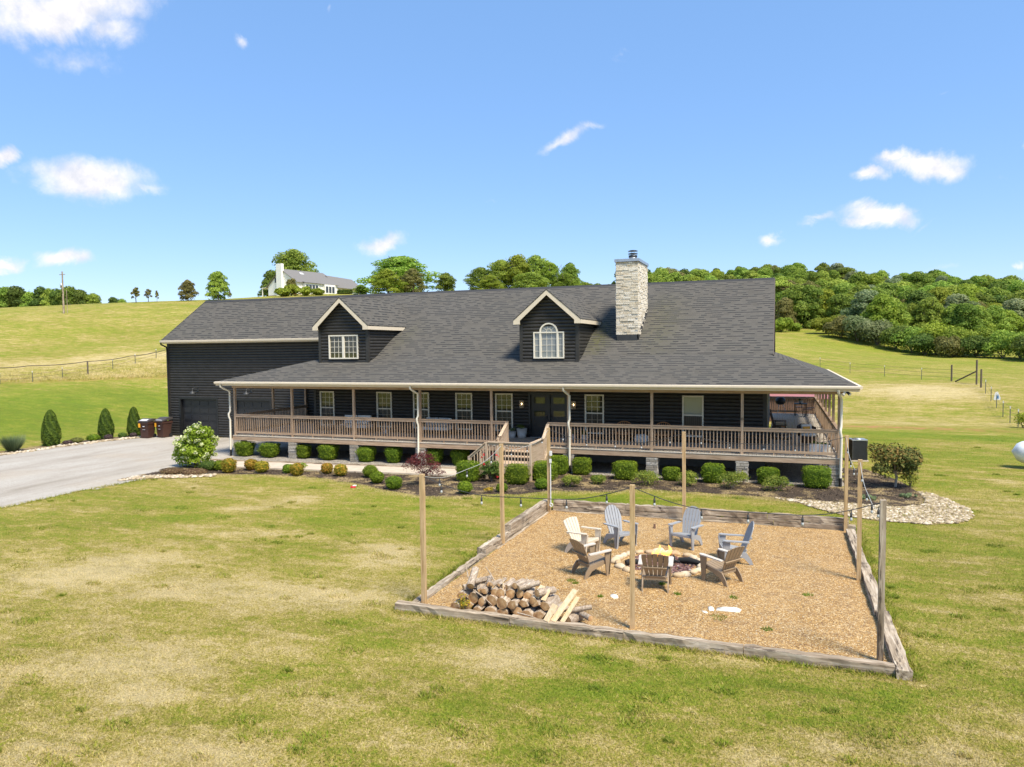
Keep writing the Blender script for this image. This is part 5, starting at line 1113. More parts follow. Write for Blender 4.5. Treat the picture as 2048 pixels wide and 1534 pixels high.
for i, ((x, y, wd, hh), lb) in enumerate(zip([(-9.37,-2.95,1.0,.46),(-8.51,-2.12,.58,.38),(-6.75,-1.85,1.15,.6),(-5.26,-1.56,.82,.53),(-3.67,-1.57,1.4,.62),(-2.15,-1.67,1.25,.55)],
     ['loose spreading shrub right of the conduit post', 'small loose shrub between two clipped hedges', 'spreading shrub hiding the sixth pier foot', 'loose shrub behind the back middle pit post', 'widest spreading shrub below the blinds window', 'rightmost spreading shrub before a clipped hedge'])):
    shrub('spreading_shrub', lb, 0, 0, 1, wd, hh, 'leaf_juniper', 2000, .028, 'loose spreading shrubs in the mulch', 280+i, 'shrub', loc=(x, y, .01), nb=16, rough=.36)
# hydrangea
g = np.random.default_rng(300); t = thing('hydrangea', 'big hydrangea bush with pale lime flower heads by the driveway', 'bush', (-26.75, -3.3, 0))
B = [(-.2, 0, .9, .6, 1), (.2, 0, .6, .65, .9), (.3, -.1, .3, .5, .7), (-.4, -.1, .3, .45, .7), (.38, 0, 1.35, .50, 1.1), (.55, .1, 1.0, .5, 1), (.1, -.1, 1.2, .48, 1), (.3, -.2, 1.55, .36, 1.1), (.7, 0, 1.45, .34, 1.2), (-.35, -.1, .85, .48, 1), (-.65, 0, .62, .40, .9), (.1, -.3, .7, .5, .9), (-.3, 0, .35, .5, .8), (.4, 0, .5, .5, .8), (-.85, -.1, .45, .28, .8), (.75, 0, .8, .32, 1), (.05, .1, 1.5, .3, 1)]
obj('foliage', leafmesh('foliage', B, 9000, .055, 'leaf_hyd', 300, .4), t)
P, N, _ = cloudpts([b_[:3]+(b_[3]*1.1,)+b_[4:] for b_ in B[:2]+B[4:14]], 105, g, .02)
mb = MB(); FQ = []
for q, nn in zip(P, N):
    m = 26; d = g.normal(0, 1, (m, 3)); d /= np.linalg.norm(d, axis=1)[:, None]; FQ.append(leafquads(q+nn*.04+d*V(.085, .085, .07), d, .036, g, .9))
FQ = np.concatenate(FQ); obj('flowers', rawmesh('flowers', FQ, 4, 'petal_lime', {'tint': np.repeat(g.random(len(FQ)//4), 4)}), t)
mb = MB()
for k in range(7): a = g.uniform(0, 6.28); mb.tube([(0, 0, -.05), (math.cos(a)*.2, math.sin(a)*.15, .5), (.15+math.cos(a)*.5, math.sin(a)*.3, 1.1)], [.02, .015, .006], 5)
mb.build('stem', 'trunk', t)
for (x, y, wd, hh, lb, lf) in [(-26.15, -5.2, 1.0, .26, 'low brown mounded ground cover left below the hydrangea', 'leaf_brown'), (-25.2, -4.95, 1.15, .22, 'low green brown mound right below the hydrangea', 'leaf_brown'), (-25.4, -3.9, .9, .40, 'dark low shrub at the right foot of the hydrangea', 'leaf_deep')]:
    hedge('ground_cover', lb, x, y, wd, hh, lf, None, int(abs(x*10)), 1400, .0, 2.2, wd*.8, .025, 'ground cover')
# japanese maple
g = np.random.default_rng(320); t = thing('japanese_maple', 'dark red japanese maple in the mulch behind a pit post', 'tree', (-14.7, -4.35, 0))
B = [(g.uniform(-.5, .5), g.uniform(-.4, .4), g.uniform(.42, 1.1), g.uniform(.16, .30), .7) for k in range(26)]+[(0, 0, 1.15, .30, .7)]
obj('crown', leafmesh('crown', B, 3000, .035, 'leaf_maple', 320, .5, .35), t)
mb = MB(); mb.tube([(0, 0, -.05), (.03, 0, .3), (0, 0, .55)], [.035, .03, .022], 7)
for k in range(8): a = k*.8; mb.tube([(0, 0, .35+.02*k), (math.cos(a)*.25, math.sin(a)*.2, .65), (math.cos(a)*.45, math.sin(a)*.35, .85)], [.018, .012, .004], 5)
mb.build('trunk', 'trunk', t)
# magnolia
g = np.random.default_rng(330); t = thing('magnolia_tree', 'glossy round magnolia with bronze leaf tips in the mulch by the air conditioner', 'tree', (1.85, .35, 0))
B = [(g.uniform(-.62, .62), g.uniform(-.5, .5), g.uniform(.55, 1.3), g.uniform(.26, .40), .9) for k in range(20)]+[(0, 0, .95, .84, .80)]
obj('crown', leafmesh('crown', B, 4600, .062, 'leaf_magnolia', 330, .45, .45), t)
mb = MB(); mb.tube([(0, 0, -.05), (.04, 0, .35), (.0, 0, .8)], [.05, .04, .03], 7, 0)
for k in range(7): a = k*.9; mb.tube([(0, 0, .4+.03*k), (math.cos(a)*.35, math.sin(a)*.3, .85), (math.cos(a)*.6, math.sin(a)*.5, 1.2)], [.025, .016, .005], 5)
mb.build('trunk', 'trunk_pale', t)
shrub('azalea', 'loose leafy shoots growing right beside the magnolia trunk', 0, 0, 1, .55, .62, 'leaf_juniper', 500, .035, None, 341, 'shrub', loc=(2.35, .55, 0), nb=7)
shrub('creeping_juniper', 'flat green creeping plant nearest the string light cable', 0, 0, 1, .95, .16, 'leaf_blue', 700, .03, 'flat creeping plants by the river rocks', 342, 'plant', loc=(.75, -2.15, 0))
shrub('creeping_juniper', 'flat green creeping plant below and right of the magnolia', 0, 0, 1, .75, .17, 'leaf_blue', 600, .03, 'flat creeping plants by the river rocks', 343, 'plant', loc=(2.0, -1.5, 0))
# rose bush
g = np.random.default_rng(350); t = thing('rose_bush', 'tall rose bush with red blooms at the porch landing', 'bush', (-12.55, -2.85, 0))
B = [(g.uniform(-.3, .3), g.uniform(-.25, .25), g.uniform(.25, .85), g.uniform(.14, .24), 1) for k in range(16)]+[(0, 0, .4, .3, 1)]
obj('foliage', leafmesh('foliage', B, 2200, .032, 'leaf_deep', 350, .6), t)
P, N, _ = cloudpts([b_[:3]+(b_[3]*1.1,)+b_[4:] for b_ in B], 4, g, .02); P = np.concatenate([P, np.array([[-.42, 0, .95], [-.36, .1, 1.05], [.22, 0, 1.05], [.3, .1, .98], [-.2, -.3, .72], [.1, -.1, 1.1]])])
FQ = np.concatenate([leafquads(q+g.normal(0, .022, (14, 3)), g.normal(0, 1, (14, 3)), .026, g, .9) for q in P]); obj('flowers', rawmesh('flowers', FQ, 4, 'flower_red'), t)
mb = MB()
for k in range(9): a = g.uniform(0, 6.28); r = g.uniform(.15, .4); mb.tube([(0, 0, -.05), (math.cos(a)*r*.5, math.sin(a)*r*.4, .5), (math.cos(a)*r, math.sin(a)*r*.8, 1.05)], [.012, .008, .003], 5)
mb.build('stem', 'trunk', t)
shrub('weed_plant', 'spindly pale green weed beside the path edge', 0, 0, 1, .4, .55, 'leaf_hyd', 160, .03, None, 360, 'weed', loc=(-21.15, -3.1, 0), nb=6)
shrub('weed_plant', 'thin leafy weed rising beside the seventh pier', 0, 0, 1, .45, .55, 'leaf_hyd', 220, .03, None, 361, 'weed', loc=(-3.35, -.75, 0), nb=6)
shrub('weed_plant', 'yellowish low weed left of the smallest round bush', 0, 0, 1, .5, .22, 'leaf_gold', 260, .03, None, 362, 'weed', loc=(-11.85, -4.9, 0), nb=6)
shrub('spirea', 'pale feathery shrub between the two left clipped hedges', 0, 0, 1, .45, .5, 'leaf_grey', 420, .025, None, 363, 'shrub', loc=(-26.05, .25, 0), nb=6)
# arborvitae
def arb(x, y, h, w, label, seed):
    g = np.random.default_rng(seed); t = thing('arborvitae', label, 'conifer', (x, y, h1(x, y)), 0, 'arborvitae along the driveway'); n = 6500
    z = g.random(n)**.85; r = (w/2)*np.minimum(1, (1-z)**.46*1.16)*np.where(z < .35, .72+.28*(z/.35)**.7, 1); a = g.uniform(0, 6.28, n); rr = r*(1-.16*g.random(n)**1.5)*(1+.06*np.sin(a*5+z*9)+.04*np.sin(a*11+z*23))
    P = np.stack([rr*np.cos(a), rr*np.sin(a), z*h], 1); N = np.stack([np.cos(a), np.sin(a), .25+0*a], 1)
    tint = np.clip(.45+.2*np.sin(a*7+z*16)+g.normal(0, .15, n), 0, 1); obj('foliage', rawmesh('foliage', leafquads(P, N, .042, g, .5), 4, 'leaf_arb', {'tint': np.repeat(tint, 4)}), t)
    mb = MB(); mb.lathe([(w*.34, .05), (w*.40, h*.3), (w*.30, h*.6), (.03, h*.93)], 12); mb.tube([(0, 0, -.1), (0, 0, .3)], .06, 6); mb.build('core', 'leaf_arb', t)
arb(-40.2, .15, 2.0, 1.02, 'leftmost and tallest cone shaped arborvitae by the driveway', 400); arb(-40.0, 3.5, 1.8, .92, 'middle cone shaped arborvitae by the driveway', 401); arb(-39.25, 4.85, 1.8, .86, 'cone shaped arborvitae nearest the brown bins', 402)
g = np.random.default_rng(410)
for (x, y, w_, h_, lb) in [(-40.1, -2.1, 1.3, .9, 'large blue green ornamental grass clump at the left edge'), (-40.2, -3.3, 1.0, .75, 'second grass clump cut by the left frame edge')]:
    t = thing('ornamental_grass', lb, 'plant', (x, y, h1(x, y)), 0, 'ornamental grass clumps'); n = 1500; a = g.uniform(0, 6.28, n); r = w_/2*np.sqrt(g.random(n)); l = h_*g.uniform(.6, 1.05, n); bx, by = r*.3*np.cos(a), r*.3*np.sin(a)
    tx, ty = r*np.cos(a), r*np.sin(a); P = np.stack([np.stack([bx-.012, by, bx*0], 1), np.stack([bx+.012, by, bx*0], 1), np.stack([tx*1.1, ty*1.1, l], 1)], 1).reshape(-1, 3)
    obj('foliage', rawmesh('foliage', P, 3, 'leaf_blue', {'tint': np.repeat(g.random(n), 3)}), t)
for (x, y, w_, h_, lf, lb) in [(-39.75, 1.35, .7, .3, 'leaf_olive', 'olive low plant between the left and middle arborvitae'), (-39.6, 2.3, .75, .38, 'leaf_box', 'green low plant left of the middle arborvitae'), (-39.35, 3.1, .5, .28, 'leaf_plum', 'plum coloured plant before the middle arborvitae'), (-39.2, 3.95, .5, .3, 'leaf_deep', 'dark little plant between middle and right arborvitae'), (-38.85, 4.4, .4, .25, 'leaf_plum', 'plum coloured plant before the right arborvitae'), (-39.8, .8, .5, .2, 'leaf_plum', 'plum coloured plant right of the tallest arborvitae')]:
    hedge('border_plant', lb, x, y, w_, h_, lf, 'low plants in the driveway border', int(abs(x*100)), 700, 0, 2.2, w_*.9, .03, 'plant')
t = hedge('hill_hedge', 'long clipped hedge right of the hilltop house', 0, 0, 1, 1, 'leaf_deep', None, 420, 1800, 0, 5, 1, .12); q = place(690, 588, 196); t.location = tuple(q); t.scale = (4.2, 1.2, 1.1)
for (x, y, lb) in [(-17.1, -5.5, 'small red and white litter scrap at the bed edge')]:
    o = MB(); o.box(-.09, .09, -.05, .05, 0, .06); o.box(-.02, .12, -.02, .07, .06, .09, 1); o = o.build('litter_scrap', ['flower_red', 'white_paint'], None, (x, y, .01), None, .4); tag(o, lb, 'litter')
# ---------------------------------------------------------------- fences
def wire(mb, pts, r=.008, sag=.03, m=0):
    for a, c in zip(pts[:-1], pts[1:]):
        a = V(*a); c = V(*c); L = []
        for k in range(7): s_ = k/6; q = a+(c-a)*s_; q[2] -= sag*4*s_*(1-s_); L.append(q)
        mb.tube(L, r, 4, m, False)
def fence(name, label, P, posts, wires, hgt_, wr=.008, group=None):
    t = thing(name, label, 'fence', tuple(P[0]), 0, group); o = V(*P[0])
    for q, k in zip(P, posts):
        q = V(*q)-o; mb = MB()
        if k == 't': mb.box(q[0]-.022, q[0]+.022, q[1]-.022, q[1]+.022, q[2]-.1, q[2]+hgt_*.9); mb.box(q[0]-.024, q[0]+.024, q[1]-.024, q[1]+.024, q[2]+hgt_*.9, q[2]+hgt_*1.04, 1); mb.build('post', ['tpost', 'white_paint'], t)
        else: mb.tube([(q[0], q[1], q[2]-.1), (q[0], q[1], q[2]+hgt_*float(k))], .075, 7); mb.build('post', 'post_grey', t)
    for wz in wires: mb = MB(); wire(mb, [V(*q)-o+V(0, 0, hgt_*wz) for q in P], wr); mb.build('wire', 'post_grey', t)
    return t
L = [place(u, v, d) for u, v, d in [(-30, 772, 66), (0, 765, 68), (65, 758, 70), (125, 754, 73), (176, 751, 75), (226, 744, 78), (271, 736, 81), (313, 728, 84), (345, 720, 87)]]
fence('wire_fence', 'wire fence along the rough meadow on the left rise', L, ['t', 't', 't', 't', '1.35', 't', 't', 't', 't'], (.4, .75), 1.0, .012)
mb = MB(); q = [place(u, v, d) for u, v, d in [(-30, 720, 66), (176, 722, 75), (345, 718, 87)]]; L2 = [place(-30, 772, 66)+V(0, 0, 1.75), place(60, 760, 70)+V(0, 0, 1.55), place(176, 751, 75)+V(0, 0, 1.35), place(260, 740, 80)+V(0, 0, 1.0), place(335, 722, 86)+V(0, 0, .6)]
wire(mb, L2, .032, .12); o = mb.build('overhead_cable', 'rope'); tag(o, 'dark sagging cable strung along the left fence', 'cable')
PR = [(1640, 741, 83), (1700, 746, 78), (1769, 752, 75), (1843, 759, 71), (1903, 762, 68.5), (1953, 768, 65)]
PL = [place(*q) for q in PR]; t = fence('wire_fence', 'wire fence running across the right field to the braced corner', PL, ['t', 't', 't', 't', '1.4', '2.0'], (.35, .7, 1.0), 1.1, .009)
o = V(*PL[0]); a = place(1911, 764, 67.6)-o; c = PL[-1]-o; mb = MB(); mb.tube([a+V(0, 0, .05), c+V(0, 0, 1.2)], .065, 7); mb.build('brace', 'post_grey', t)
PR = [(1962, 774, 63), (1971, 786, 60), (1982, 800, 57), (1993, 812, 54.5), (2006, 826, 51.5), (2020, 841, 48.8), (2036, 858, 46), (2056, 878, 43)]
PL = [place(*q) for q in PR]; fence('wire_fence', 'wire fence coming down the right side towards the yard', PL, ['1.45', 't', 't', 't', 't', 't', 't', 't'], (.35, .7, 1.0), 1.1, .008)
q = PL[3]; mb = MB(); mb.prism([(-.20, 0), (.22, 0), (.26, .15), (.06, .62), (-.1, .55)], 1, -.01, .01); mb.prism([(-.05, .1), (.14, .1), (.1, .45)], 1, -.016, -.011, 1); o = mb.build('fence_flag', ['white_paint', 'tank_blue'], None, (q[0], q[1], q[2]+.62)); tag(o, 'pale blue and white sign hung on a fence post', 'sign')
# ---------------------------------------------------------------- fire pit: timbers
def timber(label, a, b, z0, w=.16, h=.17, ax='x', group='old railway timbers round the gravel pit', name='landscape_timber', segs=14, jit=.009, up=(0, 0, 1)):
    a = V(*a, z0+h/2); b = V(*b, z0+h/2); c = (a+b)/2; mb = MB(); mb.beam(a-c, b-c, w, h, 0, (0, 0, 1), jit, segs)
    o = mb.build(name, 'timber_'+ax, None, tuple(c)); return tag(o, label, 'timber', group)
ys = -16.24
for (x0, x1, l) in [(-9.28, -6.84, 'dark rotten timber at the left end of the front row'), (-6.83, -4.70, 'front timber running below the firewood planks'), (-4.69, -2.67, 'middle front timber left of the pale end one'), (-2.66, -.40, 'palest front timber at the right end of the front row')]: timber(l, (x0, ys+.03*(x0 < -6.9)), (x1, ys-.01), -.01)
xr = -.26
for (y0, y1, l) in [(-16.42, -13.72, 'mossy timber at the near end of the right side'), (-13.71, -10.62, 'long pale timber in the middle of the right side'), (-10.61, -7.22, 'timber at the far end of the right side')]: timber(l, (xr-.03, y0), (xr-.01, y1), -.02, .21, .18, 'y')
for (x0, x1, l) in [(-8.85, -6.72, 'lower back timber at the left behind the post'), (-6.71, -4.75, 'dark lower back timber behind the blue chairs'), (-4.74, -2.25, 'stained lower back timber right of the middle'), (-2.24, -.10, 'lower back timber at the right end, sticking out past the top one')]: timber(l, (x0, -6.83), (x1, -6.83), -.01)
for (x0, x1, l) in [(-8.83, -6.52, 'upper back timber at the left with a pale top'), (-6.51, -4.62, 'black rotten upper back timber'), (-4.61, -2.42, 'upper back timber above the stained one'), (-2.41, -.28, 'upper back timber at the right end')]: timber(l, (x0, -6.80), (x1, -6.80), .175)
timber('thin low board lying before the back timbers', (-8.7, -6.99), (-3.4, -6.97), -.01, .08, .05)
timber('upper left timber with a deep grained face', (-9.05, -6.75), (-9.09, -10.4), .175, .2, .18, 'y'); timber('lower left timber ending in a square cut block', (-9.06, -10.75), (-9.10, -12.2), -.01, .24, .2, 'y'); timber('lower left timber beneath the grained one', (-9.05, -6.78), (-9.09, -10.74), -.01, .22, .18, 'y')
timber('thin board lying inside the left timbers', (-8.9, -7.2), (-8.93, -11.6), -.01, .06, .05, 'y')
timber('pale flat timber halfway down the left side', (-9.06, -12.24), (-9.06, -13.8), -.06, .2, .12, 'y'); timber('grey cracked timber at the near end of the left side', (-9.05, -13.82), (-9.02, -16.1), -.04, .17, .12, 'y')
for (a, b, l) in [((-27.15, -1.86), (-22.6, -1.44), 'low edging timber left of the path'), ((-22.55, -1.44), (-18.3, -1.08), 'low edging timber in the middle beside the path'), ((-18.25, -1.08), (-13.75, -.70), 'low edging timber nearest the steps')]: timber(l, a, b, .0, .14, .12, 'x', 'edging timbers beside the concrete path')
# posts and lights
PH = 2.68
POSTS = dict(A=(-8.87, -15.81), B=(-4.64, -15.73), C=(-.56, -15.84), D=(-.46, -11.45), E=(-.37, -6.98), F=(-4.72, -7.20), G=(-8.86, -7.24), H=(-8.95, -11.12))
PLb = dict(A='tall square post at the front left corner by the firewood', B='tall square post in the middle of the front timbers', C='greyish square post at the front right pit corner', D='square post halfway along the right timbers', E='square post at the back right pit corner', F='square post in the middle of the back timbers', G='square post with white outlet boxes at the back left corner', H='square post halfway along the left timbers')
for k, (x, y) in POSTS.items():
    t = thing('light_post', PLb[k], 'post', (x, y, 0), random.uniform(-.08, .08), 'wooden posts that carry the string lights'); mb = MB(); mb.beam((0, 0, -.05), (random.uniform(-.015, .015), 0, PH), .088, .088, 0, (0, 1, 0), .0008, 8); mb.build('post', 'treated_z' if k != 'C' else 'timber_z', t)
    if k == 'G':
        mb = MB(); mb.box(.05, .12, -.11, -.05, 1.83, 1.97); mb.build('outlet_box', 'white_paint', t); mb = MB(); mb.box(.04, .10, -.10, -.05, 1.60, 1.72); mb.build('switch_box', 'white_paint', t); mb = MB(); mb.tube([(.07, -.07, 1.6), (.07, -.07, .25)], .015, 6); mb.build('conduit', 'white_paint', t)
        mb = MB(); mb.tube([(.09+.05*math.cos(a), -.09, .28+.05*math.sin(a)) for a in np.arange(11)*.65], .012, 6); mb.build('cord_loop', 'white_paint', t)
def catenary(name, label, k0, k1, sag, bulbs, z0=PH-.04, z1=PH-.04, wirem='rope', skip=()):
    a = V(*POSTS[k0], z0); b = V(*POSTS[k1], z1); t = thing(name, label, 'string lights', tuple(a), 0, 'strings of bulbs hung between the posts'); P = []
    for k in range(25): s_ = k/24; q = (b-a)*s_; q[2] -= sag*4*s_*(1-s_)*(1+.12*math.sin(s_*9)); P.append(q)
    mb = MB(); mb.tube(P, .0055 if wirem == 'palewire' else .008, 5, 0, False); mb.build('cable', wirem, t)
    for k in range(bulbs):
        s_ = (k+.5+.1*math.sin(k*3))/bulbs; q = (b-a)*s_; q[2] -= sag*4*s_*(1-s_)*(1+.12*math.sin(s_*9))
        mb = MB(); mb.tube([q, q-V(0, 0, .05)], .009, 5, 0); mb.lathe([(.0, 0), (.018, -.005), (.02, -.07), (.012, -.085)], 8, 0, tuple(q-V(0, 0, .04))); mb.lathe([(.012, 0), (.021, -.02), (.023, -.04), (.014, -.06), (0, -.066)], 10, 1, tuple(q-V(0, 0, .12))); mb.build('bulb', ['rope', 'bulbglass'], t)
    return t
catenary('string_lights', 'string of bulbs between the front left and front middle posts', 'A', 'B', .36, 5); catenary('string_lights', 'string of bulbs between the front middle and front right posts', 'B', 'C', .36, 5)
catenary('string_lights', 'pale cable with bulbs down the right side, front half', 'C', 'D', .4, 4, wirem='palewire'); catenary('string_lights', 'pale cable with bulbs down the right side, back half', 'D', 'E', .45, 4, wirem='palewire')
catenary('string_lights', 'string of bulbs along the back right before the porch rail', 'E', 'F', .30, 5); catenary('string_lights', 'string of bulbs along the back left before the porch rail', 'F', 'G', .36, 5)
catenary('string_lights', 'pale cable with bulbs down the left side, back half', 'G', 'H', .30, 3, wirem='palewire'); catenary('string_lights', 'pale cable with bulbs down the left side, front half', 'H', 'A', .28, 3, wirem='palewire')
# fire ring
g = np.random.default_rng(500); RC = V(-4.78, -11.62); NS = 25
_sl = {0: 'largest flat white stone at the back of the fire ring'}
import itertools
for k in range(NS):
    a = 2*math.pi*k/NS+g.normal(0, .03); r = 1.0+g.normal(0, .02); L = g.uniform(.095, .135); big = 1.0
    if k in (7, 13, 19): big = 1.25
    mb = MB(); nu, nv = 10, 6; vs = []
    ph = g.uniform(0, 6, 3)
    for j in range(nv+1):
        th = math.pi*j/nv
        for i in range(nu):
            f = 2*math.pi*i/nu; d = V(math.sin(th)*math.cos(f), math.sin(th)*math.sin(f), math.cos(th)); w_ = 1+.14*math.sin(3*d[0]+ph[0])*math.cos(2.5*d[1]+ph[1])+.1*math.sin(4*d[2]+ph[2]); d = np.sign(d)*np.abs(d)**.8
            vs.append((d[0]*L*big*w_*1.18, d[1]*L*big*w_*.78, d[2]*.065*big*w_))
    mb.mesh(vs, [(j*nu+i, j*nu+(i+1) % nu, (j+1)*nu+(i+1) % nu, (j+1)*nu+i) for j in range(nv) for i in range(nu)], 0, True)
    o = mb.build('ring_stone', 'ring_stone', None, (RC[0]+r*math.cos(a), RC[1]+r*.95*math.sin(a), .045*big), None, a+math.pi/2+g.normal(0, .25))
    side = ['right', 'back right', 'back', 'back left', 'left', 'front left', 'front', 'front right'][int(((a+math.pi/8) % (2*math.pi))/(math.pi/4))]; tag(o, '%s stone in the %s of the fire ring' % (['buff rounded', 'pale rounded', 'long buff'][k % 3], side), 'stone', 'stones of the fire ring')
t = thing('campfire', 'small campfire with orange flames among charred sticks', 'fire', (-4.75, -11.35, .03)); g = np.random.default_rng(501)
for (x, y, h_, w_) in [(-.12, .25, .30, .045), (.0, .3, .18, .05), (.13, .25, .32, .045), (.06, .2, .18, .04), (-.22, .2, .13, .035)]:
    mb = MB(); P = []; R_ = []
    for k in range(9): s_ = k/8; P.append((x+.04*math.sin(s_*6+x*30), y+.03*math.cos(s_*5), h_*s_)); R_.append(w_*(math.sin(math.pi*(s_*.82+.14))**1.2)+.004)
    mb.tube(P, R_, 10, 0); mb.build('flame', 'flame', t)
for k in range(7):
    a = g.uniform(0, 3.14); x, y = g.uniform(-.3, .35), g.uniform(-.2, .15); mb = MB(); mb.tube([(x-math.cos(a)*.2, y-math.sin(a)*.2, .03), (x, y, .07), (x+math.cos(a)*.2, y+math.sin(a)*.2, .04)], [.03, .035, .025], 7); mb.build('charred_stick', 'charcoal', t)
for (x, y, rz_, L, lb) in [(-4.05, -11.45, -.25, .62, 'black charred log lying at the right inside the fire ring'), (-5.35, -11.9, .5, .35, 'short charred log at the left inside the fire ring')]:
    mb = MB(); mb.tube([(-L/2, 0, 0), (-L*.1, .03, .02), (L/2, 0, 0)], [.06, .075, .045], 9); o = mb.build('charred_log', 'charcoal', None, (x, y, .09), None, rz_); tag(o, lb, 'log')
# adirondack chairs: local +y is forward
def slat(mb, poly, p0, ux, uy, th, mi=0):
    """polygon in a plane at p0 with axes ux, uy, thickness th along the normal"""
    p0 = V(*p0); ux = V(*ux); uy = V(*uy); n = np.cross(ux, uy); n /= np.linalg.norm(n); A = [p0+ux*a+uy*b for a, b in poly]; B = [q-n*th for q in A]; m = len(A)
    mb.face(A, mi); mb.face(B[::-1], mi)
    for i in range(m): mb.face([A[i], B[i], B[(i+1) % m], A[(i+1) % m]], mi)
def chair_proto(mat_, style):
    t = thing('adirondack_chair', 'x', 'chair', (0, 0, 0))
    # seat: slats sloping down to the back
    mb = MB(); f = V(0, .27, .37); bk = V(0, -.24, .27); d = (bk-f); L = np.linalg.norm(d); d /= L
    n = 5
    for k in range(n):
        w0 = -.26+k*.104+.005; slat(mb, [(w0, 0), (w0+.094, 0), (w0+.094, L), (w0, L)], f, (1, 0, 0), d, .02)
    mb.beam((-.26, .28, .345), (.26, .28, .345), .04, .06); mb.beam((-.24, -.22, .24), (.24, -.22, .24), .05, .05)
    mb.build('seat', mat_, t)
    # fan back, reclined
    mb = MB(); rec = R(20 if style == 'round' else 24); up = V(0, -math.sin(rec), math.cos(rec)); HB_ = .80 if style == 'round' else .66; ns = 6 if style == 'round' else 5; p0 = V(0, -.20, .25)
    wb, wt = .40, (.56 if style == 'round' else .60)
    def edge(s_, v): # s_ in -1..1 , v 0..1 height -> x
        w_ = wb+(wt-wb)*min(1, v*1.25); return s_*w_/2
    for k in range(ns):
        s0 = -1+2*k/ns+.03; s1 = -1+2*(k+1)/ns-.03
        def top(s_): return HB_*((1-.27*abs(s_)**2.3) if style == 'round' else (1-.07*s_*s_))
        lo = [(edge(s0, 0), 0), (edge(s1, 0), 0)]; R1 = [(edge(s1, v)*(1 if style != 'round' or v < .7 else 1-.10*(v-.7)/.3*abs(s1)), v*top(s1)) for v in (.35, .7, .88)]; T = [(edge(s1, 1)*(1-(.12*abs(s1) if style == 'round' else 0)), top(s1)), (edge((s0+s1)/2, 1)*(.96 if style == 'round' else 1), top((s0+s1)/2)), (edge(s0, 1)*(1-(.12*abs(s0) if style == 'round' else 0)), top(s0))]
        Lf = [(edge(s0, v)*(1 if style != 'round' or v < .7 else 1-.10*(v-.7)/.3*abs(s0)), v*top(s0)) for v in (.88, .7, .35)]
        slat(mb, lo+R1+T+Lf, p0, (1, 0, 0), up, .018)
    for v in ((.10, .52) if style == 'round' else (.06, .42)):
        q = p0+up*HB_*v; w_ = abs(edge(1, v)); mb.beam(q+V(-w_, -.028, 0), q+V(w_, -.028, 0), .03, .05, 0, tuple(up))
    mb.build('backrest', mat_, t)
    for sx in (-1, 1):
        mb = MB(); x = sx*.315
        slat(mb, [(-.045, 0), (.045, 0), (.055, .12), (.055, .36), (.06, .56), (.03, .62), (-.03, .62), (-.06, .56), (-.045, .3)], (x+sx*.01, -.30, .55), (1, 0, 0), V(0, .995, .05), -.025)
        mb.build('arm', mat_ if mat_ != 'chair_taupe' else 'chair_top', t)
        # front leg: a tapered shaped board below the arm
        mb = MB(); xx = x-.012; mb.prism([(.18, .02), (.26, .02), (.32, .56), (.14, .56), (.15, .40)], 0, xx, xx+.03); mb.prism([(.235, .02), (.27, .02), (.33, .56), (.30, .56)], 0, xx-.018*sx-.01, xx+.03); mb.box(xx-.01, xx+.035, .18, .27, -.01, .03); mb.build('leg', mat_, t)
        # rear leg sweeping back from the seat side
        mb = MB(); xx = sx*.275-.012; mb.prism([(.27, .385), (.27, .30), (.0, .23), (-.20, .15), (-.34, -.01), (-.42, -.01), (-.36, .14), (-.26, .28), (-.0, .33)], 0, xx, xx+.028); mb.build('leg', mat_, t)
    return t
GP = 'adirondack chairs round the fire ring'
cg = chair_proto('chair_grey', 'round'); ct = chair_proto('chair_taupe', 'fan'); cb = chair_proto('chair_beige', 'fan')
def face(o, x, y, label, tx=RC[0], ty=RC[1], off=0.0, sc=.97):
    o.location = (x, y, .02); o.rotation_euler = (0, 0, math.atan2(ty-y, tx-x)-math.pi/2+off); o['label'] = label; o['group'] = GP; o.scale = (sc,)*3
face(cb, -6.72, -11.22, 'pale beige chair with tall back left of the fire ring', off=-.15)
face(cg, -5.98, -10.25, 'blue grey chair at the back left of the fire ring', off=.12); c2 = dup(cg); face(c2, -4.36, -9.88, 'blue grey chair straight behind the fire ring', off=-.12); c3 = dup(cg); face(c3, -3.12, -10.85, 'blue grey chair at the right behind a brown chair', off=-.2)
face(ct, -6.12, -12.80, 'brown chair in front of the pale beige chair', off=.12); c2 = dup(ct); face(c2, -4.60, -13.25, 'brown chair seen from behind, nearest the front post', off=.0); c3 = dup(ct); face(c3, -3.32, -12.38, 'brown chair at the right in front of a blue grey one', off=-.12)
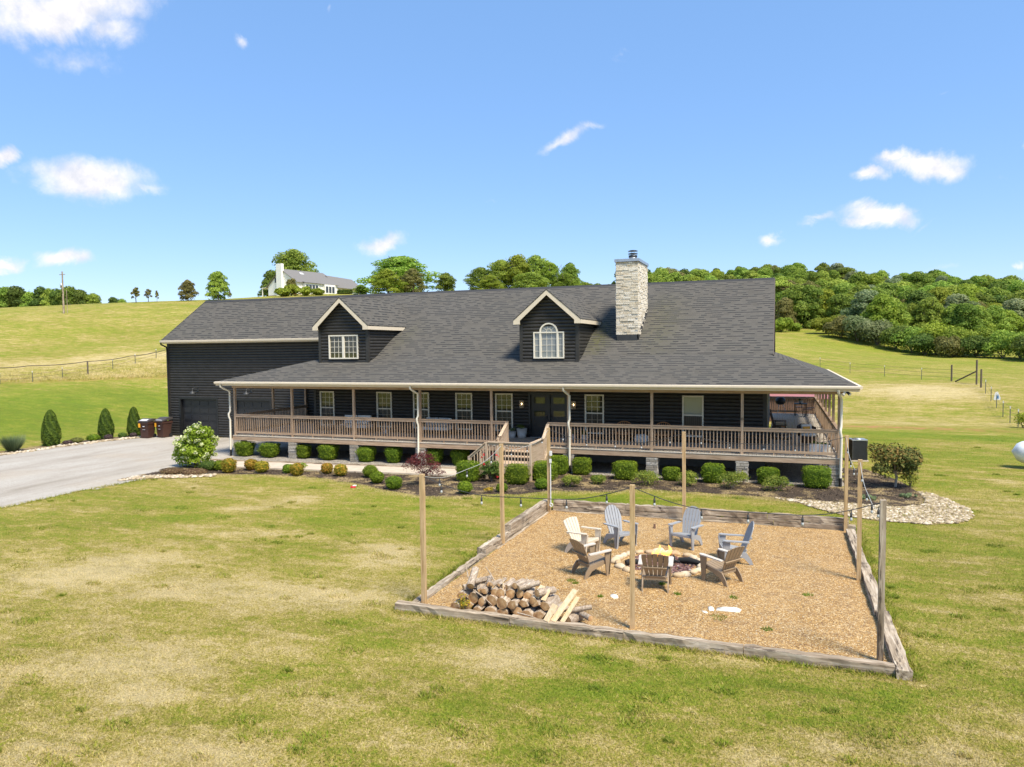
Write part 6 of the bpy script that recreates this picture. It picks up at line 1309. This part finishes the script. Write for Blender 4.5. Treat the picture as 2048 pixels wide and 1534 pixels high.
# firewood
g = np.random.default_rng(520); FW = 'cut and split firewood logs in the pile'
def log(x, z, r, y=-15.86, L=.46, kind='round', yaw=0.0, tilt=0.0, lb=''):
    n = 10 if kind == 'round' else 7; mb = MB(); ph = g.uniform(0, 6.28)
    if kind == 'round': prof = [(r*(1+.06*math.sin(3*a+ph)+g.normal(0, .03)), a) for a in np.arange(n)*2*math.pi/n]
    elif kind == 'half': prof = [(r*1.15*(1 if math.sin(a) > -.2 else .35), a) for a in np.arange(n)*2*math.pi/n+ph]
    else: prof = [(r*1.2*q, a) for q, a in zip((1.15, .8, .75, .95, .7, .72, .9), np.arange(n)*2*math.pi/n+ph)]
    ring = lambda yy, s_: [(p_*s_*math.cos(a), yy, p_*s_*math.sin(a)) for p_, a in prof]
    S = [ring(-L/2, 1), ring(-L*.15, 1.03), ring(L*.2, .97), ring(L/2, .95)]; vs = [q for s_ in S for q in s_]
    mb.mesh(vs, [(i*n+k, (i+1)*n+k, (i+1)*n+(k+1) % n, i*n+(k+1) % n)[::-1] for i in range(3) for k in range(n)], 0 if kind == 'round' else 0, kind == 'round')
    mb.face(S[0][::-1][::-1], 1); mb.face(S[3][::-1], 1)
    o = mb.build('firewood_log', ['bark', 'cutwood'], None, (x, y, z)); o.rotation_euler = (tilt, 0, yaw); return tag(o, lb, 'log', FW)
nm = {'round': 'round', 'half': 'half split', 'wedge': 'wedge split'}
for row, (z, x0, x1, rr, nn) in enumerate([(.12, -8.20, -5.95, .122, 9), (.32, -8.02, -6.10, .105, 9), (.48, -7.88, -6.40, .08, 9), (.60, -7.70, -6.60, .055, 8), (.14, -8.05, -6.0, .10, 9), (.34, -7.9, -6.3, .09, 8)]):
    for k in range(nn):
        x = x0+(x1-x0)*(k+.5)/nn+g.normal(0, .015); r = rr*g.uniform(.72, 1.15); kd = g.choice(['round', 'half', 'wedge'], p=[.5, .25, .25]); back = row >= 4
        zz = z+g.normal(0, .012); 
        if row in (2, 3) and x > -6.55: zz -= .05
        sz = 'thick' if r > .09 else ('medium' if r > .065 else 'thin')
        lb = '%s %s log in the %s of the firewood pile' % (sz, nm[kd], ['bottom row', 'second row', 'third row', 'top row', 'rear bottom row', 'rear upper row'][row])
        log(x, zz, r, -15.86+(.42 if back else 0)+g.normal(0, .03)+(.06*row if not back else 0), g.uniform(.36, .5), kd, g.normal(0, .13 if row < 2 else .3), g.normal(0, .04), lb)
for (x, z, r, yaw, tilt, lb) in [(-7.78, .68, .075, .15, .5, 'upright looking log perched highest at the left of the pile'), (-6.28, .56, .07, -.5, -.1, 'pale log laid crosswise near the planks'), (-6.62, .64, .055, -.7, .05, 'pale thin log lying across the top of the pile'), (-5.72, .12, .10, -.35, 0, 'dark round log at the right end of the pile'), (-5.55, .20, .055, .9, 0, 'knobbly thin log at the far right of the pile'), (-5.62, .30, .05, -1.1, .1, 'twisted thin log on top at the far right of the pile')]:
    log(x, z, r, -15.82, .46, 'round', yaw, tilt, lb)
for k, (a, b_, lb) in enumerate([((-7.85, -15.9, .70), (-7.95, -15.8, .92), 'forked twig sticking up at the left of the woodpile'), ((-7.1, -15.95, .35), (-7.12, -15.9, .78), 'straight pale stick leaning upright on the woodpile'), ((-7.35, -15.75, .62), (-7.6, -15.6, .85), 'thin twig rising from the middle of the woodpile'), ((-6.75, -16.12, .2), (-6.25, -16.16, .12), 'thin stick lying on the front timber by the woodpile'), ((-7.7, -16.0, .5), (-7.3, -16.02, .25), 'bent twig slanting across the woodpile front')]):
    a = V(*a); b_ = V(*b_); c = (a+b_)/2; mb = MB(); mb.tube([a-c, (0, .01, .012), b_-c], [.014, .012, .007], 6); o = mb.build('stick', 'paleboard' if k == 1 else 'bark', None, tuple(c)); tag(o, lb, 'stick', 'loose sticks in the woodpile')
for (a, b_, w_, lb) in [((-6.02, -16.22, .16), (-5.72, -15.72, .62), .13, 'long pale board leaning on the firewood'), ((-6.14, -16.26, .16), (-6.02, -16.06, .42), .13, 'short pale board leaning beside the long one'), ((-5.86, -16.16, .14), (-5.66, -15.76, .50), .09, 'narrow pale board behind the long leaning one'), ((-6.42, -15.98, .48), (-6.34, -15.8, .66), .12, 'small pale split board on top of the pile'), ((-6.28, -15.98, .44), (-6.22, -15.82, .60), .10, 'second small pale board on top of the pile')]:
    a = V(*a); b_ = V(*b_); c = (a+b_)/2; mb = MB(); mb.beam(a-c, b_-c, w_, .022, 0, (0, 0, 1)); o = mb.build('board', 'paleboard', None, tuple(c)); tag(o, lb, 'board', 'pale boards on the firewood')
shrub('weed_plant', 'yellow green weed growing through the left firewood', 0, 0, 1, .28, .45, 'leaf_gold', 260, .02, None, 530, 'weed', loc=(-7.86, -16.06, .02), nb=6)
for (u, v, s_, lb) in [(1459, 1222, .20, 'largest flat white stone lying on the open gravel'), (1422, 1219, .13, 'flat white stone left of the largest one'), (1410, 1226, .08, 'smallest flat white stone near the front timber'), (1229, 1194, .14, 'pale flat stone between the woodpile and the front post')]:
    q = gpt(u, v); pb = pebbles('flat_stone', np.array([0.]), np.array([0.]), .0, s_, 'white_stone', lb, 'stone', int(u), .2); pb.location = (q[0], q[1], .02); del pb['kind']; pb['group'] = 'flat white stones on the gravel'
mb = MB(); mb.tube([(0, 0, 0), (0, .01, .13)], [.035, .03], 7); q = gpt(1309, 1058); o = mb.build('stake', 'barn_wood', None, (q[0], q[1], .01)); tag(o, 'short brown stake standing between the two back chairs', 'stake')
# ---------------------------------------------------------------- bins, air conditioner, tank
def bin_(x, y, rz_, label, lid):
    t = thing('trash_bin', label, 'bin', (x, y, .006), rz_, 'wheeled brown trash bins by the garage'); mb = MB(); w0, w1, d0, d1, h_ = .25, .31, .26, .34, .98
    def Rg(w_, a, b_, z): return [(-w_, -a, z), (w_, -a, z), (w_, b_, z), (-w_, b_, z)]
    S = [Rg(w0, d0, d0, .03), Rg(w0+.03, d0+.02, d0+.03, .55), Rg(w0+.035, d0+.03, d0+.03, .56), Rg(w1, d1, d1, h_-.12), Rg(w1+.03, d1+.03, d1+.03, h_-.11), Rg(w1+.03, d1+.03, d1+.03, h_)]
    vs = [q for s_ in S for q in s_]; mb.mesh(vs, [(3, 2, 1, 0)]+[(i*4+k, i*4+(k+1) % 4, i*4+4+(k+1) % 4, i*4+4+k) for i in range(5) for k in range(4)]); mb.box(-.11, .11, -.315, -.29, .50, .53); mb.build('body', 'bin_brown', t)
    mb = MB(); mb.prism([(-.40, h_+.01), (.38, h_+.03+lid), (.36, h_+.13+lid), (.05, h_+.17+lid*.6), (-.36, h_+.07)], 0, -.35, .35); mb.build('lid', 'bin_lid', t)
    mb = MB(); slat(mb, [(-.30, .02), (.22, .02), (.16, .36), (-.26, .38)], (0, -.35, h_+.085), (1, 0, 0), (0, .97, .24), .012); mb.build('lid_decal', 'bin_decal', t)
    mb = MB(); mb.box(-.335, -.20, -.372, -.355, .66, .90); mb.box(-.345, -.335, -.35, -.10, .66, .90); mb.build('warning_label', 'yellow', t)
    mb = MB(); mb.box(-.07, .07, -.335, -.322, .70, .74); mb.box(-.10, .10, -.318, -.308, .52, .535); mb.build('emblem', 'bin_decal', t)
    for sx in (-1, 1): mb = MB(); mb.tube([(sx*.27-.025, .27, .12), (sx*.27+.025, .27, .12)], .12, 14); mb.build('wheel', 'black_metal', t)
    mb = MB(); mb.tube([(-.28, .36, .93), (-.28, .43, .95), (.28, .43, .95), (.28, .36, .93)], .015, 6); mb.build('handle', 'black_metal', t)
bin_(-37.75, 4.45, .12, 'left brown wheeled bin with yellow label', .03); bin_(-37.0, 4.95, -.08, 'right brown wheeled bin nearest the garage wall', .10)
t = thing('air_conditioner', 'grey louvred air conditioner unit beside the right porch corner', 'air conditioner', (1.2, 6.6, 0), R(12)); t.scale = (.85, .85, 1.0); mb = MB(); mb.box(-.42, .42, -.42, .42, .0, .06); mb.build('pad', 'concrete', t)
mb = MB(); mb.box(-.33, .33, -.33, .33, .07, .90); mb.build('coil', 'black_metal', t)
mb = MB()
for k in range(17):
    z = .10+k*.046; mb.box(-.365, .365, -.365, -.345, z, z+.022); mb.box(.345, .365, -.345, .365, z, z+.022); mb.box(-.365, -.345, -.345, .365, z, z+.022)
for sx in (-1, 1):
    for sy in (-1, 1): mb.box(sx*.35-.025, sx*.35+.025, sy*.35-.025, sy*.35+.025, .07, .92)
mb.build('louvres', 'dark_steel', t); mb = MB(); mb.box(-.38, .38, -.38, .38, .92, .97); mb.lathe([(.28, .97), (.29, .985), (.0, 1.0)], 20); mb.build('top', 'galv', t)
t = thing('propane_tank', 'white propane tank with a blue dome cover on the right lawn', 'tank', (8.65, 5.95, -.07), R(-14)); mb = MB(); prof = []; n = 20; rr_ = .48
for k in range(n+1):
    x = -1.75+3.5*k/n; e = min(1, (1.75-abs(x))/.62); prof.append((x, rr_*math.sqrt(max(0, 1-(1-e)**2))+.001))
mb.tube([(x, 0, .74) for x, _ in prof], [r for _, r in prof], 26); mb.build('tank_body', 'tank_white', t)
for x in (-1.0, 1.0):
    mb = MB(); mb.box(x-.05, x+.05, -.26, .26, .02, .34); mb.box(x-.2, x+.2, -.3, .3, -.02, .04); mb.build('leg', 'tank_white', t)
mb = MB(); mb.lathe([(.50, 0), (.47, .17), (.38, .26), (0, .30)], 22, 0, (0, 0, 1.10)); mb.build('dome_cover', 'tank_white', t)
mb = MB()
for sy in (-1,): 
    P_ = [R(a) for a in range(48, 82, 4)]; vs = [(x, sy*-1*-rr_*1.006*math.cos(a), .74+rr_*1.006*math.sin(a)) for a in P_ for x in (-.95, .95)]; mb.mesh(vs, [(2*i, 2*i+1, 2*i+3, 2*i+2) for i in range(len(P_)-1)])
mb.build('blue_band', 'tank_blue', t)
# ---------------------------------------------------------------- red roofed shed behind the porch
t = thing('shed', 'low shed with a red metal roof beyond the rear porch rail', 'shed', (-1.6, 24.5, h1(-1.6, 24.5)-.06)); mb = MB(); mb.box(-2.6, 2.3, -1.2, 1.6, 0, 1.7); mb.build('wall', 'barn_wood', t); mb = MB(); mb.slab([(-3, -1.3, 1.74), (2.75, -1.3, 1.70), (2.75, 1.7, 1.98), (-3, 1.7, 2.02)], .05); mb.build('roof', 'red_roof', t)
for k, (x, y, wd, hh, lf) in enumerate([(-5.5, 27, 4.0, 2.8, 'leaf_far'), (-2.2, 29, 4.0, 3.0, 'leaf_deep'), (.2, 28.5, 3.0, 2.6, 'leaf_bright')]):
    shrub('yard_shrub', ['green shrub seen through the side porch, left', 'dark shrub behind the red roofed shed', 'bright shrub right of the red roofed shed'][k], 0, 0, 1, wd, hh, lf, 2600, .12, 'shrubs behind the house', 540+k, loc=(x, y, h1(x, y)), nb=12)
# ---------------------------------------------------------------- porch furniture
Dz = DK+.003
def sofa(name, label, x, y, w_, back=.42, arms=True):
    t = thing(name, label, 'sofa', (x, y, Dz)); mb = MB(); mb.box(-w_/2, w_/2, -.36, .36, .24, .30)
    for sx in (-1, 1):
        for sy in (-1, 1): mb.box(sx*(w_/2-.04)-.03, sx*(w_/2-.04)+.03, sy*.33-.03, sy*.33+.03, 0, .24 if sy < 0 else .78)
        mb.box(sx*(w_/2-.03)-.03, sx*(w_/2-.03)+.03, -.34, .34, .54, .58)
    mb.box(-w_/2, w_/2, .32, .36, .70, .80); mb.build('frame', 'darkwood', t)
    mb = MB(); n = max(2, int(w_/.6))
    for k in range(n): a = -w_/2+.06+(w_-.12)*k/n; mb.box(a+.01, a+(w_-.12)/n-.01, -.36, .26, .302, .44)
    mb.build('seat_cushion', 'cushion', t)
    for k in range(n): a = -w_/2+.06+(w_-.12)*k/n; mb = MB(); slat(mb, [(.015, 0), ((w_-.12)/n-.015, 0), ((w_-.12)/n-.03, back), (.03, back)], (a, .10, .44), (1, 0, 0), V(0, .28, .96), -.14); mb.build('back_cushion', 'cushion', t)
    return t
sofa('porch_sofa', 'white cushioned sofa behind the rail by the second window', -21.75, 2.2, 1.65); sofa('porch_settee', 'white cushioned settee with patterned pillows between two windows', -17.35, 2.3, 1.45, .38)
for (x, lb) in [(-17.7, 'tan patterned pillow at the left of the settee'), (-17.0, 'tan patterned pillow at the right of the settee')]:
    mb = MB(); slat(mb, [(-.2, 0), (.2, 0), (.22, .36), (-.22, .36)], (0, 0, 0), (1, 0, 0), V(0, .3, .95), -.10); o = mb.build('pillow', 'grey_fabric', None, (x, 2.16, Dz+.45)); tag(o, lb, 'pillow', 'patterned pillows on the settee')
def table(name, label, x, y, w_, d_, h_, m_='darkwood'):
    t = thing(name, label, 'table', (x, y, Dz)); mb = MB(); mb.box(-w_/2, w_/2, -d_/2, d_/2, h_-.04, h_); mb.build('table_top', m_, t)
    for sx in (-1, 1):
        for sy in (-1, 1): mb = MB(); mb.box(sx*(w_/2-.05)-.025, sx*(w_/2-.05)+.025, sy*(d_/2-.05)-.025, sy*(d_/2-.05)+.025, 0, h_-.04); mb.build('leg', m_, t)
    return t
table('coffee_table', 'low grey wooden table before the white sofa', -22.7, 1.55, 1.1, .5, .42, 'timber_x')
t = thing('floor_lantern', 'pale metal floor lantern right of the white sofa', 'lantern', (-20.2, 2.35, Dz)); mb = MB()
for sx in (-1, 1):
    for sy in (-1, 1): mb.box(sx*.10-.012, sx*.10+.012, sy*.10-.012, sy*.10+.012, 0, .40)
mb.box(-.115, .115, -.115, .115, 0, .03); mb.build('frame', 'galv', t); mb = MB(); mb.lathe([(.15, .40), (.07, .50), (.0, .53)], 4); mb.build('lid', 'galv', t); mb = MB(); mb.lathe([(.04, .03), (.04, .2), (0, .2)], 10); mb.build('candle', 'cushion', t)
def potted(name, label, x, y, r, h_, leaf, m_='white_pot', ph=.2, seed=1, z=None):
    t = thing(name, label, 'planter', (x, y, Dz if z is None else z), 0, 'white flower pots on the porch'); mb = MB(); mb.lathe([(0, .001), (r*.75, .001), (r*.92, h_*.5), (r, h_-.03), (r*1.03, h_-.03), (r*1.03, h_), (r*.9, h_), (r*.88, h_-.05), (0, h_-.05)], 18); mb.build('pot', m_, t)
    g_ = np.random.default_rng(seed); B = [(g_.uniform(-r, r)*.7, g_.uniform(-r, r)*.7, h_+ph*g_.uniform(.1, .6), r*.55, .8) for _ in range(6)]; obj('plant', leafmesh('plant', B, 220, .028, leaf, seed, .6), t)
potted('flower_pot', 'smallest white flower pot left of the front door', -14.02, 2.55, .13, .27, 'leaf_blue', seed=601); potted('flower_pot', 'middle white flower pot left of the front door', -13.62, 2.38, .18, .30, 'leaf_blue', seed=602); potted('flower_pot', 'largest straight white pot beside the front door', -13.18, 2.5, .24, .44, 'leaf_deep', seed=603)
potted('flower_pot', 'white pot behind the middle downspout, right of the door', -10.75, 2.4, .16, .26, 'leaf_blue', seed=604); potted('flower_pot', 'white pot with leafy plant below the window right of the door', -10.15, 2.3, .19, .26, 'leaf_deep', seed=605)
potted('flower_pot', 'dark potted plant in front of the corner wicker chair', -.75, 2.5, .12, .16, 'leaf_deep', 'black_metal', seed=606)
mb = MB(); mb.lathe([(.0, 0), (.48, 0), (.50, .012), (.0, .018)], 24); o = mb.build('door_mat', 'mat_brown', None, (-12.0, 2.35, Dz)); o.scale = (1, .55, 1); tag(o, 'brown oval mat before the front door', 'mat')
def hoop(x, y, rz_, label):
    t = thing('rattan_chair', label, 'chair', (x, y, Dz), rz_, 'round rattan chairs by the pouf'); mb = MB(); P = [(.42*math.cos(a), .12+.10*math.sin(a), .48+.40*math.sin(a)) for a in np.arange(25)*math.pi/12]; mb.tube(P, .02, 6, 0, False)
    for k in range(9): x_ = -.34+k*.085; z_ = math.sqrt(max(.01, 1-(x_/.42)**2)); mb.tube([(x_, .12+.10*z_, .48+.40*z_), (x_, .16, .48), (x_, .05, .48-.32*z_)], .011, 5)
    mb.build('back', 'rattan', t); mb = MB(); mb.lathe([(0, .36), (.33, .36), (.36, .39), (.33, .42), (0, .42)], 18, 0, (0, -.12, 0)); mb.build('seat', 'rattan', t)
    for a in range(4): b_ = a*math.pi/2+.78; mb = MB(); mb.tube([(.24*math.cos(b_), -.12+.24*math.sin(b_), .37), (.32*math.cos(b_), -.12+.32*math.sin(b_), 0)], .016, 6); mb.build('leg', 'rattan', t)
hoop(-8.45, 2.35, 0, 'round rattan chair left of the white pouf'); hoop(-6.75, 2.35, 0, 'round rattan chair right of the white pouf')
t = thing('pouf', 'white round knitted pouf between the rattan chairs', 'pouf', (-7.62, 2.1, Dz)); mb = MB(); mb.lathe([(0, 0), (.22, .0), (.30, .10), (.32, .20), (.29, .32), (.2, .38), (0, .39)], 20); mb.build('cover', 'cushion', t)
# side deck
t = thing('rocking_chair', 'dark wooden rocking chair against the right end wall', 'chair', (-2.05, 4.9, Dz), R(-90)); mb = MB()
for sx in (-1, 1): P = [(sx*.24, y_, .03+.18*(y_**2)) for y_ in np.linspace(-.55, .5, 9)]; mb.tube([(a, b_, c_) for a, b_, c_ in P], .02, 6)
mb.build('rockers', 'darkwood', t)
mb = MB(); mb.box(-.27, .27, -.22, .25, .40, .44); mb.build('seat', 'rattan', t); mb = MB()
for sx in (-1, 1): mb.beam((sx*.25, -.22, .42), (sx*.27, -.42, 1.18), .035, .035)
for k in range(6): mb.beam((-.2+k*.08, -.23, .45), (-.2+k*.08, -.41, 1.12), .03, .015)
mb.beam((-.27, -.41, 1.13), (.27, -.41, 1.13), .03, .10); mb.build('backrest', 'darkwood', t)
for sx in (-1, 1):
    mb = MB(); mb.box(sx*.29-.03, sx*.29+.03, -.30, .28, .64, .67); mb.build('arm', 'darkwood', t)
    for y_ in (-.2, .22): mb = MB(); mb.box(sx*.26-.018, sx*.26+.018, y_-.018, y_+.018, .05, .64); mb.build('leg', 'darkwood', t)
d2 = dup(t, (-2.05, 6.4, Dz), R(-90), 'second dark rocking chair farther back on the side porch')
t = thing('wicker_chair', 'brown wicker chair with pale yellow cushions near the porch corner', 'chair', (-.95, 3.35, Dz), R(28)); mb = MB(); mb.lathe([(.30, .10), (.34, .30), (.36, .40)], 16); mb.build('base', 'darkwood', t)
mb = MB(); n = 13
for k in range(n-1):
    a0 = R(20)+R(140)*k/(n-1)+0; a1 = R(20)+R(140)*(k+1)/(n-1); hz = lambda a: .62+.22*math.sin(a); mb.face([(.36*math.cos(a0), .34*math.sin(a0), .35), (.36*math.cos(a1), .34*math.sin(a1), .35), (.42*math.cos(a1), .42*math.sin(a1), hz(a1)), (.42*math.cos(a0), .42*math.sin(a0), hz(a0))]); mb.face([(.40*math.cos(a0), .38*math.sin(a0), .35), (.46*math.cos(a0), .46*math.sin(a0), hz(a0)), (.46*math.cos(a1), .46*math.sin(a1), hz(a1)), (.40*math.cos(a1), .38*math.sin(a1), .35)]); mb.face([(.42*math.cos(a0), .42*math.sin(a0), hz(a0)), (.42*math.cos(a1), .42*math.sin(a1), hz(a1)), (.46*math.cos(a1), .46*math.sin(a1), hz(a1)), (.46*math.cos(a0), .46*math.sin(a0), hz(a0))])
mb.build('backrest', 'darkwood', t)
mb = MB(); mb.lathe([(0, .38), (.30, .38), (.33, .44), (.30, .50), (0, .51)], 16); mb.build('seat_cushion', 'cushion', t); mb = MB(); slat(mb, [(-.2, 0), (.2, 0), (.22, .34), (-.22, .34)], (0, .12, .5), (1, 0, 0), V(0, .35, .94), -.08); mb.build('back_cushion', 'cushion', t)
mb = MB(); slat(mb, [(-.16, 0), (.10, 0), (.12, .24), (-.18, .24)], (-.02, .02, .52), (1, 0, 0), V(0, .45, .9), -.06); mb.build('yellow_pillow', 'yellow', t)
t = thing('planter_box', 'white rectangular planter at the front of the side porch', 'planter', (-.65, 1.45, Dz)); mb = MB(); mb.box(-.34, .34, -.15, .15, 0, .30); mb.build('box', 'white_paint', t); B = [(-.25+.1*k, 0, .31, .07, .8) for k in range(6)]; obj('plant', leafmesh('plant', B, 260, .028, 'leaf_box', 611, .6), t)
def metal_chair(x, y, rz_, label):
    t = thing('metal_chair', label, 'chair', (x, y, Dz), rz_, 'black metal chairs at the far porch table'); mb = MB(); mb.box(-.22, .22, -.2, .2, .43, .45); mb.build('seat', 'black_iron', t); mb = MB()
    for sx in (-1, 1): mb.tube([(sx*.2, .2, .44), (sx*.2, .26, .9)], .012, 6)
    for k in range(4): mb.tube([(-.2, .21+.012*k, .55+.1*k), (.2, .21+.012*k, .55+.1*k)], .009, 5)
    mb.build('backrest', 'black_iron', t)
    for sx in (-1, 1):
        for sy in (-1, 1): mb = MB(); mb.tube([(sx*.2, sy*.18, .43), (sx*.22, sy*.22, 0)], .012, 5); mb.build('leg', 'black_iron', t)
metal_chair(-.55, 15.9, 3.3, 'black metal chair at the near side of the far porch table'); metal_chair(-.95, 17.2, .2, 'black metal chair behind the far porch table'); metal_chair(-.35, 16.9, -1.3, 'black metal chair right of the far porch table')
table('patio_table', 'black metal patio table at the far end of the side porch', -.9, 16.5, .7, .7, .72, 'black_iron')
potted('flower_pot', 'small white pot on the far patio table', -.9, 16.5, .10, .14, 'leaf_deep', seed=612, z=Dz+.723)
t = thing('kettle_grill', 'black covered grill at the far end of the side porch', 'grill', (-2.0, 17.0, Dz)); mb = MB(); mb.lathe([(0, .58), (.18, .60), (.28, .72), (.29, .80)], 18); mb.build('bowl', 'black_iron', t); mb = MB(); mb.lathe([(.30, .80), (.27, .94), (.15, 1.03), (0, 1.05)], 18); mb.build('lid', 'black_iron', t)
for k in range(3): a = k*2.09; mb = MB(); mb.tube([(.15*math.cos(a), .15*math.sin(a), .62), (.32*math.cos(a), .32*math.sin(a), 0)], .014, 6); mb.build('leg', 'galv', t)
for k, (x, y, sc_) in enumerate([(-2.1, 8.3, 1.0)]):
    table('side_table', 'small dark side table beside the rocking chairs', -2.2, 5.65, .4, .4, .5)
